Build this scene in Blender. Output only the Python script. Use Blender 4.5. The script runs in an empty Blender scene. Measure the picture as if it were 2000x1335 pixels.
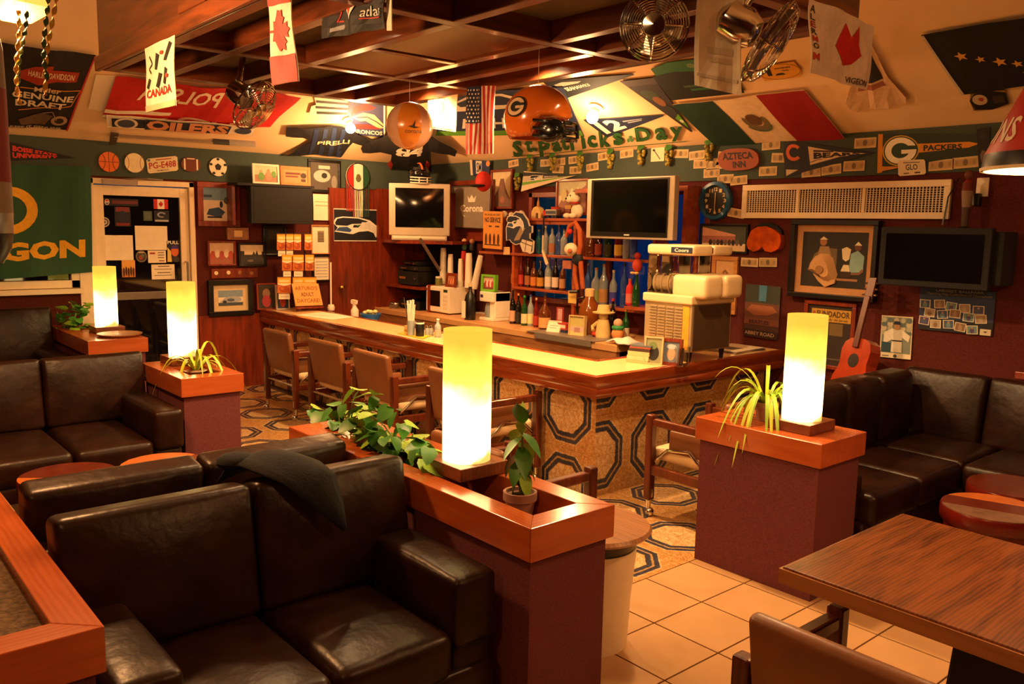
import bpy, bmesh, math, random
from mathutils import Vector, Matrix
random.seed(7)
V = Vector
PI = math.pi
scene = bpy.context.scene
COL = scene.collection
# ------------------------------------------------------------------ camera
H = 1.7
FPX = 1649.5
YAW, PITCH, ROLL = math.radians(49.42), math.radians(7.75), math.radians(1.086)


def cam_axes():
    cy, sy, cp, sp, cr, sr = (math.cos(YAW), math.sin(YAW), math.cos(PITCH), math.sin(PITCH), math.cos(ROLL), math.sin(ROLL))
    rz = Matrix(((cy, sy, 0), (-sy, cy, 0), (0, 0, 1)))
    m = Matrix(((1, 0, 0), (0, 0, -1), (0, 1, 0)))
    rx = Matrix(((1, 0, 0), (0, cp, -sp), (0, sp, cp)))
    rr = Matrix(((cr, -sr, 0), (sr, cr, 0), (0, 0, 1)))
    return rr @ rx @ m @ rz


RR = cam_axes()
CAM = V((0, 0, H))
cd = bpy.data.cameras.new('camera')
cam = bpy.data.objects.new('camera', cd)
COL.objects.link(cam)
cam.matrix_world = Matrix.Translation(CAM) @ Matrix((RR[0], -RR[1], -RR[2])).transposed().to_4x4()
cd.sensor_width = 36
cd.lens = FPX / 2000 * 36
cd.clip_start = 0.05
scene.camera = cam
# ------------------------------------------------------------------ world (dusk outside) and exposure
w = bpy.data.worlds.new('dusk'); scene.world = w; w.use_nodes = True
w.node_tree.nodes['Background'].inputs[0].default_value = (0.02, 0.09, 0.22, 1)
w.node_tree.nodes['Background'].inputs[1].default_value = 0.3
scene.view_settings.view_transform = 'Standard'
scene.view_settings.look = 'None'
scene.view_settings.gamma = 1
scene.view_settings.use_curve_mapping = False
scene.view_settings.exposure = 0.2
scene.cycles.use_denoising = True
scene.cycles.max_bounces = 7
scene.cycles.sample_clamp_indirect = 6
WARM = (1.0, 0.50, 0.19)


def point_light(name, loc, power, r=0.05, col=WARM, parent=None):
    d = bpy.data.lights.new(name, 'POINT'); d.energy = power; d.color = col; d.shadow_soft_size = r
    o = bpy.data.objects.new(name, d); COL.objects.link(o); o.location = loc
    return o


# ------------------------------------------------------------------ room planes and sight lines onto them
XW, YN, ZB, SL = -8.4, 5.8, 2.40, 0.466        # west wall, north wall, spring of the sloped ceiling, its slope


def ray(u, v):
    return RR.transposed() @ V(((u - 1000) / FPX, (v - 667.5) / FPX, 1))


def hit(u, v, n, p):
    d = ray(u, v); n = V(n); return CAM + d * (n.dot(V(p) - CAM) / n.dot(d))


def PZ(u, v, z=0.0): return hit(u, v, (0, 0, 1), (0, 0, z))
def PY(u, v, y): return hit(u, v, (0, 1, 0), (0, y, 0))
def PX(u, v, x): return hit(u, v, (1, 0, 0), (x, 0, 0))
def PN(u, v, o=0.0): return PY(u, v, YN - o)
def PW(u, v, o=0.0): return PX(u, v, XW + o)


NSN = V((0, -SL, -1)).normalized()             # room-side normals of the two ceiling slopes
NSW = V((SL, 0, -1)).normalized()
def SN(u, v, o=0.0): return hit(u, v, NSN, V((0, YN, ZB)) + NSN * o)
def SW(u, v, o=0.0): return hit(u, v, NSW, V((XW, 0, ZB)) + NSW * o)


def quad(fn, tl, tr, br, bl, o=0.006):
    return [fn(*bl, o), fn(*br, o), fn(*tr, o), fn(*tl, o)]


def wrect(fn, u0, v0, u1, v1, o=0.006):
    """upright rectangle on a wall covering the given span"""
    uc, vc = (u0 + u1) / 2, (v0 + v1) / 2
    a, b, t, m = fn(u0, vc, o), fn(u1, vc, o), fn(uc, v0, o), fn(uc, v1, o)
    z0, z1 = m.z, t.z
    return [V((a.x, a.y, z0)), V((b.x, b.y, z0)), V((b.x, b.y, z1)), V((a.x, a.y, z1))]


# ------------------------------------------------------------------ materials
MATS = {}


def lin(c):
    if isinstance(c, str):
        c = [int(c[i:i + 2], 16) / 255 for i in (0, 2, 4)]
        return tuple(x / 12.92 if x <= 0.04045 else ((x + 0.055) / 1.055) ** 2.4 for x in c)
    return tuple(c)


def nodes(name):
    m = bpy.data.materials.new(name); m.use_nodes = True
    return m, m.node_tree, m.node_tree.nodes['Principled BSDF']


def tex_noise(nt, scale, detail=3, vec=None, dist=0.0):
    n = nt.nodes.new('ShaderNodeTexNoise'); n.inputs['Scale'].default_value = scale
    n.inputs['Detail'].default_value = detail; n.inputs['Distortion'].default_value = dist
    if vec is not None: nt.links.new(vec, n.inputs['Vector'])
    return n.outputs['Fac']


def coords(nt, kind='Object', scale=(1, 1, 1)):
    t = nt.nodes.new('ShaderNodeTexCoord'); mp = nt.nodes.new('ShaderNodeMapping')
    mp.inputs['Scale'].default_value = scale
    nt.links.new(t.outputs[kind], mp.inputs['Vector']); return mp.outputs['Vector']


def ramp(nt, fac, stops):
    r = nt.nodes.new('ShaderNodeValToRGB'); e = r.color_ramp.elements
    e[0].position, e[0].color = stops[0][0], (*stops[0][1], 1)
    e[1].position, e[1].color = stops[1][0], (*stops[1][1], 1)
    for p, c in stops[2:]:
        x = e.new(p); x.color = (*c, 1)
    nt.links.new(fac, r.inputs['Fac']); return r.outputs['Color']


def bump(nt, b, fac, strength, dist=0.01):
    n = nt.nodes.new('ShaderNodeBump'); n.inputs['Strength'].default_value = strength
    n.inputs['Distance'].default_value = dist
    nt.links.new(fac, n.inputs['Height']); nt.links.new(n.outputs['Normal'], b.inputs['Normal'])


def basic(name, col, rough=0.6, metal=0.0, var=0.12, scale=18, bmp=0.0, bscale=60, spec=0.5, coat=0.0, trans=0.0, emit=0.0, alpha=1.0):
    if name in MATS: return name
    m, nt, b = nodes(name); c = lin(col)
    b.inputs['Roughness'].default_value = rough; b.inputs['Metallic'].default_value = metal
    b.inputs['Specular IOR Level'].default_value = spec; b.inputs['Coat Weight'].default_value = coat
    b.inputs['Transmission Weight'].default_value = trans; b.inputs['Alpha'].default_value = alpha
    if var > 0:
        f = tex_noise(nt, scale, 3, coords(nt))
        nt.links.new(ramp(nt, f, [(0.3, tuple(x * (1 - var) for x in c)), (0.7, tuple(min(1, x * (1 + var)) for x in c))]), b.inputs['Base Color'])
    else:
        b.inputs['Base Color'].default_value = (*c, 1)
    if bmp > 0: bump(nt, b, tex_noise(nt, bscale, 4, coords(nt)), bmp)
    if emit > 0:
        b.inputs['Emission Color'].default_value = (*c, 1); b.inputs['Emission Strength'].default_value = emit
    MATS[name] = m; return name


def ink(c):
    """flat print colour on paper or cloth"""
    if c in MATS: return c
    return basic(c, c, 0.7, var=0.07, scale=25)


def wood(name, c1, c2, axis='x', rough=0.3, scale=6.0, coat=0.3):
    m, nt, b = nodes(name)
    s = {'x': (0.12, 1, 1), 'y': (1, 0.12, 1), 'z': (1, 1, 0.12)}[axis]
    vec = coords(nt, 'Object', tuple(k * scale for k in s))
    f = tex_noise(nt, 2.2, 5, vec, 1.6)
    wv = nt.nodes.new('ShaderNodeTexWave'); wv.inputs['Scale'].default_value = 3.0
    wv.inputs['Distortion'].default_value = 7; wv.inputs['Detail'].default_value = 3
    wv.bands_direction = {'x': 'Y', 'y': 'X', 'z': 'X'}[axis]
    nt.links.new(vec, wv.inputs['Vector'])
    mx = nt.nodes.new('ShaderNodeMath'); mx.operation = 'MULTIPLY_ADD'; mx.inputs[1].default_value = 0.25
    nt.links.new(wv.outputs['Fac'], mx.inputs[0]); nt.links.new(f, mx.inputs[2])
    nt.links.new(ramp(nt, mx.outputs[0], [(0.35, lin(c1)), (0.8, lin(c2))]), b.inputs['Base Color'])
    b.inputs['Roughness'].default_value = rough; b.inputs['Coat Weight'].default_value = coat
    b.inputs['Coat Roughness'].default_value = 0.12
    bump(nt, b, f, 0.08, 0.004)
    MATS[name] = m; return name


def octagon_tile(name, a, b_, size, o):
    """glazed tile with quarter of an octagon wreath; a,b_ = world axes of the surface"""
    m, nt, b = nodes(name); L = nt.links.new
    g = nt.nodes.new('ShaderNodeNewGeometry'); sx = nt.nodes.new('ShaderNodeSeparateXYZ'); L(g.outputs['Position'], sx.inputs[0])

    def M(op, x, y=None, z=None):
        n = nt.nodes.new('ShaderNodeMath'); n.operation = op
        for i, q in enumerate((x, y, z)):
            if q is None: continue
            if isinstance(q, (int, float)): n.inputs[i].default_value = q
            else: L(q, n.inputs[i])
        return n.outputs[0]
    loc = []
    for ax, off in zip((a, b_), o):
        q = M('DIVIDE', M('SUBTRACT', sx.outputs[ax], off), size)
        loc.append(M('ABSOLUTE', M('SUBTRACT', M('FRACT', q), 0.5)))
    d = M('MAXIMUM', M('MAXIMUM', loc[0], loc[1]), M('MULTIPLY', M('ADD', loc[0], loc[1]), 0.7071))
    nz = tex_noise(nt, 26, 4, g.outputs['Position'])
    d2 = M('MULTIPLY_ADD', nz, 0.02, M('SUBTRACT', d, 0.01))
    ring = ramp(nt, d2, [(0.0, lin('cdac7c')), (0.288, lin('d6b888')), (0.296, lin('5e4c3a')), (0.304, lin('353c50')), (0.346, lin('3a4258')), (0.352, lin('b0905c')), (0.368, lin('b0905c')), (0.374, lin('353c50')), (0.418, lin('3a4258')), (0.427, lin('dcc090')), (0.445, lin('c49a62')), (1.0, lin('ba8c56'))])
    r = ring.node; r.color_ramp.interpolation = 'LINEAR'
    sw = tex_noise(nt, 17, 3, g.outputs['Position'], 2.5)
    sc = ramp(nt, sw, [(0.40, (1, .96, .9)), (0.47, (0.5, 0.34, 0.22)), (0.52, (0.85, 0.62, .4)), (0.60, (1, 1, 1))])
    mx = nt.nodes.new('ShaderNodeMix'); mx.data_type = 'RGBA'; mx.blend_type = 'MULTIPLY'; mx.inputs[0].default_value = 0.8
    L(ring, mx.inputs[6]); L(sc, mx.inputs[7]); L(mx.outputs[2], b.inputs['Base Color'])
    b.inputs['Roughness'].default_value = 0.22
    MATS[name] = m; return name


basic('plaster', 'f0cd9c', 0.85, var=0.05, scale=3, bmp=0.05, bscale=90)
basic('maroon', '582822', 0.95, var=0.25, scale=160, bmp=0.25, bscale=260, spec=0.1)
basic('band_green', '4a554c', 0.95, var=0.18, scale=140, bmp=0.2, bscale=240, spec=0.1)
basic('grout', '4a3422', 0.9, var=0.1)
basic('tile_white', 'bd9468', 0.25, var=0.06, scale=5)
wood('cap_x', 'a24a20', 'b65a28', 'x', 0.2)
wood('cap_y', 'a24a20', 'b65a28', 'y', 0.2)
wood('panel', '5c1f0e', '8a3316', 'z', 0.35)
wood('coffer', '4a2413', '74391c', 'x', 0.3)
wood('coffer_y', '4a2413', '74391c', 'y', 0.3)
wood('bar_x', '6e2c10', '98441a', 'x', 0.14, coat=0.8)
wood('bar_y', '6e2c10', '98441a', 'y', 0.14, coat=0.8)
wood('chair_wood', '3e180a', '662a12', 'z', 0.28)
wood('shelf_wood', '8a3a18', 'b9582a', 'x', 0.35)
wood('table_wood', '4a2612', '8a4e26', 'y', 0.32, 9)
wood('oak', 'a8672f', 'd09250', 'x', 0.4)
wood('teak', '7a4a28', 'a86f40', 'x', 0.4)
wood('drum_wood', '8a3016', 'd47a34', 'x', 0.25, 3)
basic('coffer_panel', '5a4426', 0.8, var=0.3, scale=6)
basic('laminate', 'eac183', 0.3, var=0.05, scale=6)
basic('counter', 'd09a62', 0.35, var=0.08, scale=9)
basic('leather', '241006', 0.36, var=0.4, scale=7, bmp=0.5, bscale=12, spec=0.30)
basic('carpet', '6a3a3c', 0.95, var=0.22, scale=170, bmp=0.25, bscale=260, spec=0.1)
basic('vinyl', '7a4a28', 0.4, var=0.12, scale=10, bmp=0.08, bscale=40)
basic('seat_vinyl', 'd8b88a', 0.45, var=0.1)
basic('chrome', 'd8d4cc', 0.12, 1.0, var=0.0)
basic('brass', 'd8a850', 0.2, 1.0, var=0.0)
basic('steel', 'a8a49c', 0.32, 1.0, var=0.05)
basic('black', '0c0b0a', 0.35, var=0.2)
basic('black_matte', '100e0d', 0.8, var=0.2)
basic('screen', '0a0907', 0.08, var=0.0, spec=0.6)
basic('tv_silver', 'c2b49c', 0.35, 0.1, var=0.04)
basic('white_paint', 'f0dcb8', 0.4, var=0.04)
basic('white_plastic', 'f2e6cc', 0.35, var=0.03)
basic('paper', 'f4e6c8', 0.8, var=0.04)
basic('cloth_white', 'efe4d0', 0.9, var=0.05)
basic('soil', '5e4a34', 1.0, var=0.5, scale=60, bmp=0.8, bscale=70)
basic('terracotta', '9a7060', 0.8, var=0.15)
basic('leaf', '3f7a2c', 0.4, var=0.3, scale=14)
basic('leaf_pale', '8ab030', 0.45, var=0.3, scale=14)
basic('leaf_spider', 'b4c02c', 0.45, var=0.25, scale=14)
basic('stem', '6a7a34', 0.6)
basic('glass', 'eef2f0', 0.03, var=0, trans=1.0)
basic('dark_glass', '0b0d10', 0.04, var=0, spec=0.7)
basic('tray_grey', '8a7e70', 0.45, 0.3, var=0.08)
basic('bulb', (1.0, 0.72, 0.38), 0.3, var=0, emit=60)
octagon_tile('oct_floor', 0, 1, 0.53, (-2.57, 3.43))
octagon_tile('oct_front', 0, 2, 0.53, (-3.61 - 0.53, 0.265))
octagon_tile('oct_end', 1, 2, 0.53, (3.57, 0.0))


def glass_col(name, col, rough=0.05):
    """bottle glass: dark tinted, clear coat"""
    if name in MATS: return name
    return basic(name, col, rough, var=0.05, scale=10, spec=0.8, trans=0.45)


# ------------------------------------------------------------------ mesh builder
WORIG = {}


class MB:
    def __init__(s):
        s.v, s.f, s.m, s.slots = [], [], [], []

    def slot(s, k):
        if k not in s.slots: s.slots.append(k)
        return s.slots.index(k)

    def add(s, vs, fs, mat):
        i = len(s.v); s.v += [V(p) for p in vs]; k = s.slot(mat)
        for f in fs:
            s.f.append([i + j for j in f]); s.m.append(k)
        return s

    def box(s, a, b, mat):
        (x0, y0, z0), (x1, y1, z1) = [min(p, q) for p, q in zip(a, b)], [max(p, q) for p, q in zip(a, b)]
        return s.add([(x0, y0, z0), (x1, y0, z0), (x1, y1, z0), (x0, y1, z0), (x0, y0, z1), (x1, y0, z1), (x1, y1, z1), (x0, y1, z1)],
                     [(3, 2, 1, 0), (4, 5, 6, 7), (0, 1, 5, 4), (1, 2, 6, 5), (2, 3, 7, 6), (3, 0, 4, 7)], mat)

    def obox(s, o, u, v, n, mat):
        """box from corner o spanned by three vectors"""
        o, u, v, n = V(o), V(u), V(v), V(n)
        ps = [o, o + u, o + u + v, o + v, o + n, o + u + n, o + u + v + n, o + v + n]
        fs = [(3, 2, 1, 0), (4, 5, 6, 7), (0, 1, 5, 4), (1, 2, 6, 5), (2, 3, 7, 6), (3, 0, 4, 7)]
        if u.cross(v).dot(n) < 0: fs = [f[::-1] for f in fs]
        return s.add(ps, fs, mat)

    def lathe(s, c, prof, mat, seg=16, axis=(0, 0, 1), cap=True):
        """prof = [(r, h)...] along axis from point c; mat may be list per ring"""
        c = V(c); ax = V(axis).normalized(); u = ax.orthogonal().normalized(); w_ = ax.cross(u)
        i0 = len(s.v)
        for r, h in prof:
            for k in range(seg):
                a = 2 * PI * k / seg; s.v.append(c + ax * h + (u * math.cos(a) + w_ * math.sin(a)) * max(r, 1e-5))
        for j in range(len(prof) - 1):
            mm = mat[j] if isinstance(mat, (list, tuple)) else mat
            kk = s.slot(mm)
            for k in range(seg):
                k2 = (k + 1) % seg
                s.f.append([i0 + j * seg + k, i0 + j * seg + k2, i0 + (j + 1) * seg + k2, i0 + (j + 1) * seg + k]); s.m.append(kk)
        if cap:
            m0, m1 = (mat[0], mat[-1]) if isinstance(mat, (list, tuple)) else (mat, mat)
            if prof[0][0] > 1e-4: s.f.append([i0 + k for k in range(seg)][::-1]); s.m.append(s.slot(m0))
            if prof[-1][0] > 1e-4: s.f.append([i0 + (len(prof) - 1) * seg + k for k in range(seg)]); s.m.append(s.slot(m1))
        return s

    def tube(s, pts, r, mat, seg=8, closed=False, cap=True):
        pts = [V(p) for p in pts]; n = len(pts); i0 = len(s.v)
        rs = r if isinstance(r, (list, tuple)) else [r] * n
        up = None
        for j, p in enumerate(pts):
            if closed: t = (pts[(j + 1) % n] - pts[j - 1]).normalized()
            else: t = (pts[min(j + 1, n - 1)] - pts[max(j - 1, 0)]).normalized()
            if up is None: up = t.orthogonal().normalized()
            up = (up - t * up.dot(t)).normalized(); b = t.cross(up)
            for k in range(seg):
                a = 2 * PI * k / seg; s.v.append(p + (up * math.cos(a) + b * math.sin(a)) * rs[j])
        kk = s.slot(mat)
        for j in range(n if closed else n - 1):
            j2 = (j + 1) % n
            for k in range(seg):
                k2 = (k + 1) % seg
                s.f.append([i0 + j * seg + k, i0 + j * seg + k2, i0 + j2 * seg + k2, i0 + j2 * seg + k]); s.m.append(kk)
        if cap and not closed:
            s.f.append([i0 + k for k in range(seg)][::-1]); s.m.append(kk)
            s.f.append([i0 + (n - 1) * seg + k for k in range(seg)]); s.m.append(kk)
        return s

    def prism(s, poly, o, u, v, n, mat, mat_side=None):
        """2-D polygon (ccw, in u/v metres) at o, extruded by vector n"""
        o, u, v, n = V(o), V(u), V(v), V(n); k = len(poly)
        if u.cross(v).dot(n) < 0: poly = poly[::-1]
        a = [o + u * p[0] + v * p[1] for p in poly]; b = [p + n for p in a]
        s.add(a + b, [list(range(k))[::-1], list(range(k, 2 * k))], mat)
        return s.add(a + b, [(i, (i + 1) % k, k + (i + 1) % k, k + i) for i in range(k)], mat_side or mat)

    def rbox(s, a, b, r, mat, seg=3, puff=(0, 0, 0)):
        """rounded, optionally puffed box (cushion)"""
        a, b = V([min(p, q) for p, q in zip(a, b)]), V([max(p, q) for p, q in zip(a, b)])
        c, h = (a + b) / 2, (b - a) / 2; r = min(r, h.x * .98, h.y * .98, h.z * .98)
        nmid = 4
        ts = sorted(set([-1 + 0.0] + [0] + [1.0]))

        def stops(hh):
            inner = hh - r
            L = [-hh + r * (1 - math.cos(PI / 2 * i / seg)) for i in range(seg + 1)]
            mid = [-inner + 2 * inner * i / nmid for i in range(1, nmid)]
            return L + mid + [-x for x in L[::-1]]
        st = [stops(h[i]) for i in range(3)]
        cache = {}; kk = s.slot(mat)

        def vid(p):
            key = tuple(round(q, 5) for q in p)
            if key in cache: return cache[key]
            q = V(p); inn = V([max(-(h[i] - r), min(h[i] - r, q[i])) for i in range(3)])
            d = q - inn
            if d.length > 1e-9: d = d.normalized() * r
            o = inn + d
            for ax in range(3):
                if puff[ax]:
                    x, y = (ax + 1) % 3, (ax + 2) % 3
                    wgt = (1 - (q[x] / h[x]) ** 2) * (1 - (q[y] / h[y]) ** 2)
                    o[ax] += puff[ax] * wgt * (1 if q[ax] > 0 else -1) * min(1, abs(q[ax]) / h[ax])
            s.v.append(c + o); cache[key] = len(s.v) - 1; return cache[key]
        for ax in range(3):
            x, y = (ax + 1) % 3, (ax + 2) % 3
            for sg in (-1, 1):
                for i in range(len(st[x]) - 1):
                    for j in range(len(st[y]) - 1):
                        idx = []
                        for ii, jj in ((i, j), (i + 1, j), (i + 1, j + 1), (i, j + 1)):
                            p = [0, 0, 0]; p[ax] = sg * h[ax]; p[x] = st[x][ii]; p[y] = st[y][jj]; idx.append(vid(p))
                        idx = list(dict.fromkeys(idx))
                        if len(idx) < 3: continue
                        s.f.append(idx if sg > 0 else idx[::-1]); s.m.append(kk)
        return s

    def ball(s, c, r, mat, seg=14, rings=9, sc=(1, 1, 1)):
        prof = []
        i0 = len(s.v)
        s.lathe((0, 0, 0), [(math.sin(PI * i / rings), -math.cos(PI * i / rings)) for i in range(rings + 1)], mat, seg, cap=False)
        for i in range(i0, len(s.v)):
            p = s.v[i]; s.v[i] = V(c) + V((p.x * r * sc[0], p.y * r * sc[1], p.z * r * sc[2]))
        return s

    def xf(s, mtx, start=0):
        for i in range(start, len(s.v)): s.v[i] = mtx @ s.v[i]
        return s

    def build(s, name, parent=None, local=False, smooth=False, bevel=0.0, bseg=2):
        me = bpy.data.meshes.new(name)
        if local: org = V((0, 0, 0))
        elif parent is not None: org = None
        else:
            lo = V([min(p[i] for p in s.v) for i in range(3)]); hi = V([max(p[i] for p in s.v) for i in range(3)])
            org = V(((lo.x + hi.x) / 2, (lo.y + hi.y) / 2, lo.z))
        if org is None: org = WORIG.get(parent.name, V((0, 0, 0)))
        me.from_pydata([p - org for p in s.v], [], s.f)
        for k in s.slots: me.materials.append(MATS[k if k in MATS else ink(k)])
        me.polygons.foreach_set('material_index', s.m)
        if smooth:
            me.polygons.foreach_set('use_smooth', [True] * len(me.polygons))
        me.update()
        o = bpy.data.objects.new(name, me); COL.objects.link(o)
        if parent is not None:
            o.parent = parent; WORIG[o.name] = org
        else:
            o.location = org; WORIG[o.name] = org
        if bevel > 0:
            md = o.modifiers.new('bevel', 'BEVEL'); md.width = bevel; md.segments = bseg; md.limit_method = 'ANGLE'; md.angle_limit = 0.7
        if smooth:
            try:
                me.set_sharp_from_angle(angle=0.75)
            except Exception:
                pass
        return o


def tag(o, label, cat, group=None, kind=None):
    if label: o['label'] = label
    if cat: o['category'] = cat
    if group: o['group'] = group
    if kind: o['kind'] = kind
    return o


def thing(name, label, cat, loc=(0, 0, 0), rz=0.0, group=None):
    o = bpy.data.objects.new(name, None); COL.objects.link(o); o.empty_display_size = 0.1
    o.location = loc; o.rotation_euler = (0, 0, rz); WORIG[o.name] = V(loc)
    return tag(o, label, cat, group)


def struct(mb, name, parent=None, **k):
    o = mb.build(name, parent, **k)
    if parent is None: o['kind'] = 'structure'
    return o


def dup(root, loc=None, rz=None, label=None):
    r = root.copy(); COL.objects.link(r)
    if loc is not None: r.location = loc
    if rz is not None: r.rotation_euler = (0, 0, rz)
    if label: r['label'] = label
    WORIG[r.name] = V(r.location)
    for ch in root.children:
        c = ch.copy(); COL.objects.link(c); c.parent = r
        for g in ch.children:
            d = g.copy(); COL.objects.link(d); d.parent = c
    return r


# ------------------------------------------------------------------ printed sheets
TXT = {}


def text_shape(s, bold=0.012):
    k = (s, bold)
    if k in TXT: return TXT[k]
    cu = bpy.data.curves.new('t', 'FONT'); cu.body = s; cu.resolution_u = 2; cu.offset = bold
    cu.align_x = 'LEFT'
    ob = bpy.data.objects.new('t', cu); COL.objects.link(ob)
    me = bpy.data.meshes.new_from_object(ob)
    vs = [(p.co.x, p.co.y) for p in me.vertices]; fs = [list(p.vertices) for p in me.polygons]
    bpy.data.objects.remove(ob); bpy.data.curves.remove(cu); bpy.data.meshes.remove(me)
    if not vs: vs = [(0, 0), (1, 0), (1, 1)]; fs = [[0, 1, 2]]
    x0, x1 = min(p[0] for p in vs), max(p[0] for p in vs); y0, y1 = min(p[1] for p in vs), max(p[1] for p in vs)
    vs = [((p[0] - x0) / max(x1 - x0, 1e-6), (p[1] - y0) / max(y1 - y0, 1e-6)) for p in vs]
    TXT[k] = (vs, fs); return TXT[k]


def layer_faces(L):
    t = L[0]
    if t == 'r':
        _, a, b, c, d, col = L; return [(a, b), (c, b), (c, d), (a, d)], [[0, 1, 2, 3]], col
    if t == 'p': return list(L[1]), [list(range(len(L[1])))], L[2]
    if t == 'e':
        _, cx, cy, rx, ry, col = L; n = 20
        return [(cx + rx * math.cos(2 * PI * i / n), cy + ry * math.sin(2 * PI * i / n)) for i in range(n)], [list(range(n))], col
    if t == 'a':      # arc band: centre, radii, inner fraction, a0, a1 degrees
        _, cx, cy, rx, ry, fr, a0, a1, col = L; n = max(4, int(abs(a1 - a0) / 15))
        vs = []
        for i in range(n + 1):
            a = math.radians(a0 + (a1 - a0) * i / n)
            vs += [(cx + rx * math.cos(a), cy + ry * math.sin(a)), (cx + fr * rx * math.cos(a), cy + fr * ry * math.sin(a))]
        return vs, [[2 * i, 2 * i + 2, 2 * i + 3, 2 * i + 1] for i in range(n)], col
    if t == 't':      # text fitted in a box; optional mirror, slant
        _, s, a, b, c, d, col = L[:7]; mir = len(L) > 7 and L[7]; bold = L[8] if len(L) > 8 else 0.02
        vs, fs = text_shape(s, bold)
        vs = [((1 - x if mir else x), y) for x, y in vs]
        if mir: fs = [f[::-1] for f in fs]
        return [(a + x * (c - a), b + y * (d - b)) for x, y in vs], fs, col
    if t == 'l':      # polyline stroke: points, width (s units)
        _, pts, wd, col = L; vs, fs = [], []
        for i in range(len(pts) - 1):
            (x0, y0), (x1, y1) = pts[i], pts[i + 1]; dx, dy = x1 - x0, y1 - y0; q = math.hypot(dx, dy) or 1
            nx, ny = -dy / q * wd / 2, dx / q * wd / 2; k = len(vs)
            vs += [(x0 + nx, y0 + ny), (x0 - nx, y0 - ny), (x1 - nx, y1 - ny), (x1 + nx, y1 + ny)]; fs.append([k, k + 1, k + 2, k + 3])
        return vs, fs, col
    raise ValueError(t)


def sheet(name, c4, layers, label=None, cat=None, base='paper', thick=0.004, wave=None, cuts=(1, 1), parent=None, group=None, outline=None, step=0.0007):
    """a printed sheet (paper, cloth, board) spanning the corners bl, br, tr, tl"""
    bl, br, tr, tl = [V(p) for p in c4]
    if wave: step = max(step, .0035)
    nrm = (br - bl).cross(tl - bl).normalized()
    if nrm.dot(CAM - bl) < 0: nrm = -nrm
    flip = (br - bl).cross(tl - bl).dot(nrm) < 0
    bm = bmesh.new(); lay = bm.faces.layers.int.new('m'); slots = []

    def slot(k):
        if k not in slots: slots.append(k)
        return slots.index(k)
    ol = outline or [(0, 0), (1, 0), (1, 1), (0, 1)]
    allL = [('p', ol, base)] + list(layers)
    boxes = []
    for i, L in enumerate(allL):
        vs, fs, col = layer_faces(L); k = slot(col)
        bx = (min(p[0] for p in vs), min(p[1] for p in vs), max(p[0] for p in vs), max(p[1] for p in vs))
        lv = 0 if i == 0 else 1 + max(b_[4] for b_ in boxes if b_[0] < bx[2] - 1e-6 and b_[2] > bx[0] + 1e-6 and b_[1] < bx[3] - 1e-6 and b_[3] > bx[1] + 1e-6 or b_[4] == 0)
        boxes.append((*bx, lv))
        bv = [bm.verts.new((x, y, lv)) for x, y in vs]
        for f in fs:
            ids = list(dict.fromkeys(f))
            if len(ids) < 3: continue
            try: fc = bm.faces.new([bv[j] for j in ids]); fc[lay] = k
            except ValueError: pass
    if wave:
        for i in range(1, cuts[0]):
            bmesh.ops.bisect_plane(bm, geom=bm.verts[:] + bm.edges[:] + bm.faces[:], plane_co=(i / cuts[0], 0, 0), plane_no=(1, 0, 0), dist=1e-5)
        for i in range(1, cuts[1]):
            bmesh.ops.bisect_plane(bm, geom=bm.verts[:] + bm.edges[:] + bm.faces[:], plane_co=(0, i / cuts[1], 0), plane_no=(0, 1, 0), dist=1e-5)
    mb = MB(); mb.slots = slots
    # base outline: front (layer 0), sides and back
    bm.verts.index_update()

    def mp(x, y, d):
        p = bl.lerp(br, x).lerp(tl.lerp(tr, x), y)
        return p + nrm * (d + (wave(x, y) if wave else 0))
    mb.v = [mp(q.co.x, q.co.y, thick + step * q.co.z) for q in bm.verts]
    base_f = []
    for f in bm.faces:
        ids = [q.index for q in f.verts]; c = f.normal
        if (f.normal.z < 0) != flip: ids = ids[::-1]
        mb.f.append(ids); mb.m.append(f[lay])
        if round(f.verts[0].co.z) == 0: base_f.append(ids)
    # back faces and rim
    rim = {}; back = {}
    for ids in base_f:
        for j in ids:
            if j not in back:
                q = bm.verts[j] if False else None
        for a, b in zip(ids, ids[1:] + ids[:1]):
            if (b, a) in rim: del rim[(b, a)]
            else: rim[(a, b)] = 1
    bm.verts.ensure_lookup_table()
    for ids in base_f:
        for j in ids:
            if j not in back:
                q = bm.verts[j].co; mb.v.append(mp(q.x, q.y, 0)); back[j] = len(mb.v) - 1
    kb = mb.slot(base)
    for ids in base_f:
        mb.f.append([back[j] for j in ids][::-1]); mb.m.append(kb)
    for a, b in rim:
        mb.f.append([a, back[a], back[b], b]); mb.m.append(kb)
    bm.free()
    o = mb.build(name, parent)
    if label: tag(o, label, cat, group)
    return o


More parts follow.
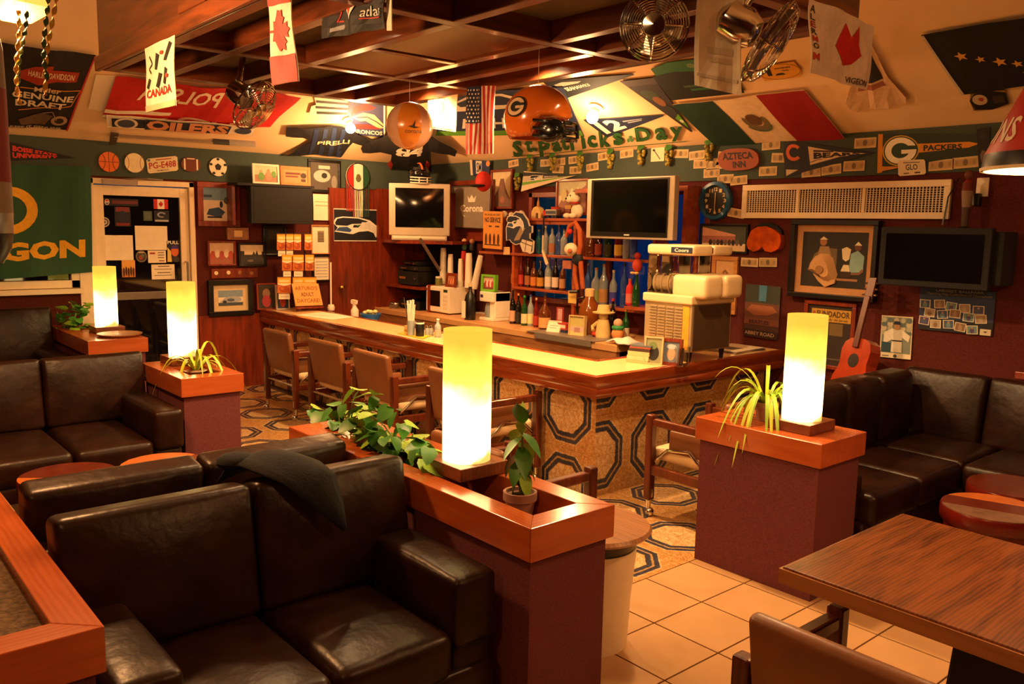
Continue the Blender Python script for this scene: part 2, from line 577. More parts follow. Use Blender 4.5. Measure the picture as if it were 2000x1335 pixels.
def framed(name, label, fn, u0, v0, u1, v1, fcol, fw, layers, mat_col=None, mat_w=0.0, depth=0.03, o=0.004, base='paper', group=None, cat='picture', tilt=0.0):
    """a framed picture hanging upright on a wall: moulded frame, mount, picture"""
    c4 = wrect(fn, u0, v0, u1, v1, o); bl, br, tr, tl = c4
    U = (br - bl).normalized(); n = V((0, 0, 1)); N = U.cross(n); W = (br - bl).length; Hh = (tl - bl).length
    if N.dot(CAM - bl) < 0: N = -N
    e = thing(name, label, cat, (bl + br) / 2, 0, group)
    fr = MB()
    for a, b, c, d in ((0, 0, W, fw), (0, Hh - fw, W, Hh), (0, fw, fw, Hh - fw), (W - fw, fw, W, Hh - fw)):
        fr.obox(bl + U * a + n * b, U * (c - a), n * (d - b), N * depth, fcol)
    fr.build('frame', e, bevel=min(0.004, fw * .2))
    i = fw * .9
    p4 = [bl + U * i + n * i, bl + U * (W - i) + n * i, bl + U * (W - i) + n * (Hh - i), bl + U * i + n * (Hh - i)]
    if mat_col:
        sheet('mount', p4, [], base=mat_col, thick=depth * .35, parent=e)
        i = fw + mat_w
        p4 = [bl + U * i + n * i + N * depth * .35, bl + U * (W - i) + n * i + N * depth * .35, bl + U * (W - i) + n * (Hh - i) + N * depth * .35, bl + U * i + n * (Hh - i) + N * depth * .35]
        sheet('picture', p4, layers, base=base, thick=0.002, parent=e)
    else:
        sheet('picture', p4, layers, base=base, thick=depth * .4, parent=e)
    return e
# ================================================================== THE ROOM
T = 0.12
E_X, S_Y, ZT = 3.6, -4.2, 3.8
mb = MB(); mb.box((XW - T, S_Y - T, -0.12), (E_X + T, YN + T, -0.006), 'grout')
floor = struct(mb, 'floor')
# cream floor tiles east of the line x = -2.57
tm = MB(); tm.box((.004, .004, -0.012), (0.3315, 0.3325, 0), 'tile_white')
first = None


def tile_obj(parent, me, name, loc):
    o = bpy.data.objects.new(name, me); COL.objects.link(o); o.parent = parent
    o.location = V(loc) - WORIG.get(parent.name, V((0, 0, 0))); return o


def piece_mesh(mbx, name):
    o = mbx.build(name, local=True); me = o.data; bpy.data.objects.remove(o); return me


wt = piece_mesh(tm, 'tile')
for i in range(8):
    for j in range(-8, 7):
        tile_obj(floor, wt, 'tile', (-2.568 + 0.3355 * i, 3.432 + 0.3365 * j, 0))
tm = MB(); tm.box((0, 0, -0.012), (0.2635, 0.2635, 0), 'oct_floor')
pt = piece_mesh(tm, 'tile')
for i in range(1, 23):
    for j in range(-5, 9):
        x, y = -2.57 - 0.265 * i, 3.43 + 0.265 * j
        if x < XW or (y > 3.56 and x < -3.7): continue
        tile_obj(floor, pt, 'tile', (x + 0.001, y, 0))
# west wall with window and door openings
yA, yB, zA, zB_ = -2.2, 2.0, 1.08, 2.0       # window
dA, dB, dH = 2.10, 3.06, 2.07                # door
mb = MB()
for y0, y1, z0, z1 in ((S_Y, yA, 0, ZB), (yA, yB, 0, zA), (yA, yB, zB_, ZB), (yB, dA, 0, ZB), (dA, dB, dH, ZB), (dB, YN, 0, ZB)):
    mb.box((XW - T, y0, z0), (XW, y1, z1), 'maroon')
wall_w = struct(mb, 'wall_west')
wx0, wx1, wz0, wz1 = -6.55, -4.3, 0.95, 2.05  # window behind the bottle shelves
vx0, vx1, vz0, vz1 = -1.86, -0.3, 0.88, 2.08  # window by the corner sofa
mb = MB()
for x0, x1, z0, z1 in ((XW, wx0, 0, ZB), (wx0, wx1, 0, wz0), (wx0, wx1, wz1, ZB), (wx1, vx0, 0, ZB), (vx0, vx1, 0, vz0), (vx0, vx1, vz1, ZB), (vx1, E_X, 0, ZB)):
    mb.box((x0, YN, z0), (x1, YN + T, z1), 'maroon')
wall_n = struct(mb, 'wall_north')
struct(MB().box((E_X, S_Y, 0), (E_X + T, YN, ZT), 'maroon'), 'wall_east')
struct(MB().box((XW, S_Y - T, 0), (E_X, S_Y, ZT), 'maroon'), 'wall_south')
# green band under the ceiling
struct(MB().box((XW, S_Y, 2.09), (XW + 0.012, YN, ZB), 'band_green'), 'trim_1')
struct(MB().box((XW + 0.012, YN - 0.012, 2.105), (E_X, YN, ZB), 'band_green'), 'trim_2')
# sloped plaster ceiling
d = (ZT - ZB) / SL
mb = MB()
def both(vs):
    n = len(vs); mb.add(vs, [list(range(n))], 'plaster'); mb.add([V(p) + V((0, 0, .1)) for p in vs], [list(range(n))[::-1]], 'plaster')
both([(XW, YN, ZB), (E_X, YN, ZB), (E_X, YN - d, ZT), (XW + d, YN - d, ZT)])
both([(XW, S_Y, ZB), (XW, YN, ZB), (XW + d, YN - d, ZT), (XW + d, S_Y, ZT)])
both([(XW + d, S_Y, ZT), (XW + d, YN - d, ZT), (E_X, YN - d, ZT), (E_X, S_Y, ZT)])
struct(mb, 'ceiling')
# west door: aluminium frame, glass, papers are separate things
mb = MB(); fx = XW - 0.05
for y0, y1, z0, z1 in ((dA, dA + 0.05, 0, dH), (dB - 0.05, dB, 0, dH), (dA, dB, dH - 0.05, dH)):
    mb.box((XW - 0.09, y0, z0), (XW + 0.02, y1, z1), 'white_paint')
door1 = struct(mb, 'door_1', bevel=0.004)
mb = MB()
for y0, y1, z0, z1 in ((dA + .055, dA + .135, .02, dH - .06), (dB - .135, dB - .055, .02, dH - .06), (dA + .135, dB - .135, dH - .15, dH - .06), (dA + .135, dB - .135, .95, 1.02), (dA + .135, dB - .135, .02, .2)):
    mb.box((XW - .05, y0, z0), (XW - .005, y1, z1), 'white_paint' if z0 != .95 else 'steel')
mb.build('leaf_frame', door1, bevel=0.003)
MB().box((XW - .035, dA + .135, 1.02), (XW - .027, dB - .135, dH - .15), 'dark_glass').build('pane', door1)
MB().box((XW - .035, dA + .135, .2), (XW - .027, dB - .135, .95), 'dark_glass').build('pane', door1)
mb = MB(); mb.box((XW + .02, dA + .12, dH - .055), (XW + .07, dA + .42, dH - .005), 'steel'); mb.tube([(XW + .045, dA + .3, dH + .0), (XW + .1, dA + .5, dH + .01), (XW + .03, dA + .66, dH + .01)], .008, 'steel'); mb.build('door_closer', door1)
mb = MB(); mb.tube([(XW + .0, dB - .1, 1.05), (XW + .05, dB - .1, 1.05), (XW + .05, dB - .1, 1.3), (XW, dB - .1, 1.3)], .01, 'steel'); mb.build('handle', door1)
# west window
mb = MB()
for y0, y1, z0, z1 in ((yA, yB, zA, zA + .07), (yA, yB, zB_ - .06, zB_), (yB - .07, yB, zA, zB_), (yA, yA + .07, zA, zB_), (-.1, -.04, zA, zB_)):
    mb.box((XW - .08, y0, z0), (XW + .02, y1, z1), 'white_paint')
win1 = struct(mb, 'window_1', bevel=0.003)
MB().box((XW - .04, yA + .07, zA + .07), (XW - .034, -.1, zB_ - .06), 'dark_glass').build('pane', win1)
MB().box((XW - .04, -.04, zA + .07), (XW - .034, yB - .07, zB_ - .06), 'dark_glass').build('pane', win1)
MB().box((XW, yA, zA - .05), (XW + .07, yB + .02, zA - .004), 'white_paint').build('sill', win1, bevel=.004)
struct(MB().box((XW, yB + .001, .0), (XW + .025, dA - .001, 2.085), 'white_paint'), 'trim_3')
# window behind the bottle shelves
mb = MB()
for x0, x1, z0, z1 in ((wx0, wx1, wz0, wz0 + .05), (wx0, wx1, wz1 - .05, wz1), (wx0, wx0 + .05, wz0, wz1), (wx1 - .05, wx1, wz0, wz1), (-5.45, -5.4, wz0, wz1)):
    mb.box((x0, YN + .0, z0), (x1, YN + .06, z1), 'panel')
win2 = struct(mb, 'window_2', bevel=.003)
basic('pane_teal', '5aa6a0', 0.02, var=0, trans=1.0)
basic('pane_blue', '7aa8e8', 0.02, var=0, trans=1.0)
MB().box((wx0 + .05, YN + .03, wz0 + .05), (-5.45, YN + .036, wz1 - .05), 'pane_teal').build('pane', win2)
MB().box((-5.4, YN + .03, wz0 + .05), (wx1 - .05, YN + .036, wz1 - .05), 'pane_blue').build('pane', win2)
# window by the corner sofa
mb = MB()
for x0, x1, z0, z1 in ((vx0, vx1, vz0, vz0 + .06), (vx0, vx1, vz1 - .06, vz1), (vx0, vx0 + .05, vz0, vz1), (vx1 - .05, vx1, vz0, vz1), (vx0 + .06, vx0 + .1, vz0 + .06, vz1 - .06)):
    mb.box((x0, YN - .03, z0), (x1, YN + .06, z1), 'white_paint')
win3 = struct(mb, 'window_3', bevel=.003)
MB().box((vx0 + .1, YN + .02, vz0 + .06), (vx1 - .05, YN + .026, vz1 - .06), 'pane_blue').build('pane', win3)
MB().box((vx0 - .03, YN - .09, vz0 - .05), (vx1 + .03, YN - .03, vz0 - .005), 'panel').build('sill', win3, bevel=.004)
# reddish plank door at the end of the bar (west wall)
a, b = PW(648, 480), PW(745, 480)
mb = MB(); mb.box((XW, a.y, .02), (XW + .035, b.y, 2.085), 'panel'); door2 = struct(mb, 'door_2', bevel=.004)
mb = MB()
for y in (a.y - .05, b.y): mb.box((XW, y, 0), (XW + .05, y + .05, 2.085), 'panel')
mb.build('jamb', door2)
mb = MB(); mb.lathe((XW + .035, a.y + .08, 1.0), [(.012, 0), (.012, .03), (.028, .04), (.028, .06), (.01, .07)], 'brass', 12, (1, 0, 0)); mb.build('door_handle', door2, smooth=True)
# wood wainscot of the west wall between the glass door and the bar
struct(MB().box((XW, dB + .01, 0), (XW + .02, PW(520, 650).y + .3, .76), 'panel'), 'trim_4')

# ---------------- dropped wooden coffer in front of the bar
KS = .78
cx0, cx1, cy0, cy1, cz = -7.45 * KS, -2.61 * KS, 2.03 * KS, 4.80 * KS, 1.7 + 1.18 * KS
xs, ys = [cx0, -6.05 * KS, -4.2 * KS, cx1], [cy0, 2.5 * KS, 3.1 * KS, 3.88 * KS, 4.3 * KS, cy1]
FT = ZT - cz - .02
cof = thing('coffered_ceiling', 'dark wooden coffered drop ceiling hung above the bar front', 'ceiling', ((cx0 + cx1) / 2, (cy0 + cy1) / 2, cz))
bw = 0.036
for x in xs:
    c = min(max(x, cx0 + bw), cx1 - bw)
    MB().box((c - bw, cy0, cz), (c + bw, cy1, cz + .12), 'coffer_y').build('beam', cof, bevel=.006)
for y in ys:
    c = min(max(y, cy0 + bw), cy1 - bw)
    for xa, xb in zip(xs[:-1], xs[1:]):
        MB().box((max(xa, cx0 + bw) + bw, c - bw, cz), (min(xb, cx1 - bw) - bw, c + bw, cz + .12), 'coffer').build('beam', cof, bevel=.006)
vm = -5.2 * KS
MB().box((vm - .025, ys[2] + bw, cz), (vm + .025, ys[3] - bw, cz + .1), 'coffer_y').build('beam', cof, bevel=.005)
for i in range(3):
    for j in range(5):
        if (i, j) == (1, 2): continue
        MB().box((xs[i], ys[j], cz + .105), (xs[i + 1], ys[j + 1], cz + .12), 'coffer_panel').build('panel', cof)
vl = ys[3] - ys[2] - 2 * bw
sl = MB(); sl.obox((0, 0, 0), (0, vl, 0), (.024, 0, .010), (.0, 0, .007), 'coffer_y'); slm = piece_mesh(sl, 'slat')
for x0, x1 in ((xs[1] + bw, vm - .03), (vm + .03, xs[2] - bw)):
    n = int((x1 - x0) / .033)
    for k in range(n):
        o = bpy.data.objects.new('slat', slm); COL.objects.link(o); o.parent = cof
        o.location = V((x0 + .033 * k + .004, ys[2] + bw, cz + .012)) - WORIG[cof.name]
MB().box((xs[1], ys[2] + .02, cz + .08), (xs[2], ys[3] - .02, cz + .10), 'black_matte').build('vent_back', cof)
MB().box((cx0, cy0 - .02, cz + .02), (cx1, cy0, cz + FT), 'coffer').build('fascia', cof)
MB().box((cx1, cy0 - .02, cz + .02), (cx1 + .02, cy1, cz + FT), 'coffer_y').build('fascia', cof)
MB().box((cx0 - .02, cy0 - .02, cz + .0), (cx0, cy1, cz + FT - .2), 'coffer_y').build('fascia', cof)
MB().box((cx0, cy1, cz), (cx1, cy1 + .02, cz + .6), 'coffer').build('fascia', cof)
MB().box((cx0 - .02, cy0 - .05, cz - .01), (cx1 + .02, cy0 - .02, cz + .075), 'coffer').build('moulding', cof, bevel=.006)
a = PY(352, 0, cy0 - .03); MB().box((a.x, cy0 - .045, a.z - .07), (a.x + .35, cy0 - .02, a.z + .2), 'coffer').build('hatch', cof, bevel=.005)
# ceiling bulbs
def ceiling_bulb(fn, u, v, nrm, label, power):
    p = fn(u, v, 0.0); e = thing('ceiling_bulb', label, 'light', p, 0, 'bare bulbs on the sloped ceiling')
    MB().lathe(p, [(.06, 0), (.06, .015), (.035, .03), (.03, .06)], 'white_plastic', 16, nrm).build('socket', e, smooth=True)
    mb = MB(); mb.ball(p + nrm * .105, .05, 'bulb'); mb.build('bulb', e, smooth=True)
    point_light('bulb_light', p + nrm * .42, power, .07)
ceiling_bulb(SN, 1165, 207, NSN, 'bare round bulb on the white slope between two blue pennants', 30)
ceiling_bulb(SW, 680, 232, NSW, 'bare bulb on the slope beside the horse head poster', 60)
def fill_light(label, x, y, power, size=150):  # invented fixture, added behind the coffer beams to brighten bar and floor
    e = thing('fill_light', label, 'light', (x, y, cz + .075), 0, 'added fill lights in the coffers')
    MB().lathe((x, y, cz + .075), [(.06, .03), (.06, 0), (.05, 0), (.045, .025)], 'brass', 20, cap=False).build('ring', e, smooth=True)
    MB().lathe((x, y, cz + .092), [(.045, 0), (.045, .006)], 'bulb', 20).build('lens', e)
    d = bpy.data.lights.new('fill_light_spot', 'SPOT'); d.energy = power; d.color = (1.0, .58, .25); d.spot_size = math.radians(size); d.spot_blend = .6; d.shadow_soft_size = .05
    o = bpy.data.objects.new('fill_light_spot', d); COL.objects.link(o); o.location = (x, y, cz + .06)
yN, yM = (ys[4] + ys[5]) / 2, (ys[1] + ys[2]) / 2
fill_light('added fill light in the coffer over the west end of the bar', (xs[0] + xs[1]) / 2, yN, 200)
fill_light('added fill light in the middle coffer over the bar', (xs[1] + xs[2]) / 2, yN, 230)
fill_light('added fill light in the coffer over the bar corner', (xs[2] + xs[3]) / 2, yN, 150)
fill_light('added fill light in the coffer over the bar chairs', (xs[1] + xs[2]) / 2, yM, 60)
fill_light('added fill light in the coffer nearest the free-standing planter', (xs[2] + xs[3]) / 2, yM, 25)
# ================================================================== THE BAR
bar = thing('bar_counter', 'long L-shaped bar with laminate top, glossy wood rail and tiled front', 'bar', (-5.6, 4.0, 0))
BX, BY, BZ = -3.52, 3.70, 0.80               # outer corner of the top
IX, IY = -3.95, 4.15                          # inner corner
mb = MB(); mb.box((XW + .03, 3.80 + .012, 0), (-3.61 - .012, 3.92, BZ - .03), 'grout'); mb.box((-3.73, 3.92, 0), (-3.61 - .012, YN - .02, BZ - .03), 'grout'); mb.build('body', bar)
r = .05
MB().add([(XW + .03, BY + r, BZ), (BX - r, BY + r, BZ), (BX - r, YN - .02, BZ), (IX, YN - .02, BZ), (IX, IY, BZ), (XW + .03, IY, BZ),
          (XW + .03, BY + r, BZ - .04), (BX - r, BY + r, BZ - .04), (BX - r, YN - .02, BZ - .04), (IX, YN - .02, BZ - .04), (IX, IY, BZ - .04), (XW + .03, IY, BZ - .04)],
         [(0, 1, 4, 5), (1, 2, 3, 4), (11, 10, 7, 6), (10, 9, 8, 7), (0, 6, 7, 1), (1, 7, 8, 2), (2, 8, 9, 3), (3, 9, 10, 4), (4, 10, 11, 5), (5, 11, 6, 0)], 'laminate').build('laminate_top', bar)
prof = [(r, 0), (.02, .006), (.0, .0), (-.0, -.06), (.012, -.075), (.004, -.09), (.002, -.12), (.015, -.14), (.05, -.15), (.085, -.15), (.085, -.045), (r, -.045)]   # (inset from outer edge, height)
def rail(pts_fn, mat, name):
    m = MB(); a = [pts_fn(p, 0) for p in prof]; b = [pts_fn(p, 1) for p in prof]; n = len(prof)
    m.add(a + b, [(i, (i + 1) % n, n + (i + 1) % n, n + i) for i in range(n)] + [list(range(n))[::-1], list(range(n, 2 * n))], mat)
    m.build(name, bar, smooth=True)
rail(lambda p, e: V((XW + .03, BY + p[0], BZ + p[1])) if e == 0 else V((BX - p[0], BY + p[0], BZ + p[1])), 'bar_x', 'front_rail')
rail(lambda p, e: V((BX - p[0], BY + p[0], BZ + p[1])) if e == 0 else V((BX - p[0], YN - .02, BZ + p[1])), 'bar_y', 'end_rail')
MB().box((XW + .03, IY, BZ - .05), (IX, IY + .035, BZ + .008), 'bar_x').build('back_rail', bar, bevel=.006)
MB().box((IX - .035, IY + .035, BZ - .05), (IX, YN - .02, BZ + .008), 'bar_y').build('back_rail', bar, bevel=.006)
MB().box((XW + .03, IY - .02, 0), (IX - .05, IY + .0, BZ - .05), 'panel').build('back_panel', bar)
tm = MB(); tm.box((0, 0, 0), (.2635, .012, .2635), 'oct_front'); tf = piece_mesh(tm, 'tile')
tm = MB(); tm.box((0, 0, 0), (.2635, .012, .13), 'oct_front'); tf2 = piece_mesh(tm, 'tile')
for i in range(18):
    x = -3.61 - .265 * (i + 1)
    for kz, me in ((0, tf), (.265, tf), (.53, tf2)):
        tile_obj(bar, me, 'tile', (x, 3.80, kz))
tm = MB(); tm.box((-.012, 0, 0), (0, .2635, .2635), 'oct_end'); te = piece_mesh(tm, 'tile')
tm = MB(); tm.box((-.012, 0, 0), (0, .2635, .13), 'oct_end'); te2 = piece_mesh(tm, 'tile')
for i in range(7):
    for kz, me in ((0, te), (.265, te), (.53, te2)):
        tile_obj(bar, me, 'tile', (-3.61, 3.802 + .265 * i, kz))

# ================================================================== PLANTER WALLS
CZ = .757
def planter(name, label, x0, x1, y0, y1, hole=None, sz=.115):
    """carpeted box with a wide mitred wooden cap; hole = planting slot (x0,x1)"""
    e = thing(name, label, 'planter', ((x0 + x1) / 2, (y0 + y1) / 2, 0))
    MB().box((x0 + .02, y0 + .02, 0), (x1 - .02, y1 - .02, CZ - .115), 'carpet').build('body', e)
    if hole is None:
        MB().box((x0, y0, CZ - .115), (x1, y1, CZ), 'cap_x').build('cap', e, bevel=.004)
        return e
    t = .095
    MB().add([(x0, y0, CZ), (x1, y0, CZ), (x1 - t, y0 + t, CZ), (x0 + t, y0 + t, CZ), (x0, y0, CZ - .115), (x1, y0, CZ - .115), (x1 - t, y0 + t, CZ - .115), (x0 + t, y0 + t, CZ - .115)],
             [(0, 1, 2, 3), (7, 6, 5, 4), (0, 4, 5, 1), (1, 5, 6, 2), (2, 6, 7, 3), (3, 7, 4, 0)], 'cap_x').build('cap_board', e, bevel=.003)
    MB().add([(x0, y1, CZ), (x1, y1, CZ), (x1 - t, y1 - t, CZ), (x0 + t, y1 - t, CZ), (x0, y1, CZ - .115), (x1, y1, CZ - .115), (x1 - t, y1 - t, CZ - .115), (x0 + t, y1 - t, CZ - .115)],
             [(3, 2, 1, 0), (4, 5, 6, 7), (1, 5, 4, 0), (2, 6, 5, 1), (3, 7, 6, 2), (0, 4, 7, 3)], 'cap_x').build('cap_board', e, bevel=.003)
    for xa, xb in ((x1, x1 - t), (x0, x0 + t)):
        s = [(xa, y0, CZ), (xa, y1, CZ), (xb, y1 - t, CZ), (xb, y0 + t, CZ)]
        f = [(0, 1, 2, 3), (7, 6, 5, 4), (0, 4, 5, 1), (1, 5, 6, 2), (2, 6, 7, 3), (3, 7, 4, 0)]
        if xa == x0: f = [q[::-1] for q in f]
        MB().add(s + [(p[0], p[1], CZ - .115) for p in s], f, 'cap_y').build('cap_board', e, bevel=.003)
    hx0, hx1 = hole
    if hx0 > x0 + t + .02: MB().box((x0 + t, y0 + t, CZ - .1), (hx0, y1 - t, CZ - .001), 'cap_x').build('cap_infill', e)
    if hx1 < x1 - t - .02: MB().box((hx1, y0 + t, CZ - .1), (x1 - t, y1 - t, CZ - .001), 'cap_x').build('cap_infill', e)
    MB().box((hx0, y0 + t, CZ - .135), (hx1, y1 - t, CZ - sz), 'soil').build('soil', e)
    return e
planter('planter_divider', 'long carpeted divider with orange wood cap and open planting slot, behind the front sofa', -3.60, -1.90, 1.72, 2.11, (-3.2, -1.995))
planter('planter_divider', 'free-standing carpeted planter with orange wood cap beside the bar end chair', -2.60, -1.90, 3.475, 3.885)
planter('planter_divider', 'carpeted planter with wood cap carrying a spider plant, by the far booth', -5.83, -5.08, 1.74, 2.13, (-5.5, -5.2))
planter('planter_divider', 'farthest carpeted planter with wood cap, under the window corner', -8.3, -7.07, 1.72, 2.17, (-8.15, -7.85))
planter('planter_divider', 'nearest carpeted planter with wood cap and dry soil, lower left corner', -3.45, -2.03, .09, .50, (-3.3, -2.13), .03)

# ================================================================== TABLE LAMPS
def shade_material():
    m, nt, b = nodes('lamp_shade'); L = nt.links.new
    tc = nt.nodes.new('ShaderNodeTexCoord'); sp = nt.nodes.new('ShaderNodeSeparateXYZ'); L(tc.outputs['Object'], sp.inputs[0])
    nz = tex_noise(nt, 5, 3, tc.outputs['Object'])
    md = nt.nodes.new('ShaderNodeMath'); md.operation = 'MULTIPLY_ADD'; md.inputs[1].default_value = .5; L(nz, md.inputs[0])
    dv = nt.nodes.new('ShaderNodeMath'); dv.operation = 'MULTIPLY_ADD'; dv.inputs[1].default_value = 1 / .47; dv.inputs[2].default_value = -.25; L(sp.outputs['Z'], dv.inputs[0]); L(dv.outputs[0], md.inputs[2])
    col = ramp(nt, md.outputs[0], [(0.0, (1, .50, .10)), (.05, (1, .66, .26)), (.45, (1, .66, .24)), (.62, (1, .66, .07)), (1.0, (1, .54, .05))])
    st = ramp(nt, md.outputs[0], [(0.0, (.2, .2, .2)), (.06, (1, 1, 1)), (.40, (1, 1, 1)), (.64, (.30, .30, .30)), (1.0, (.155, .155, .155))])
    mu = nt.nodes.new('ShaderNodeMath'); mu.operation = 'MULTIPLY'; mu.inputs[1].default_value = 6.5; L(st, mu.inputs[0])
    L(col, b.inputs['Emission Color']); L(mu.outputs[0], b.inputs['Emission Strength'])
    b.inputs['Base Color'].default_value = (.035, .018, .006, 1); b.inputs['Roughness'].default_value = .7
    MATS['lamp_shade'] = m
shade_material()
wood('lamp_base', '5a2c14', '7c4220', 'x', .4)
def lamp(label, x, y, r, h, b=.115, rz=0.0):
    e = thing('table_lamp', label, 'lamp', (x, y, CZ + .001), rz, 'cylinder table lamps')
    MB().box((-b, -b, 0), (b, b, .05), 'lamp_base').build('base', e, local=True, bevel=.003)
    s = MB(); s.lathe((0, 0, 0), [(r, 0), (r * 1.01, h * .5), (r, h)], 'lamp_shade', 40, cap=False); s.lathe((0, 0, 0), [(r - .004, h), (r - .004, 0)], 'lamp_shade', 40, cap=False)
    o = s.build('shade', e, local=True, smooth=True); o.location = (0, 0, .05)
    MB().lathe((0, 0, .05), [(.02, 0), (.02, .05), (.008, .052)], 'brass', 12).build('socket', e, local=True)
lamp('glowing cylinder lamp on the divider behind the front sofa, largest of the lamps', -2.53, 1.945, .093, .505)
lamp('glowing cylinder lamp on the free-standing planter next to a spider plant', -2.13, 3.68, .093, .505)
lamp('glowing cylinder lamp on the far booth planter in front of the glass door', -5.68, 1.965, .09, .49)
lamp('farthest glowing cylinder lamp, left of the glass door', -7.63, 2.01, .09, .50)

# ================================================================== SOFAS (local: faces +x, length along y)
def sofa(name, label, loc, rz, L, arms=(1, 1), splits=2, depth=.78, seat_z=.43, back_z=.83, back_t=.14):
    e = thing(name, label, 'sofa', loc, rz)
    MB().rbox((-depth / 2, -L / 2, .05), (depth / 2, L / 2, .29), .03, 'leather', 2).build('base', e, local=True, smooth=True)
    a0 = -L / 2 + (.17 if arms[0] else 0); a1 = L / 2 - (.17 if arms[1] else 0)
    wd = (a1 - a0) / splits; bd = L / splits
    for k in range(splits):
        m = MB(); m.rbox((-depth / 2 + .2, a0 + wd * k + .006, .27), (depth / 2 + .01, a0 + wd * (k + 1) - .006, seat_z), .04, 'leather', 3, (0, 0, .016)); m.build('seat_cushion', e, local=True, smooth=True)
        m = MB(); m.rbox((0, -L / 2 + bd * k + .003, 0), (back_t, -L / 2 + bd * (k + 1) - .003, back_z - seat_z + .03), .028, 'leather', 3, (.035, 0, .0))
        m.xf(Matrix.Translation((-depth / 2 + .16, 0, seat_z - .02)) @ Matrix.Rotation(-.15, 4, 'Y')); m.build('back_cushion', e, local=True, smooth=True)
    MB().rbox((-depth / 2, -L / 2, .28), (-depth / 2 + .13, L / 2, back_z - .16), .03, 'leather', 2).build('back_frame', e, local=True, smooth=True)
    for s, on in ((-1, arms[0]), (1, arms[1])):
        if on:
            y = s * (L / 2 - .085)
            MB().rbox((-depth / 2 + .27, y - .085, .36), (depth / 2, y + .085, .595), .028, 'leather', 3, (0, .008, .008)).build('arm_cushion', e, local=True, smooth=True)
            MB().rbox((-depth / 2, y - .08, .05), (depth / 2 - .02, y + .08, .37), .03, 'leather', 2).build('arm_base', e, local=True, smooth=True)
    for sx in (-1, 1):
        for sy in (-1, 1): MB().lathe((sx * (depth / 2 - .1), sy * (L / 2 - .1), 0), [(.02, 0), (.025, .055)], 'black', 10).build('foot', e, local=True)
    return e
sofa('sofa', 'dark brown leather two-seat sofa in the foreground with a dark jacket slung over its back', (-2.41, 1.10, 0), 0, 1.18)
sofa('sofa', 'dark leather sofa back to back with the foreground sofa, facing the round tables', (-3.29, 1.11, 0), PI, 1.18, back_z=.81)
sofa('sofa', 'brown leather two-seat sofa beyond the round tables, beside the spider plant planter', (-5.46, 1.12, 0), 0, 1.2, depth=.95)
sofa('sofa', 'leather sofa against the far window under the green flag', (-7.85, .9, 0), 0, 1.6, depth=.95, back_z=.92)
# corner sofa right of the bar
e = thing('corner_sofa', 'dark leather corner sofa along the maroon wall behind the lamp planter', 'sofa', (-2.0, 5.2, 0))
MB().box((-2.52, 3.93, .05), (-1.9, 4.95, .28), 'leather').build('base', e, bevel=.02)
MB().box((-2.52, 4.95, .05), (-.1, 5.72, .28), 'leather').build('base', e, bevel=.02)
for a, b in ((3.95, 4.46), (4.47, 4.98)): MB().rbox((-2.42, a, .26), (-1.86, b, .43), .04, 'leather', 3, (0, 0, .015)).build('seat_cushion', e, smooth=True)
for a, b in ((-2.42, -1.87), (-1.86, -1.3), (-1.29, -.7), (-.69, -.1)): MB().rbox((a, 4.93 if a > -2 else 5.0, .26), (b, 5.55, .43), .04, 'leather', 3, (0, 0, .015)).build('seat_cushion', e, smooth=True)
for a, b in ((4.1, 4.62), (4.63, 5.04), (5.05, 5.46)): MB().rbox((-2.56, a, .40), (-2.38, b, .84), .05, 'leather', 3, (.03, 0, 0)).build('back_cushion', e, smooth=True)
for a, b in ((-2.50, -1.99), (-1.98, -1.45), (-1.44, -.9), (-.89, -.35)):
    m = MB(); m.rbox((a, 0, 0), (b, .16, .44), .035, 'leather', 3, (0, .03, 0)); m.xf(Matrix.Translation((0, 5.50, .41)) @ Matrix.Rotation(-.16, 4, 'X')); m.build('back_cushion', e, smooth=True)
MB().rbox((-2.5, 3.91, .28), (-1.95, 4.0, .52), .03, 'leather', 2).build('arm_cushion', e, smooth=True)

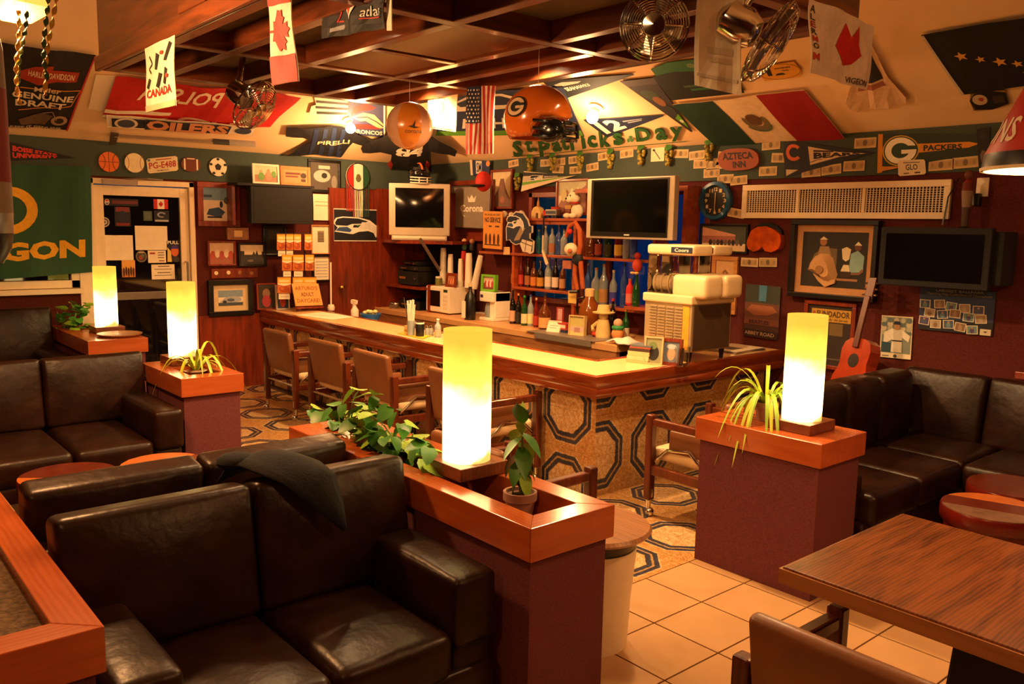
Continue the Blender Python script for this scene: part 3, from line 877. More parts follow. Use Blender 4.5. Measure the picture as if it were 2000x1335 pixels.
# ================================================================== CHAIRS (local: faces +y, rear legs at y = 0)
def make_chair(label, loc, rz):
    e = thing('arm_chair', label, 'chair', loc, rz, 'wood and vinyl captain chairs on casters')
    W, D = .285, .47
    for sx in (-1, 1):
        for y in (0, D):
            MB().box((sx * W - .026, y - .024, .10), (sx * W + .026, y + .024, .62), 'chair_wood').build('leg', e, local=True, bevel=.008)
            m = MB(); m.lathe((sx * W, y, .05), [(.016, 0), (.018, .06), (.026, .07), (.026, .12)], 'chrome', 12)
            c = m.build('caster', e, local=True, smooth=True)
            m = MB(); m.ball((sx * W, y - .012, .027), .027, 'chrome', 12, 8); w2 = m.build('wheel', c, local=True, smooth=True)
        MB().box((sx * W - .022, .024, .555), (sx * W + .022, D - .024, .60), 'chair_wood').build('arm', e, local=True, bevel=.008)
        MB().box((sx * W - .02, .024, .26), (sx * W + .02, D - .024, .315), 'chair_wood').build('side_rail', e, local=True, bevel=.006)
    for z, y in ((.585, -.0), (.30, 0.0)):
        MB().tube([(-W + .026, y, z), (W - .026, y, z)], .011, 'chrome', 10).build('chrome_rail', e, local=True, smooth=True)
    for sx in (-1, 1):
        q = sx * (W - .02)
        MB().tube([(q, .06, .33), (q, .2, .44), (q, .36, .42), (q, .46, .33)], .01, 'chrome', 8).build('chrome_bow', e, local=True, smooth=True)
    # bucket: padded back and seat
    m = MB(); m.rbox((-W + .03, -.02, 0), (W - .03, .03, .365), .022, 'vinyl', 3, (0, .015, 0)); m.xf(Matrix.Translation((0, .02, .40)) @ Matrix.Rotation(.16, 4, 'X')); m.build('backrest', e, local=True, smooth=True)
    m = MB(); m.rbox((-W + .03, .04, .34), (W - .03, D + .02, .42), .035, 'seat_vinyl', 3, (0, 0, .012)); m.build('seat', e, local=True, smooth=True)
    m = MB(); m.rbox((-W + .035, .03, .40), (-W + .075, D - .1, .54), .018, 'vinyl', 2); m.build('side_pad', e, local=True, smooth=True)
    m = MB(); m.rbox((W - .075, .03, .40), (W - .035, D - .1, .54), .018, 'vinyl', 2); m.build('side_pad', e, local=True, smooth=True)
    return e
ch = make_chair('brown vinyl bar chair nearest the west wall, first along the bar', (-6.94, 3.25, 0), 0)
def chair_copy(label, loc, rz):
    r = dup(ch, loc, rz, label); return r
chair_copy('brown vinyl bar chair, second along the bar from the west wall', (-6.12, 3.28, 0), .02)
chair_copy('brown vinyl bar chair, third along the bar, above the pothos leaves', (-5.39, 3.27, 0), -.03)
chair_copy('brown vinyl bar chair partly hidden behind the large lamp, nearest the bar corner', (-4.38, 3.27, 0), 0)
chair_copy('arm chair backed against the planted divider, mostly hidden by it', (-2.90, 2.26, 0), 0)
chair_copy('arm chair at the tiled bar end, seen from its side behind the planter', (-2.70, 4.10, 0), PI / 2)
chair_copy('arm chair in the lower right corner at the wood table', (-.87, 1.80, 0), 0)

# ================================================================== TABLES
e = thing('dining_table', 'square wood-grain laminate table on a black pedestal, right foreground', 'table', (-.8, 2.49, 0))
MB().box((-1.255, 2.12, .69), (-.45, 2.87, .745), 'table_wood').build('table_top', e, bevel=.004)
MB().box((-1.262, 2.113, .695), (-.443, 2.12, .738), 'teak').build('edge_band', e)
MB().box((-1.262, 2.12, .695), (-1.255, 2.877, .738), 'teak').build('edge_band', e)
m = MB(); m.add([(-.93, 2.4, 0), (-.6, 2.4, 0), (-.6, 2.65, 0), (-.93, 2.65, 0), (-.88, 2.42, .69), (-.64, 2.42, .69), (-.64, 2.6, .69), (-.88, 2.6, .69)], [(3, 2, 1, 0), (4, 5, 6, 7), (0, 1, 5, 4), (1, 2, 6, 5), (2, 3, 7, 6), (3, 0, 4, 7)], 'black'); m.build('pedestal', e, bevel=.01)
MB().box((-1.02, 2.3, 0), (-.5, 2.72, .03), 'black').build('foot_plate', e, bevel=.008)
basic('drum_side', '5a1208', .25, var=.15)
basic('veneer_light', 'b4602a', .25, var=.15); basic('veneer_dark', '5a1e0e', .25, var=.2); basic('veneer_grey', '6e5040', .3, var=.3)
def drum(label, x, y, r, z, ang, cols):
    e = thing('drum_table', label, 'table', (x, y, 0), ang, 'low round drum tables')
    MB().lathe((0, 0, 0), [(r * .82, 0), (r * .82, .06), (r * .9, .07), (r * .9, z - .07)], 'drum_side', 40).build('drum', e, local=True, smooth=True)
    m = MB(); m.lathe((0, 0, z - .07), [(r * .96, 0), (r, .01), (r, .062), (r * .985, .07)], 'drum_side', 48); m.build('rim', e, local=True, smooth=True)
    n = 3; bounds = [-r * .98, -r * .25, r * .4, r * .98]
    for k in range(3):
        pts = []
        y0, y1 = bounds[k], bounds[k + 1]; R = r * .975
        for i in range(9):
            yy = y0 + (y1 - y0) * i / 8; pts.append((math.sqrt(max(R * R - yy * yy, 0)), yy))
        for i in range(9):
            yy = y1 + (y0 - y1) * i / 8; pts.append((-math.sqrt(max(R * R - yy * yy, 0)), yy))
        q = []
        for p in pts:
            if not q or (abs(p[0] - q[-1][0]) + abs(p[1] - q[-1][1])) > 1e-4: q.append(p)
        MB().prism(q, (0, 0, z - .0005), (1, 0, 0), (0, 1, 0), (0, 0, .004), cols[k]).build('veneer_panel', e, local=True)
drum('low round table with a light and dark veneer top, nearer of the left pair', -4.47, .97, .225, .45, .95, ('veneer_light', 'veneer_dark', 'veneer_dark'))
drum('low round table with a light and dark veneer top, farther of the left pair', -4.40, 1.40, .21, .45, 2.2, ('veneer_dark', 'veneer_light', 'veneer_light'))
drum('low red drum table right of the wood table, nearer of the two', -1.415, 4.175, .222, .45, .3, ('veneer_grey', 'veneer_dark', 'veneer_light'))
drum('low red drum table in front of the corner sofa, farther of the two', -1.475, 4.63, .222, .45, .3, ('veneer_dark', 'veneer_dark', 'veneer_dark'))
e = thing('pedestal_table', 'round brown table on a cream barrel pedestal, behind the divider end', 'table', (-2.31, 2.43, 0))
MB().lathe((-2.31, 2.43, .48), [(.235, 0), (.245, .012), (.235, .025)], 'teak', 40).build('table_top', e, smooth=True)
MB().lathe((-2.31, 2.43, 0), [(.16, 0), (.168, .2), (.185, .4), (.185, .42)], 'white_paint', 32).build('barrel', e, smooth=True)
MB().lathe((-2.31, 2.43, .42), [(.18, 0), (.2, .06)], 'black', 32).build('collar', e, smooth=True)
# dark cap lying on the sofa back
e = thing('navy_jacket', 'dark navy jacket slung over the back of the foreground sofa', 'jacket', (-2.72, 1.22, .83))
basic('navy_cloth', '0c0d14', .95, var=.3, scale=40, bmp=.3, bscale=120)
m = MB(); n = 14; vs, fs = [], []
path = [(-2.83, .80), (-2.78, .868), (-2.70, .890), (-2.60, .885), (-2.505, .855), (-2.452, .76), (-2.425, .68)]
for i, (x, z) in enumerate(path):
    for j in range(7):
        t = j / 6; y0 = (1.08, 1.09, 1.10, 1.12, 1.18, 1.27, 1.345)[i]; y1 = (1.29, 1.31, 1.33, 1.35, 1.365, 1.37, 1.37)[i]
        yy = y0 + (y1 - y0) * t; vs.append((x + .012 * math.sin(5 * t + i), yy, z + .03 * math.sin(PI * t) * (1 if i < 4 else .3)))
for i in range(len(path) - 1):
    for j in range(6): a = i * 7 + j; fs.append((a, a + 7, a + 8, a + 1))
m.add(vs, fs, 'navy_cloth'); o = m.build('cloth', e, smooth=True); md = o.modifiers.new('s', 'SOLIDIFY'); md.thickness = .008
m = MB(); m.ball((-2.76, 1.12, .885), .06, 'navy_cloth', 16, 8, (1, 1.1, .5)); m.build('hood', e, smooth=True)
# ================================================================== PENDANT LAMPS
basic('amber_glass', 'e8a848', .35, var=.1, emit=1.5)
def amber_pendant(label, x, y, z, power):
    """six-sided amber glass pendant on a chain"""
    e = thing('pendant_lamp', label, 'lamp', (x, y, z), 0, 'amber glass pendant lamps')
    MB().lathe((x, y, z), [(.06, 0), (.13, .05), (.15, .22), (.07, .3)], 'amber_glass', 6).build('glass_shade', e)
    MB().lathe((x, y, z + .3), [(.075, 0), (.03, .05), (.012, .06), (.012, .09)], 'brass', 12).build('cap', e)
    MB().tube([(x, y, z + .38), (x, y, ZT)], .006, 'brass', 6).build('chain', e)
    point_light('pendant_light', (x, y, z - .06), power, .12)
p_l = p = PY(28, -12, .75)
amber_pendant('yellow six-sided glass pendant in the top left corner, hung with streamers', p.x, p.y, p.z - .1, 165)
amber_pendant('added unseen yellow glass pendant over the near booth, above the camera', -.7, -1.1, 2.75, 55)  # out-of-view lamp, added for general light on the front booths
amber_pendant('added unseen yellow glass pendant over the east end of the room', 1.0, 2.4, 2.75, 68)  # out-of-view lamp, added to brighten the floor on the right
# red cone pendant at the right edge
tip = PY(1918, 330, 2.95)
px_, py_, pz_ = tip.x + .185, tip.y + .16, tip.z
e = thing('pendant_lamp', 'red cone pendant lamp with team lettering at the right edge', 'lamp', (px_, py_, pz_ - .1))
basic('red_shade', 'b8200f', .5, var=.06, scale=8)
basic('shade_inner', 'f4e6c0', .6, var=.03)
m = MB(); R0, R1, hh = .235, .10, .335
m.lathe((px_, py_, pz_), [(R0, 0), (R0 - .006, .05), (R1, hh)], ['black', 'red_shade'], 40, cap=False)
m.lathe((px_, py_, pz_), [(R1 - .006, hh), (R0 - .006, .004)], 'shade_inner', 40, cap=False); m.build('shade', e, smooth=True)
MB().lathe((px_, py_, pz_), [(R0 + .002, -.004), (R0 + .004, .006), (R0 - .008, .006), (R0 - .008, -.004)], 'white_paint', 40, cap=False).build('rim', e, smooth=True)
MB().lathe((px_, py_, pz_ + hh), [(R1, 0), (.03, .03), (.02, .06)], 'red_shade', 24).build('cap', e, smooth=True)
MB().tube([(px_, py_, pz_ + hh + .05), (px_, py_, ZT)], .006, 'white_paint', 6).build('cord', e)
m = MB(); m.ball((px_, py_, pz_ + .1), .05, 'bulb', 16, 10); m.build('bulb', e, smooth=True)
MB().tube([(px_ + .03, py_ - .02, pz_ + .05), (px_ - .02, py_ - .04, pz_ - .1)], .004, 'white_paint', 6).build('pull_cord', e)
m = MB(); m.lathe((px_ - .02, py_ - .04, pz_ - .19), [(.0, 0), (.045, .015), (.06, .045), (.055, .07), (.02, .1)], 'brass', 20); m.build('pull_weight', e, smooth=True)
point_light('pendant_light', (px_, py_, pz_ + .02), 26, .05)
def on_cone(a0, a1, h0, h1, layers, name):
    """print wrapped on the cone shade"""
    m = MB()
    for i, Ly in enumerate(layers):
        vs, fs, col = layer_faces(Ly); out = []
        for x, y in vs:
            hq = h0 + (h1 - h0) * y; r = R0 - .006 + (R1 - R0 + .006) * (hq - .05) / (hh - .05) + .0015 + .0006 * i
            a = a0 + (a1 - a0) * x; out.append((px_ + r * math.cos(a), py_ + r * math.sin(a), pz_ + hq))
        m.add(out, fs, col)
    return m.build(name, e)
base = math.atan2(-py_, -px_)
on_cone(base - 2.5, base - .72, .07, .17, [('t', 'FALCONS', 0, .1, 1, .9, 'f2e6d0')], 'lettering')
on_cone(base - 1.0, base - .1, .24, .30, [('r', 0, .45, 1, .6, 'f2e6d0')] + [('r', .1 + .16 * k, .1, .16 + .16 * k, .95, 'f2e6d0') for k in range(5)], 'lacing')
on_cone(base - .45, base + .35, .08, .26, [('p', [(0, .9), (.3, .95), (.6, .85), (.9, .6), (.7, .55), (.8, .3), (.5, .35), (.4, .05), (.25, .4), (.1, .5)], 'c8c0b4'), ('p', [(.15, .8), (.5, .75), (.65, .6), (.45, .5), (.3, .6)], '141010')], 'bird_emblem')
# ================================================================== PRINT SHAPES
def fit(pts, x0, y0, x1, y1): return [(x0 + p[0] * (x1 - x0), y0 + p[1] * (y1 - y0)) for p in pts]
_h = [(.5, 1), (.58, .83), (.69, .88), (.64, .62), (.78, .74), (.82, .66), (.98, .68), (.92, .53), (1.0, .46), (.72, .26), (.75, .16), (.53, .19), (.53, 0)]
MAPLE = (_h + [(1 - x, y) for x, y in _h[::-1] if x > .5])[::-1]
def maple(x0, y0, x1, y1, col, rot=False):
    pts = MAPLE if not rot else [(y, 1 - x) for x, y in MAPLE]
    return ('p', fit(pts, x0, y0, x1, y1), col)
HAWK = [(0, .62), (.06, .82), (.2, .88), (.55, .86), (.8, .74), (.95, .52), (1, .3), (.93, .02), (.88, .22), (.76, .3), (.55, .26), (.42, .16), (.2, .22), (.03, .26), (.1, .42)]
def hawk(x0, y0, x1, y1, rim='e8e4d8', dark='101626', mid='2c4a78', beak='d8d4c8'):
    b = (x0, y0, x1, y1); F = lambda q: fit(q, *b)
    return [('p', F(HAWK[::-1]), rim), ('p', F([(.04, .62), (.09, .78), (.22, .83), (.54, .81), (.76, .70), (.62, .60), (.40, .58), (.30, .50), (.06, .52)][::-1]), dark),
            ('p', F([(.05, .30), (.13, .44), (.30, .46), (.40, .34), (.36, .24), (.2, .27)][::-1]), mid),
            ('p', F([(.62, .66), (.78, .66), (.93, .48), (.95, .30), (.92, .14), (.86, .30), (.74, .38), (.56, .36)][::-1]), beak),
            ('p', F([(.44, .54), (.60, .56), (.54, .44), (.42, .44)][::-1]), dark), ('e', x0 + .53 * (x1 - x0), y0 + .53 * (y1 - y0), .03 * (x1 - x0), .03 * (y1 - y0), '58a02c')]
def gee(cx, cy, rx, ry, ring='c8a020', field='1e3a24', letter='ece4cc'):
    return [('e', cx, cy, rx, ry, ring), ('e', cx, cy, rx * .93, ry * .93, field), ('e', cx, cy, rx * .86, ry * .86, letter), ('e', cx, cy, rx * .5, ry * .5, field),
            ('p', [(cx + rx * .1, cy + ry * .02), (cx + rx * .9, cy + ry * .02), (cx + rx * .85, cy + ry * .3), (cx + rx * .3, cy + ry * .3)], field), ('r', cx + rx * .05, cy - ry * .22, cx + rx * .84, cy + ry * .04, letter)]
def photo(*cols):
    """soft snapshot: sky, ground and a few figures"""
    sky, ground, f1, f2 = cols
    return [('r', 0, .45, 1, 1, sky), ('r', 0, 0, 1, .45, ground), ('e', .3, .35, .13, .25, f1), ('e', .3, .66, .06, .09, 'd8a070'), ('e', .62, .38, .15, .28, f2), ('e', .62, .72, .06, .09, 'c88a5c'), ('e', .84, .5, .1, .2, f1)]
cloth = lambda a, k1, k2, ph=0.0: (lambda s, t: a * (math.sin(k1 * s + k2 * t + ph) + .5 * math.sin(2.3 * k1 * s - k2 * t + 1.3)) + a * 1.6)
UP, EAST = V((0, 0, 1)), V((1, 0, 0))

# ================================================================== WEST WALL, left to right
c = quad(PW, (8, 274), (148, 308), (148, 309), (8, 314), .016)
sheet('pennant', c, [('t', 'BOISE STATE', .11, .52, .72, .84, 'd83a28', False, .05), ('t', 'UNIVERSITY', .11, .14, .74, .46, 'd83a28', False, .05)], 'black felt pennant with red university lettering above the green flag', 'pennant', base='14100f', outline=[(0, 0), (1, .45), (1, .55), (0, 1)][::-1][::-1])
tl, tr, br, bl = (-164, 317), (176, 326), (179, 531), (-164, 558)
sheet('team_flag', quad(PW, tl, tr, br, bl, .05), [('a', .5, .60, .17, .21, .62, 0, 360, 'e0a418'), ('t', 'OREGON', .04, .15, .957, .32, 'e0a418', False, .05)], 'large green cloth flag with yellow ring and lettering over the window', 'flag', base='12492a', wave=cloth(.012, 13, 3), cuts=(24, 8))
def plaque(name, label, u, v, ru, rv, base, layers, cat='plaque', thick=.012, outline=None, fn=PW, o=.016):
    c4 = wrect(fn, u - ru, v - rv, u + ru, v + rv, o)
    ol = outline or [(.5 + .5 * math.cos(2 * PI * i / 28), .5 + .5 * math.sin(2 * PI * i / 28)) for i in range(28)]
    return sheet(name, c4, layers, label, cat, base=base, thick=thick, outline=ol)
plaque('basketball_plaque', 'flat orange basketball cut-out on the green wall band', 212, 316, 20, 19.5, 'e0702a', [('r', .01, .49, .99, .51, '3a1c10'), ('r', .49, .01, .51, .99, '3a1c10'), ('a', -.12, .5, .45, .55, .95, -58, 58, '3a1c10'), ('a', 1.12, .5, .45, .55, .95, 122, 238, '3a1c10')])
plaque('baseball_plaque', 'flat cream baseball cut-out on the green wall band', 262, 318, 19, 19, 'ecdcb0', [('a', -.22, .5, .45, .55, .95, -50, 50, 'a04028'), ('a', 1.22, .5, .45, .55, .95, 130, 230, 'a04028')])
rr = [(.06, 0), (.94, 0), (1, .1), (1, .9), (.94, 1), (.06, 1), (0, .9), (0, .1)]
sheet('licence_plate', quad(PW, (285, 310), (346, 304), (348, 333), (289, 339), .016), [('t', 'PG-E488', .06, .28, .94, .72, 'b03024'), ('t', 'PA-MEXICO', .3, .08, .7, .18, '6a5040'), ('r', .3, .82, .8, .9, 'b06040'), ('r', .04, .8, .12, .95, '5a7080')], 'white licence plate with red digits between the ball cut-outs', 'licence plate', base='e0cfa8', thick=.004, outline=rr)
plaque('football_plaque', 'flat brown football cut-out with white stripes on the band', 372, 321, 19, 14, '6e3018', [('r', .14, .12, .22, .88, 'f0e4cc'), ('r', .78, .12, .86, .88, 'f0e4cc'), ('r', .3, .86, .7, .92, 'f0e4cc')], outline=[(.5 + .5 * math.copysign(abs(math.cos(a)) ** .8, math.cos(a)), .5 + .5 * math.sin(a)) for a in [2 * PI * i / 28 for i in range(28)]])
plaque('soccer_plaque', 'flat black and white soccer ball cut-out on the band', 425, 326, 17, 18, 'ece0c0', [('p', [(.5 + .2 * math.cos(PI / 2 + 2 * PI * i / 5), .5 + .2 * math.sin(PI / 2 + 2 * PI * i / 5)) for i in range(5)], '14120f')] + [('e', .5 + .42 * math.cos(PI / 2 + 2 * PI * i / 5), .5 + .42 * math.sin(PI / 2 + 2 * PI * i / 5), .09, .07, '14120f') for i in range(5)])
# papers, stickers and a painted strip of dusk light on the glass door
gd = -.026
def door_sheet(name, label, u0, v0, u1, v1, layers, base='paper', cat='notice', outline=None):
    return sheet(name, wrect(PW, u0, v0, u1, v1, gd), layers, label, cat, base=base, thick=.0015, outline=outline)
disc = [(.5 + .5 * math.cos(2 * PI * i / 20), .5 + .5 * math.sin(2 * PI * i / 20)) for i in range(20)]
door_sheet('paper_notice', 'blank white sheet taped on the lower left of the door glass', 197, 459, 260, 508, [('r', .36, .98, .54, 1.0, 'c8b890')])
door_sheet('paper_notice', 'blank white sheet in the middle of the door glass', 264, 441, 327, 488, [])
door_sheet('paper_notice', 'small printed card under the middle white sheet on the door', 289, 489, 324, 513, [('r', .1, .7, .4, .85, 'b04a30'), ('r', .55, .8, .9, .86, '50443a'), ('r', .55, .6, .9, .66, '50443a'), ('r', .55, .4, .9, .46, '50443a'), ('r', .6, .12, .9, .2, 'a04030')])
door_sheet('paper_notice', 'typed white notice low on the right of the door glass', 296, 516, 341, 545, [('r', .28, .85, .78, .9, '40382e'), ('r', .12, .66, .88, .7, '6a5c4c'), ('r', .25, .42, .8, .47, '40382e'), ('r', .12, .25, .88, .29, '6a5c4c')])
door_sheet('pull_sticker', 'upright door sticker reading PULL over a bright cartoon face', 326, 470, 351, 511, [('t', 'PULL', .05, .84, .95, 1, 'f0ece0'), ('e', .62, .5, .3, .24, 'd8682c'), ('p', [(.3, .62), (.95, .62), (.8, .8), (.4, .78)], '3a2a8a'), ('p', [(0, 0), (.35, 0), (.3, .5), (.05, .7)], 'e8c860'), ('e', .7, .12, .28, .14, '3a3430')], base='1a1620', cat='sticker')
door_sheet('maple_sticker', 'small red and white maple leaf flag sticker high on the door glass', 300, 389, 328, 408, [('r', 0, 0, .26, 1, 'c01c14'), ('r', .74, 0, 1, 1, 'c01c14'), maple(.34, .15, .66, .85, 'c01c14')], base='f0e8d8', cat='sticker')
door_sheet('round_sticker', 'round white ringed sticker at the left edge of the door glass', 195, 424, 214, 443, [('e', .5, .5, .38, .38, '26242a'), ('e', .5, .5, .26, .26, 'c8c0b0'), ('e', .5, .5, .1, .1, '3a3a44')], base='b8b0a0', cat='sticker', outline=disc)
door_sheet('crest_sticker', 'dull red and blue crest sticker on the door glass', 224, 404, 255, 442, [('p', [(.05, .75), (.95, .75), (.9, 1), (.1, 1)], '7a2c34'), ('e', .5, .5, .34, .3, '1c2034'), ('r', .08, .04, .92, .18, '7a2420')], base='16161e', cat='sticker')
door_sheet('banner_sticker', 'narrow dark red strip sticker across the top of the door glass', 202, 388, 270, 402, [('e', .1, .5, .07, .42, 'd8c8b8'), ('p', [(.04, .4), (.1, .15), (.16, .4)], '2c4878'), ('p', [(.04, .6), (.1, .92), (.16, .6)], 'c03024'), ('r', .24, .3, .98, .75, '6a2a2c')], base='17141a', cat='sticker')
door_sheet('hockey_sticker', 'dark blue sticker with a white swirl under the maple sticker', 301, 411, 330, 433, [('a', .5, .62, .3, .24, .6, 20, 300, '9aa0ac'), ('r', .05, .02, .95, .18, 'b8b4b0')], base='141c2c', cat='sticker')
door_sheet('green_sticker', 'small grey green square sticker beside the hockey sticker', 280, 412, 297, 431, [('r', .15, .15, .85, .85, '5a6a5c')], base='46584c', cat='sticker')
door_sheet('seal_sticker', 'round multicoloured seal sticker between the white sheets', 265, 489, 287, 512, [('e', .5, .5, .4, .4, '4a3a34'), ('e', .45, .42, .18, .2, 'a04434'), ('e', .62, .55, .14, .14, '5a7a5a'), ('r', .25, .8, .75, .88, 'd0c4ac')], base='7a6a5a', cat='sticker', outline=disc)
door_sheet('crowd_sticker', 'small orange photo sticker below the left white sheet', 238, 508, 264, 541, [('r', 0, .5, 1, 1, 'e8a850')] + [('e', .14 + .18 * k, .3 + .06 * (k % 2), .07, .28, '3a2414') for k in range(5)], base='c87a34', cat='sticker')
door_sheet('dusk_strip', 'pale teal strip painted as dusk light along the top of the door glass', 196, 366, 285, 376, [('r', 0, 0, 1, .3, '4a7a78')], base='5e908c', cat='sticker')  # dusk showing through the glass, painted as a flat teal sheet
# framed pictures between door and bar
framed('framed_photo', 'dark wood framed snowmobile photo right of the glass door', PW, 384, 356, 466, 442, 'panel', .055, [('r', 0, .62, 1, 1, '7aa0c0'), ('r', 0, 0, 1, .62, 'e8dcc8'), ('p', [(.12, .2), (.55, .12), (.7, .28), (.5, .42), (.2, .36)], '34507c'), ('e', .58, .5, .05, .1, '2a3a5c'), ('r', .05, .7, .3, .78, '3c5878'), ('e', .8, .62, .14, .12, '48606c'), ('r', .15, .1, .6, .15, '2a2c34')], depth=.04)
e = thing('wall_television', 'black flat television on a wall bracket above the bar end', 'television', PW(540, 400, .2) - V((0, 0, .25)))
c4 = wrect(PX, 490, 366, 611, 437, XW + .30)
mb = MB(); mb.box((XW + .2, c4[0].y, c4[0].z), (XW + .3, c4[1].y, c4[2].z), 'black_matte'); mb.build('cabinet', e, bevel=.006)
mb = MB(); mb.box((XW + .3, c4[0].y + .03, c4[0].z + .03), (XW + .302, c4[1].y - .03, c4[2].z - .03), 'black_matte'); mb.build('screen', e)
mb = MB(); mb.box((XW, c4[0].y - .13, c4[2].z + .005), (XW + .3, c4[1].y + .02, c4[2].z + .03), 'black_matte'); mb.build('shelf_board', e)
mb = MB(); mb.box((XW, c4[0].y - .13, c4[0].z - .02), (XW + .16, c4[0].y - .1, c4[2].z + .005), 'panel'); mb.build('side_board', e)
mb = MB(); mb.box((XW, (c4[0].y + c4[1].y) / 2 - .08, c4[0].z + .1), (XW + .2, (c4[0].y + c4[1].y) / 2 + .08, c4[0].z + .25), 'black'); mb.build('bracket', e)
shelf_z = c4[2].z + .031
def standing_photo(name, label, u0, v0, u1, v1, x, fcol, fw, layers, base='paper', z=None, lean=.05, cat='picture', rot=0.0):
    """framed picture standing on a surface, leaning back slightly; faces +x rotated by rot"""
    a, b, t, m_ = PX(u0, (v0 + v1) / 2, x), PX(u1, (v0 + v1) / 2, x), PX((u0 + u1) / 2, v0, x), PX((u0 + u1) / 2, v1, x)
    z0 = m_.z if z is None else z
    W, Hh = (b - a).length, t.z - z0
    return stand_frame(name, label, ((a.x + b.x) / 2, (a.y + b.y) / 2, z0), W, Hh, PI / 2 + rot, fcol, fw, layers, base, lean, cat)
def stand_frame(name, label, loc, W, Hh, rz, fcol, fw, layers, base='paper', lean=.05, cat='picture', depth=.02):
    """local: picture faces -y, width along x"""
    e = thing(name, label, cat, loc, rz); R_ = Matrix.Rotation(-lean, 4, 'X')
    m = MB()
    for a, b, c, d_ in ((-W / 2, 0, W / 2, fw), (-W / 2, Hh - fw, W / 2, Hh), (-W / 2, fw, -W / 2 + fw, Hh - fw), (W / 2 - fw, fw, W / 2, Hh - fw)):
        m.box((a, 0, b), (c, depth, d_), fcol)
    m.xf(R_); m.build('frame', e, local=True)
    m = MB()
    i = fw * .9; w_, h_ = W - 2 * i, Hh - 2 * i
    m.box((-W / 2 + i, depth * .4, i), (W / 2 - i, depth * .9, Hh - i), base)
    for k, L in enumerate(layers):
        vs, fs, col = layer_faces(L)
        m.add([(-W / 2 + i + x * w_, depth * .4 - .0006 * (k + 1), i + y * h_) for x, y in vs], [f for f in fs], col)
    m.xf(R_); m.build('picture', e, local=True)
    return e
standing_photo('standing_photo', 'white framed snapshot standing on the shelf above the wall television', 494, 320, 546, 365, XW + .2, 'e8dcc4', .02, photo('d8c4a0', 'a87a5c', '6a9a4a', 'c88a70'), z=shelf_z)
standing_photo('standing_plaque', 'orange plaque with a dark caption standing on the television shelf', 549, 325, 607, 367, XW + .2, 'e07a44', .03, [('r', .1, .6, .7, .75, '6a3020'), ('r', .1, .4, .6, .52, '7a3a28'), ('e', .82, .55, .12, .2, '3a2a24'), ('r', .72, .1, .9, .3, '4a2a1c')], base='e08a58', z=shelf_z)
framed('framed_photo', 'black framed grey picture of a helmet on the band right of the shelf', PW, 600, 312, 664, 376, 'black', .03, [('e', .42, .5, .3, .22, 'b8b4a8'), ('e', .5, .52, .1, .1, '2a2824'), ('r', .3, .76, .7, .88, 'c8c0b0'), ('e', .85, .3, .1, .24, '8a8478')], base='585048')
sheet('paper_notice', wrect(PW, 611, 379, 645, 430), [('r', .1, .55, .9, .58, 'b0a080'), ('r', .1, .7, .9, .72, 'b0a080')], 'plain white calendar sheet hanging right of the wall television', 'notice', wave=cloth(.004, 4, 3), cuts=(4, 4))
framed('framed_notice', 'thin framed white certificate with a dark text block on the maroon wall', PW, 606, 439, 645, 496, 'oak', .012, [('r', .32, .4, .68, .82, '9a8a70')] + [('r', .34, .42 + .06 * k, .66, .45 + .06 * k, '5a4c3c') for k in range(6)])
framed('framed_notice', 'black framed handwritten sheet below the certificate', PW, 609, 498, 645, 549, 'black', .018, [('r', .12, .12 + .13 * k, .88, .145 + .13 * k, '8a94a0') for k in range(6)])
e = thing('thermostat', 'small brown thermostat box above two framed photos', 'thermostat', PW(461, 470, 0))
c4 = wrect(PW, 441, 444, 483, 468, 0)
MB().box((XW, c4[0].y, c4[0].z), (XW + .04, c4[1].y, c4[2].z), 'teak').build('case', e, bevel=.004)
MB().box((XW + .04, c4[0].y + .07, c4[0].z + .03), (XW + .044, c4[1].y - .07, c4[2].z - .03), 'laminate').build('dial', e)
framed('framed_photo', 'brown framed red toned team photo, left of the small pair', PW, 404, 470, 459, 519, 'panel', .02, [('r', 0, .5, 1, 1, 'e0c0a0')] + [('e', .15 + .18 * k, .42 + .08 * (k % 2), .1, .2, ('b85040', 'e8d4bc')[k % 2]) for k in range(5)], base='a86450')
framed('framed_photo', 'black framed castle silhouette photo, right of the small pair', PW, 464, 474, 519, 520, 'black', .02, [('r', 0, .45, 1, 1, 'ecd4b0'), ('r', 0, 0, 1, .5, '3a3634'), ('r', 0, .4, .18, .68, '3a3634'), ('p', [(.5, .5), (.56, .68), (.62, .5)], '3a3634'), ('p', [(.62, .5), (.68, .72), (.74, .5)], '3a3634'), ('r', .88, .4, 1, .65, '3a3634'), ('e', .42, .2, .12, .06, '7a6a58')], base='2e2a28')
framed('framed_photo', 'dark framed smoked glass picture beside the castle photo', PW, 512, 440, 558, 500, 'black', .025, [('r', .2, .55, .8, .9, '3a2e20'), ('r', .1, .1, .9, .4, '2a221a')], base='221c16')
ky = [(422, 533), (446, 532), (468, 532), (491, 533)]
e = thing('coin_plaque', 'narrow wooden strip with a row of four round coins', 'plaque', PW(457, 541, 0))
c4 = wrect(PW, 412, 524, 502, 542, 0); MB().box((XW, c4[0].y, c4[0].z), (XW + .02, c4[1].y, c4[2].z), 'panel').build('board', e)
for i, (u, v) in enumerate(ky):
    q = PW(u, v, .02); MB().lathe(q, [(.02, 0), (.02, .006)], 'white_paint' if i < 2 else 'teak', 16, (1, 0, 0)).build('coin', e)
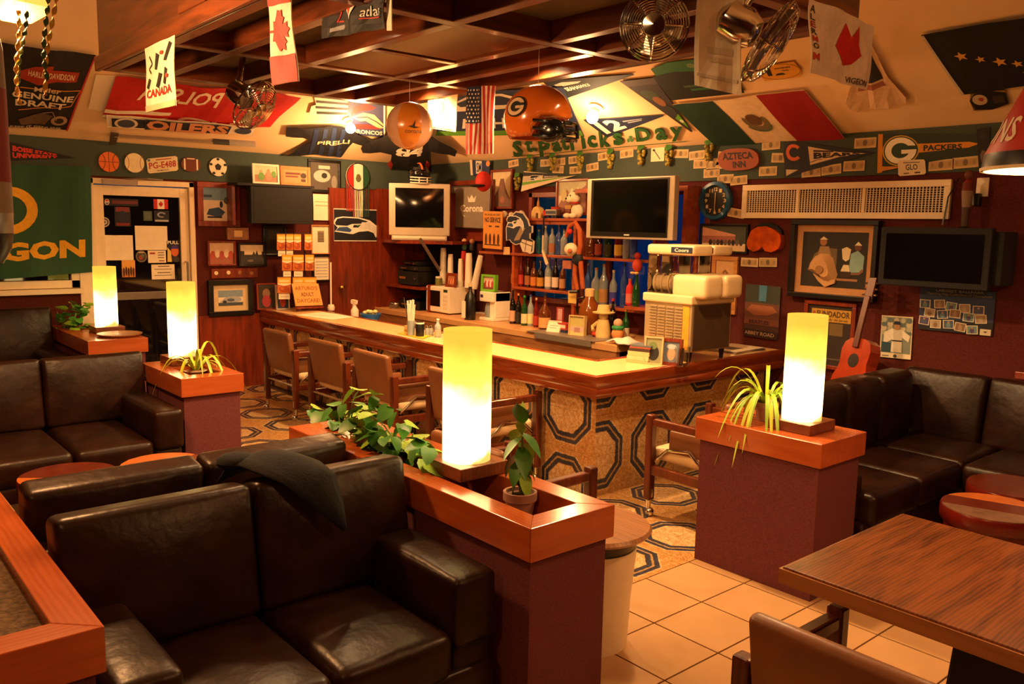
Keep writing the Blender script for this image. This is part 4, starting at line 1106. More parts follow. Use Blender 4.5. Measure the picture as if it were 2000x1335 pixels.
framed('framed_photo', 'wide dark green framed car print with cream mount above the bar end', PW, 405, 546, 492, 616, 'black', .05, [('r', 0, .55, 1, 1, '8aa0b0'), ('p', [(.05, .25), (.5, .12), (.95, .3), (.9, .5), (.6, .62), (.3, .55)], 'b0b4b8'), ('e', .5, .36, .16, .1, '5a6878'), ('r', 0, 0, 1, .2, '4a5460'), ('e', .25, .25, .08, .1, '2a3038')], 'e4c898', .055, depth=.045)
# hawk poster and tricolour tassel on the plank door
sheet('team_poster', wrect(PW, 650, 408, 745, 471, .04), [('r', .02, .03, .97, .97, '11131c')] + hawk(.0, .1, .94, .85), 'black poster with a silver and blue hawk head on the plank door', 'poster', base='e0d8c4')
e = thing('tricolour_tassel', 'round red white and green fan with long hanging fringe', 'decoration', PW(698, 420, .06))
c4 = wrect(PW, 675, 318, 721, 372, .045); bl, br, tr, tl = c4
sheet('disc', c4, [('p', [(.5 + .49 * math.cos(a), .5 + .49 * math.sin(a)) for a in [PI * (.63 + .74 * i / 10) for i in range(11)]], 'b82018'), ('p', [(.5 + .49 * math.cos(a), .5 + .49 * math.sin(a)) for a in [PI * (-.37 + .74 * i / 10) for i in range(11)]], '1a4a2c'), ('a', .5, .5, .5, .5, .93, 0, 360, '1a1814'), ('e', .5, .46, .1, .14, '6a5a34'), ('a', .5, .46, .12, .16, .7, 180, 360, '4a6a3a')], base='ece0c4', outline=disc, thick=.02, parent=e)
for k in range(14):
    t = k / 13; p = bl.lerp(br, .04 + .92 * t); z0 = (bl.z + tl.z) / 2 - .02; ln = .42 if t > .3 else .36
    col = 'b03020' if t < .32 else ('e8dcc0' if t < .72 else '1e3a28')
    MB().tube([V((p.x, p.y, z0)), V((p.x + .012, p.y + .006 * math.sin(k), z0 - ln * .5)), V((p.x + .004, p.y, z0 - ln))], .0065, col, 5).build('tassel_strand', e)

# ================================================================== WEST CEILING SLOPE
sheet('beer_banner', quad(SW, (-25, 78), (187, 106), (131, 250), (-10, 243), .02), [('p', [(.30, .72), (.45, .80), (.62, .83), (.62, .78), (.90, .78), (.90, .66), (.68, .64), (.50, .58), (.30, .63)][::-1], 'a8341c'), ('t', 'HARLEY-DAVIDSON', .38, .68, .86, .75, 'e8d4b0'),
      ('l', [(.25, .52), (.98, .55), (.93, .34), (.30, .24)], .012, 'd8902c'), ('t', 'Miller', .46, .50, .76, .56, 'e0c8a0'), ('t', 'GENUINE', .22, .40, .93, .48, 'ecdcbc', False, .03), ('t', 'DRAFT', .26, .30, .86, .38, 'ecdcbc', False, .03),
      ('e', .84, .13, .11, .07, 'b09070'), ('e', .84, .13, .06, .04, '2a221c'), ('p', [(.3, .12), (.6, .22), (.74, .2), (.66, .06), (.35, .05)], '6a5440'), ('l', [(.6, .22), (.72, .26), (.8, .14)], .012, 'a08468'), ('t', 'KEEP IT GENUINE', .2, .005, .9, .03, 'd8c8ac'), ('p', [(.975, .0), (1, 0), (1, 1), (.985, 1)], 'b81c18')],
      'black beer and motorcycle banner on the left ceiling slope', 'banner', base='201a16', wave=cloth(.006, 8, 4), cuts=(10, 8))
sheet('red_flag', quad(SW, (226, 147), (586, 184), (527, 246), (198, 222), .02), [('t', 'POLSKA', .14, .50, .575, .90, 'f0dcc4', True), ('p', [(0, .14), (.36, .14), (.36, .22), (0, .24)], 'f0e4cc'), ('p', [(0, .0), (.3, .0), (.36, .07), (0, .08)], 'f0e4cc'), ('e', .52, .02, .1, .1, 'e8c8b0'), ('e', .52, .0, .07, .07, 'c81c12'), ('a', .68, .1, .07, .16, .6, 180, 360, 'd8b8a0')], 'large red flag with mirrored white lettering on the slope below the coffer', 'flag', base='c01810', wave=cloth(.012, 10, 4), cuts=(16, 6))
sheet('corner_sheet', quad(SW, (187, 146), (226, 148), (207, 218), (172, 212), .012), [], 'blank white sheet on the slope left of the red flag', 'notice')
sheet('team_scarf', quad(SW, (207, 222), (500, 246), (490, 262), (209, 246), .06), [('r', .02, .1, .98, .9, 'e8dcc8'), ('r', .03, .15, .28, .85, '1a2030'), ('e', .12, .5, .075, .42, 'e0d0b8'), ('e', .12, .5, .055, .32, '3a4258'), ('r', .24, .05, .82, .95, '1c2234'), ('t', 'OILERS', .25, .04, .81, .96, 'd8946a', False, .05), ('e', .92, .5, .06, .36, '3a4258')], 'knitted hockey scarf with orange lettering stretched under the red flag', 'scarf', base='f0e4cc', wave=cloth(.004, 14, 2), cuts=(14, 2))
e = thing('hockey_stick', 'hockey stick mounted along the slope under the scarf', 'hockey stick', SW(350, 272, .03))
a, b = SW(222, 264, .03), SW(498, 282, .03)
MB().obox(a, b - a, V((0, .0, .012)), NSW * .02, '8a745c').build('shaft', e)
a2 = a.lerp(b, .68); MB().obox(a2 + NSW * .001, (b - a) * .32, V((0, 0, .03)), NSW * .026, '2c2824').build('grip_tape', e)
a3 = a.lerp(b, .80); MB().obox(a3 + NSW * .002, (b - a) * .2, V((0, 0, .034)), NSW * .028, '8a8070').build('name_label', e)
q = SW(218, 272, .03); MB().prism([(-.04, -.13), (.03, -.12), (.045, .05), (.0, .09)], q, (0, 1, 0), NSW.cross(V((0, 1, 0))) * -1, NSW * .015, '4a4238').build('blade', e)
sheet('striped_jersey', quad(SW, (600, 188), (681, 196), (678, 226), (603, 224), .02), [('r', .2, .72, 1, .86, '1c1a18'), ('r', .18, .4, 1, .54, '1c1a18'), ('r', .2, .08, 1, .24, '1c2a1c')], 'white jersey with dark stripes on the slope, partly behind the coffer', 'jersey', base='e4d4b4', outline=[(.0, .0), (1, 0), (1, 1), (.16, 1), (.2, .6), (.08, .5)])
sheet('horse_poster', quad(SW, (678, 197), (752, 203), (752, 268), (684, 262), .02), [('p', [(.05, .55), (.15, .85), (.5, .98), (.75, .88), (.6, .8), (.35, .75), (.1, .62)], 'c0302a'), ('p', [(.06, .55), (.4, .72), (.7, .68), (.95, .42), (.98, .3), (.8, .28), (.6, .4), (.45, .48), (.3, .45), (.2, .5)][::-1], 'd8a878'), ('l', [(.2, .55), (.5, .6), (.75, .48), (.95, .34)], .03, '1c2444'), ('p', [(.1, .34), (.5, .38), (.9, .27), (.6, .24), (.2, .22)], 'b02c28'), ('t', 'BRONCOS', .1, .06, .92, .19, 'f0dcc0', False, .03), ('r', .955, 0, 1, 1, 'f0e0c4')], 'blue poster with a red maned horse head and white lettering', 'poster', base='3a3c5c')
JERSEY = [(.0, .62), (.04, .86), (.30, 1.0), (.42, .97), (.58, .97), (.70, 1.0), (.98, .80), (1.0, .66), (.74, .62), (.68, .0), (.20, .0), (.26, .60)]
def jersey(name, label, c4, layers, base, ol=JERSEY, wv=.012, cat='jersey'):
    return sheet(name, c4, layers, label, cat, base=base, wave=cloth(wv, 12, 5), cuts=(10, 6), outline=ol)
jersey('soccer_jersey', 'black and blue striped jersey spread on the slope above the bar end', quad(SW, (557, 240), (738, 246), (720, 306), (548, 300), .025), [('r', .30 + .1 * k, .05, .35 + .1 * k, .93, '18284a') for k in range(4)] + [('t', 'PIRELLI', .36, .46, .72, .58, 'd8bc90')], '0e1018', [(.02, .62), (.02, .88), (.3, .95), (.6, .99), (.76, .82), (1.0, .55), (.9, .40), (.76, .5), (.66, .05), (.06, .03), (.22, .32), (.32, .55)])
# number jersey bridging the corner of the two slopes
hipn = (NSN + NSW).normalized(); hp = V((XW + .34, YN - .34, ZB + SL * .34)) + hipn * .19
SC = lambda u, v, o=0.0: hit(u, v, hipn, hp + hipn * o)
jersey('number_jersey', 'black football jersey number 84 spread in the ceiling corner', quad(SC, (705, 255), (895, 255), (895, 330), (705, 330), .0), [('t', '84', .36, .42, .66, .66, 'e8dcc8', False, .05), ('p', [(.27, .2), (.31, .3), (.34, .1), (.31, .03)], 'a83020'), ('p', [(.68, .3), (.72, .2), (.68, .02), (.65, .1)], 'a83020')], '100e10', [(.0, .60), (.02, .68), (.24, .92), (.36, 1), (.6, 1), (.74, .9), (.99, .58), (.97, .44), (.72, .5), (.73, .02), (.3, .02), (.32, .46), (.02, .5)])
# mounted fans --------------------------------------------------------------------------------
def fan(label, top, head, nrm, r, post=True):
    """chrome wall fan hung upside down: plate, stem, motor, cage of wires, blades"""
    e = thing('chrome_fan', label, 'fan', head, 0, 'chrome fans under the ceiling'); top, head, n = V(top), V(head), V(nrm).normalized()
    MB().lathe(top, [(.075, 0), (.075, -.02), (.05, -.035)], 'chrome', 20).build('ceiling_plate', e, smooth=True)
    j = head - n * .14
    MB().tube([top, top.lerp(j, .4) + V((0, 0, .0)), j], [.022, .016, .02], 'chrome', 10).build('stem', e, smooth=True)
    MB().lathe(head - n * .2, [(.02, 0), (.065, .03), (.07, .1), (.05, .15), (.02, .16)], 'chrome', 16, n).build('motor', e, smooth=True)
    u = n.orthogonal().normalized(); v = n.cross(u)
    for side in (1, -1):
        m = MB(); dep = .055 if side > 0 else -.03
        for k in range(10):
            q = k / 9; rr_ = .045 + (r - .045) * q; zz = dep * math.sqrt(max(0, 1 - q * q))
            m.tube([head + n * zz + (u * math.cos(a) + v * math.sin(a)) * rr_ for a in [2 * PI * i / 28 for i in range(28)]], .0014 if k < 9 else .005, 'chrome', 5, closed=True)
        for k in range(8):
            a = 2 * PI * k / 8; d2 = u * math.cos(a) + v * math.sin(a)
            m.tube([head + n * dep * math.sqrt(max(0, 1 - q * q)) + d2 * (.045 + (r - .045) * q) for q in (0, .3, .6, .85, 1)], .003, 'chrome', 5)
        o = m.build('wire_guard', e, smooth=True); o['kind'] = 'stuff'
    MB().lathe(head + n * .05, [(.0, .012), (.04, .008), (.045, 0), (.045, -.006)], 'chrome', 20, n).build('badge', e, smooth=True)
    for k in range(4):
        a = 2 * PI * k / 4 + .4; d2 = u * math.cos(a) + v * math.sin(a); t2 = n.cross(d2)
        ps = [head + d2 * .03 - t2 * .02, head + d2 * .03 + t2 * .02 + n * .01, head + d2 * r * .8 + t2 * r * .35 + n * .02, head + d2 * r * .85 - t2 * r * .05 - n * .02]
        m = MB(); m.add(ps + [p + n * .003 for p in ps], [(0, 1, 2, 3), (7, 6, 5, 4), (0, 4, 5, 1), (1, 5, 6, 2), (2, 6, 7, 3), (3, 7, 4, 0)], 'steel'); m.build('blade', e)
    return e
fy = 2.75 * KS
q = PY(478, 118, fy); fan('chrome fan hanging from the coffer beside the maple leaf banner, seen edge on', (q.x, fy, cz + .105), PY(497, 205, fy), (.70, .42, -.55), .16)
h = PY(1278, 50, 3.3 * KS); fan('chrome round fan with its wire guard facing the room, under the coffer', (h.x, 3.36 * KS, cz), h, (.60, -.79, -.12), .128)
q = PY(1490, 8, 3.4 * KS); fan('chrome fan behind the pale hanging banner, seen edge on', (q.x, 3.45 * KS, cz), PY(1500, 82, 3.4 * KS), (.72, .5, -.55), .15)
# ================================================================== NORTH CEILING SLOPE
sheet('team_flag', quad(SN, (868, 180), (1100, 168), (1140, 262), (852, 262), .015), [('r', 0, .0, 1, .12, '5a9a2a')] + [('p', fit([(0, .62), (.2, .88), (.6, .9), (.95, .6), (1, .3), (.8, .4), (.4, .3), (0, .3)][::-1], .10, .42, .80, 1.0), 'd8cdb8'), ('p', fit([(0.04, .62), (.22, .82), (.58, .84), (.85, .6), (.6, .5), (.1, .48)][::-1], .10, .44, .80, .98), '18243e'), ('t', '12TH MAN', .2, .18, .9, .42, 'e4dcc8', False, .03)], 'blue team flag with a hawk and white letters behind the hanging helmet', 'flag', base='1c2a4c', wave=cloth(.004, 7, 3), cuts=(10, 4))
sheet('team_pennant', quad(SN, (1058, 158), (1238, 144), (1238, 146), (1104, 192), .012), [('p', [(.08, .75), (.2, .85), (.42, .78), (.36, .66), (.1, .6)], 'b8b4a8'), ('t', 'SEAHAWKS', .14, .30, .46, .52, 'e4e0d0', False, .03)], 'dark pennant with white lettering just below the coffer edge', 'pennant', base='141c24', outline=[(0, 0), (1, 0), (1, 1), (0, 1)])
sheet('team_pennant', quad(SN, (1140, 234), (1296, 224), (1296, 226), (1186, 268), .012), [('t', '12', .06, .15, .42, .9, 'ece6d4', False, .05), ('r', .46, .62, .72, .72, '9aa0a8'), ('r', .5, .44, .7, .54, '9aa0a8')], 'navy pennant with a big white number twelve', 'pennant', base='1a2440')
sheet('photo_pennant', quad(SN, (1211, 158), (1277, 151), (1353, 256), (1350, 257), .012), [('r', 0, .9, 1, 1, '50484a'), ('e', .4, .72, .3, .1, '3a4a3a'), ('e', .5, .6, .22, .09, '8a5a34'), ('e', .65, .42, .25, .1, '2c3430'), ('p', [(.35, .28), (.9, .36), (.95, .18), (.8, .08)], '5a9a2a'), ('e', .7, .22, .2, .03, 'd8e0c0')], 'dark triangular photo pennant pointing down the right slope', 'pennant', base='302c30')
sheet('green_shirt', quad(SN, (1255, 124), (1420, 110), (1455, 180), (1312, 195), .014), [('p', [(.0, .0), (.0, .66), (.3, .74), (.8, .66), (1, .62), (1, 0)], '0e1410'), ('e', .55, .86, .05, .06, '6a8a5a'), ('r', .3, .30, .8, .36, '3a5a44'), ('r', .36, .2, .74, .26, '2c6a44')], 'green and black shirt pinned flat on the slope left of the pale banner', 'shirt', base='1c6a3c', outline=[(.05, 0), (.95, .05), (1, .5), (.95, .9), (.6, 1), (.3, .98), (.05, .85)])
sheet('mexican_flag', quad(SN, (1314, 203), (1571, 173), (1651, 267), (1399, 281), .018), [('r', 0, 0, .335, 1, '0c3a2a'), ('r', .665, 0, 1, 1, 'a00c14'), ('a', .5, .5, .09, .2, .6, 150, 390, '7a6a48'), ('e', .5, .54, .05, .13, '6a4a30'), ('a', .5, .47, .1, .22, .8, 200, 340, '5a6a44')], 'green white and red national flag spread along the right ceiling slope', 'flag', base='ead0a8', wave=cloth(.005, 9, 4), cuts=(12, 6))
sheet('trail_sign', quad(SN, (1476, 130), (1556, 119), (1572, 148), (1490, 158), .012), [('p', [(.2, .3), (.3, .3), (.32, .8), (.24, .9), (.18, .7)], '1c1814'), ('p', [(.36, .28), (.62, .28), (.56, .42), (.42, .4)], '1c1814'), ('t', 'SNOWMOBILE', .42, .68, .8, .78, '3a2c18'), ('t', 'TRAIL', .56, .5, .74, .6, '3a2c18'), ('a', .5, .5, .5, .5, .96, 0, 360, '8a5a1c')], 'yellow six-sided trail sign with black silhouettes on the slope', 'sign', base='e0a030', outline=[(.06, 0), (.9, .0), (1, .4), (.94, 1), (.1, 1), (0, .55)])
jersey('white_jersey', 'white jersey with a dark printed chest on the slope behind the maple leaf banner', quad(SN, (1660, 74), (1722, 70), (1780, 205), (1650, 216), .016), [('p', [(.3, .42), (.72, .45), (.6, .8), (.45, .82), (.28, .7)], '2c2824'), ('p', [(.22, .3), (.74, .36), (.7, .42), (.24, .38)], 'a06050')], 'dcb890', [(.1, .05), (.2, 0), (.95, .05), (1, .15), (.82, .45), (.75, .75), (.62, 1), (.3, .98), (.2, .6), (.0, .2)], .008)
star = lambda cx, cy, r, col: ('p', [(cx + (r if i % 2 == 0 else r * .42) * math.cos(PI / 2 + PI * i / 5) * .62, cy + (r if i % 2 == 0 else r * .42) * math.sin(PI / 2 + PI * i / 5)) for i in range(10)], col)
sheet('star_flag', quad(SN, (1800, 67), (2090, 16), (2215, 132), (1880, 182), .018), [('r', 0, 0, .02, 1, 'c8bca8'), star(.17, .62, .075, 'd8a040'), star(.27, .52, .055, 'd8a040'), star(.37, .43, .075, 'd8a040'), star(.46, .36, .06, 'd8a040'), star(.49, .2, .07, 'd8a040'), star(.6, .16, .06, 'd8a040'), star(.56, .0 + .06, .05, 'd8a040'), star(.8, .8, .1, 'd8a040')], 'dark flag with golden stars on the right end of the slope', 'flag', base='0c0d14', wave=cloth(.004, 6, 3), cuts=(10, 5))
sheet('helmet_cutout', quad(SN, (1888, 182), (1962, 172), (1975, 208), (1903, 217), .012), [('p', [(.05, .1), (.5, .0), (.98, .2), (1, .8), (.6, 1), (.2, .95), (0, .6)], '14120f'), ('e', .28, .6, .2, .28, 'c8b490'), ('e', .32, .62, .07, .1, 'a84030'), ('r', .62, .3, .9, .7, '3a3020')], 'flat black helmet cut-out with a round white badge on the slope', 'cut-out', base='8a6a20', outline=[(.0, .05), (.5, 0), (1, .15), (1, .9), (.5, 1), (.1, .95), (0, .6)])
# cardboard holiday letters along the foot of the slope
e = thing('holiday_garland', 'green cut-out letter garland reading St. Patricks Day along the slope foot', 'garland', SN(1160, 290, .02))
letters = [('S', 1009, 291, 19, 30), ('t', 1031, 284, 15, 26), ('.', 1044, 293, 5, 5), ('P', 1062, 290, 22, 30), ('a', 1085, 286, 17, 20), ('t', 1101, 280, 14, 26), ('r', 1120, 282, 16, 22), ('i', 1137, 277, 7, 26), ('c', 1154, 277, 17, 22), ('k', 1178, 272, 18, 30), ('s', 1205, 271, 19, 24), ('D', 1254, 263, 29, 25), ('a', 1289, 262, 22, 22), ('y', 1320, 262, 24, 26)]
basic('card_green', '245a28', .7, var=.15)
for ch_, u, v, wd, ht in letters:
    c4 = quad(SN, (u - wd / 2, v - ht / 2 - 1), (u + wd / 2, v - ht / 2 - 2), (u + wd / 2 + 5, v + ht / 2 - 2), (u - wd / 2 + 4, v + ht / 2), .016)
    vs, fs = text_shape(ch_, .03); m = MB(); bl, br, tr, tl = c4
    pts = [bl.lerp(br, x).lerp(tl.lerp(tr, x), y) for x, y in vs]; k = len(pts)
    m.add(pts + [p + NSN * .008 for p in pts], [f for f in fs] + [[j + k for j in f][::-1] for f in fs], 'card_green'); m.build('letter', e)
q = SN(1231, 271, .02); m = MB()
for k in range(3): m.ball(q + V((.022 * math.cos(2.1 * k + 1.57), .0, .022 * math.sin(2.1 * k + 1.57))), .018, 'card_green', 10, 6, (1, .35, 1))
m.build('shamrock', e, smooth=True)
c4 = [SN(1000, 306, .01), SN(1340, 276, .01)]; MB().tube([c4[0], c4[0].lerp(c4[1], .5), c4[1]], .003, 'card_green', 5).build('string', e)

# ================================================================== GREEN BAND OF THE NORTH WALL
bn = 0
def banknote(u, v, rot=0.0, w=29, hgt=16, tint='d0b078'):
    c = PN(u, v, .014); W, Hh = .158, .07; a = rot
    U = V((math.cos(a), 0, math.sin(a))); Vv = V((-math.sin(a), 0, math.cos(a)))
    c4 = [c - U * W / 2 - Vv * Hh / 2, c + U * W / 2 - Vv * Hh / 2, c + U * W / 2 + Vv * Hh / 2, c - U * W / 2 + Vv * Hh / 2]
    return sheet('banknote', c4, [('r', .04, .1, .96, .9, tint), ('r', .08, .2, .92, .8, 'b89a68'), ('e', .5, .5, .1, .3, '7a6444'), ('e', .16, .5, .06, .2, 'a88a5a'), ('e', .84, .5, .06, .2, 'a88a5a')], 'pinned paper banknote on the wall around the bar', 'banknote', base='d8bc88', thick=.0015, group='banknotes pinned to the wall')
bills = [(1003, 319, .1), (1066, 318, 0), (1093, 316, .05), (1090, 331, -.05), (1122, 312, .05), (1124, 332, .0), (1157, 326, .1), (1180, 305, .08), (1224, 300, .06), (1330, 300, -.05), (1361, 303, .05), (1370, 320, 0), (1390, 338, .02), (1409, 316, .05), (1418, 305, -.1), (1443, 352, .06), (1506, 283, .03), (1525, 308, -.05), (1500, 334, .0), (1585, 336, .05), (1623, 331, .08), (1668, 324, 0), (1690, 279, .0), (1838, 322, .03), (1886, 317, .05), (1438, 416, -.15), (1464, 512, 0), (1500, 512, .03), (1395, 322, .04), (1417, 349, 0), (1553, 320, .3), (1214, 483, -.02), (1345, 441, 0)]
for u, v, r_ in bills:
    if (u, v) in ((1214, 483), (1345, 441)): continue
    banknote(u, v, r_, tint=random.choice(['d0b078', 'c8ac80', 'd8b88c', 'c4a06c']))
sheet('rebus_card', wrect(PN, 1272, 288, 1298, 315, .014), [('l', [(.2, .85), (.7, .15)], .06, '4a3424'), ('e', .22, .82, .1, .08, '2c2018')], 'square white card with a dark diagonal stroke among the grape bunches', 'card', base='e8d4ac')
basic('grape', '9a8a34', .35, var=.35, scale=30)
def grapes(u, v):
    p = PN(u, v - 8, .05); e = thing('grape_bunch', 'small bunch of artificial green grapes hanging from the wall band', 'grapes', p, 0, 'artificial grape bunches'); m = MB()
    for k in range(16):
        lv = k // 4; a = k * 2.2; rr_ = .03 * (1 - lv / 5); m.ball((rr_ * math.cos(a), rr_ * math.sin(a) * .7, -.03 * lv - .01 * (k % 2)), .017, 'grape', 8, 5)
    o = m.build('grapes', e, local=True, smooth=True); o['kind'] = 'stuff'
    MB().add([(-.04, -.01, .03), (0, -.03, .01), (.04, -.01, .03), (.03, 0, .06), (-.03, 0, .065)], [(0, 1, 2, 3, 4)], 'leaf').build('leaf', e, local=True)
    MB().tube([(0, 0, 0), (0, .015, .05)], .004, 'stem', 5).build('stalk', e, local=True)
for u, v in ((1035, 320), (1079, 318), (1133, 316), (1192, 312), (1252, 304), (1306, 305), (1384, 294), (1010, 357)): grapes(u, v)
ov = [(.5 + .5 * math.copysign(abs(math.cos(a)) ** .7, math.cos(a)), .5 + .5 * math.copysign(abs(math.sin(a)) ** .8, math.sin(a))) for a in [2 * PI * i / 32 for i in range(32)]]
sheet('wood_plaque', quad(PN, (1404, 292), (1482, 288), (1488, 330), (1408, 336), .016), [('t', 'AZTECA', .12, .5, .88, .82, '2a1410', False, .04), ('t', 'INN', .36, .12, .68, .42, '2a1410', False, .04)], 'oval varnished wood plaque with two painted words', 'plaque', base='9a4a2c', thick=.025, outline=ov)
sheet('team_pennant', quad(PN, (1531, 273), (1712, 297), (1712, 299), (1533, 346), .014), [('e', .13, .62, .14, .36, '14161c'), ('a', .12, .66, .095, .25, .6, 45, 315, 'd8642c'), ('p', [(.28, .88), (.3, .2), (.62, .38), (.9, .5), (.6, .7)][::-1], 'e0c090'), ('r', .34, .68, .56, .76, '3a2420'), ('t', 'BEARS', .34, .40, .84, .66, '1c1418', False, .05), ('l', [(.2, .35), (.32, .3), (.38, .36), (.44, .36)], .02, '1a1a20'), ('p', [(0.02, .02), (.16, .12), (.02, .2)], 'd8c0a0')], 'navy and cream pennant with a helmet and an orange letter C', 'pennant', base='1c1c22', outline=[(0, 0), (1, .5), (1, .55), (0, 1)])
sheet('team_pennant', quad(PN, (1716, 262), (1914, 262), (1914, 316), (1714, 338), .014), [('r', 0, 0, .05, 1, 'd08820'), ('p', [(.4, .46), (.9, .54), (1, .66), (.9, .74), (.4, .72)], 'd88a24'), ('t', 'PACKERS', .47, .5, .84, .68, '1c2a1c', False, .04), ('p', [(.05, .04), (.05, .16), (.3, .1)], 'd08820')] + gee(.24, .55, .19, .42), 'green and gold pennant with a big white letter G', 'pennant', base='20301f', outline=[(0, 0), (.45, .15), (1, .3), (1, 1), (0, 1)])
sheet('licence_plate', quad(PN, (1754, 313), (1807, 311), (1809, 340), (1755, 344), .024), [('t', 'GLO', .28, .34, .72, .72, '3a3228'), ('r', .2, .8, .8, .86, '6a5c4c'), ('r', .2, .1, .4, .18, '6a5c4c'), ('r', .6, .1, .8, .2, '4a3c2c')], 'small white licence plate below the letter G pennant', 'licence plate', base='dccaa8', outline=rr)
sheet('player_cutout', quad(PN, (1908, 252), (1934, 248), (1932, 330), (1912, 330), .02), [('e', .5, .82, .3, .1, '2a2420'), ('e', .5, .3, .3, .16, '6a5a54')], 'narrow dark photo strip hanging beside the gold pennant', 'photo', base='17130f')

# ================================================================== NORTH WALL BELOW THE BAND
# wall clock
c = PN(1401, 392, 0); e = thing('wall_clock', 'round wall clock with a blue rim and dark face', 'clock', c - V((0, 0, .16)))
basic('clock_blue', '1f5a86', .2, var=.08, coat=.6); NY = V((0, -1, 0))
MB().lathe(c, [(.155, 0), (.16, .03), (.15, .05), (.125, .055), (.118, .03)], 'clock_blue', 40, NY, cap=False).build('rim', e, smooth=True)
MB().lathe(c, [(.12, .02), (.12, .026)], '2a241c', 36, NY).build('face', e)
m = MB()
for k in range(12):
    a = PI / 2 - 2 * PI * k / 12; t = str(12 if k == 0 else k); vs, fs = text_shape(t, .03); w_ = .026 if len(t) == 1 else .034
    o_ = c + V((.092 * math.cos(a), -.0275, .092 * math.sin(a))); m.add([o_ + V(((x - .5) * w_, 0, (y - .5) * .03)) for x, y in vs], fs, 'e0c890')
m.build('numerals', e)
MB().obox(c + V((-.004, -.03, -.02)), (.008, 0, 0), (0, 0, .085), (0, -.002, 0), 'e0c890').build('hand', e)
MB().obox(c + V((-.003, -.033, -.085)), (.006, 0, 0), (0, 0, .09), (0, -.002, 0), 'c8a860').build('hand', e)
# return-air grille
c4 = wrect(PN, 1453, 356, 1859, 427, 0); bl, br, tr, tl = c4; x0, x1, z0, z1 = bl.x, br.x, bl.z, tl.z
e = thing('vent_grille', 'long white return-air grille with a fine grid of bars', 'vent', ((x0 + x1) / 2, YN, z0))
fwid = .045; m = MB()
for a, b, c_, d_ in ((x0, z0, x1, z0 + fwid), (x0, z1 - fwid, x1, z1), (x0, z0 + fwid, x0 + fwid, z1 - fwid), (x1 - fwid, z0 + fwid, x1, z1 - fwid)): m.box((a, YN - .03, b), (c_, YN, d_), 'white_paint')
m.build('frame', e, bevel=.004)
MB().box((x0 + fwid, YN - .004, z0 + fwid), (x1 - fwid, YN - .001, z1 - fwid), '2a1c10').build('duct', e)
for t in (.305, .63):
    xx = x0 + (x1 - x0) * t; MB().box((xx - .011, YN - .028, z0 + fwid), (xx + .011, YN - .003, z1 - fwid), 'white_paint').build('divider', e)
m = MB(); nx = 66
for k in range(1, nx):
    xx = x0 + fwid + (x1 - x0 - 2 * fwid) * k / nx; m.box((xx - .003, YN - .024, z0 + fwid), (xx + .003, YN - .018, z1 - fwid), 'white_paint')
for k in range(1, 11):
    zz = z0 + fwid + (z1 - z0 - 2 * fwid) * k / 11; m.box((x0 + fwid, YN - .018, zz - .002), (x1 - fwid, YN - .013, zz + .002), 'white_paint')
o = m.build('grid_bars', e); o['kind'] = 'stuff'
# pictures
framed('framed_photo', 'black framed group photo of players before a pink roof', PN, 1370, 437, 1464, 494, 'black', .018, [('r', 0, .3, 1, 1, '4a5044'), ('p', [(0, .95), (.75, .66), (.75, .58), (0, .6)], 'd89a80'), ('r', 0, .3, .75, .6, 'a86a58'), ('r', 0, 0, 1, .26, 'e4c49a')] + [('e', .2 + .085 * k, .34, .04, .12, ('2e2c2a', '6a5a50', '443c3c')[k % 3]) for k in range(9)])
e = thing('burl_plaque', 'glossy orange burl wood slice mounted on the wall', 'plaque', PN(1500, 492, 0))
c4 = wrect(PN, 1467, 440, 1534, 493, .0); bl, br, tr, tl = c4; W, Hh = (br - bl).length, (tl - bl).length
basic('burl', 'c0521a', .12, var=.35, scale=14, coat=.8)
pts = [(.0, .3), (.05, .12), (.22, .02), (.36, .08), (.46, .2), (.56, .06), (.74, .02), (.94, .16), (1, .42), (.96, .66), (.8, .84), (.55, .97), (.3, .94), (.12, .8), (.04, .55)]
MB().prism([(p[0] * W, p[1] * Hh) for p in pts], bl, (1, 0, 0), (0, 0, 1), (0, -.06, 0), 'burl').build('slice', e, bevel=.012, bseg=3)
MB().prism([(p[0] * W * .9 + .02, p[1] * Hh * .9 + .05) for p in pts], bl, (1, 0, 0), (0, 0, 1), (0, -.03, 0), 'black_matte').build('backing', e)
framed('framed_drawing', 'light wood framed pale drawing partly behind the drink machine', PN, 1392, 500, 1442, 612, 'oak', .035, [('e', .5, .55, .3, .25, 'b88a58'), ('l', [(.2, .6), (.5, .8), (.8, .62)], .04, '8a5a34')], base='d8aa74')
framed('framed_golf_photo', 'large black framed cream mounted shadow box with two golfers and a tan cap', PN, 1550, 430, 1720, 584, 'black', .035, [('r', 0, 0, 1, 1, '231f18'), ('p', [(.1, .3), (.3, .2), (.55, .35), (.55, .7), (.35, .72), (.2, .6)], '6a5a40'), ('e', .33, .82, .055, .07, 'a06a44'), ('p', [(.27, .86), (.33, .92), (.4, .86)], 'd8c8a0'), ('p', [(.24, .52), (.28, .74), (.42, .74), (.48, .5)], '9a7a54'),
   ('p', [(.74, .28), (.76, .62), (.86, .68), (.96, .58), (.95, .3)][::-1], '8ab0ac'), ('e', .86, .74, .05, .065, '6a4028'), ('p', [(.81, .77), (.86, .84), (.92, .77)], 'e8dcc0'), ('l', [(.95, .35), (.9, .27), (.76, .26)], .035, '8a5a3c'), ('p', [(.62, .7), (.64, .52), (.69, .48), (.74, .52), (.76, .7), (.69, .74)], 'e0d0a8'), ('p', [(.62, .3), (.66, .42), (.74, .42), (.76, .3)], 'e0d0a8'), ('r', .62, .2, .78, .3, '3a2418'), ('r', .56, .13, .88, .17, 'a8744c')], 'c08a58', .05, depth=.07, base='231f18')
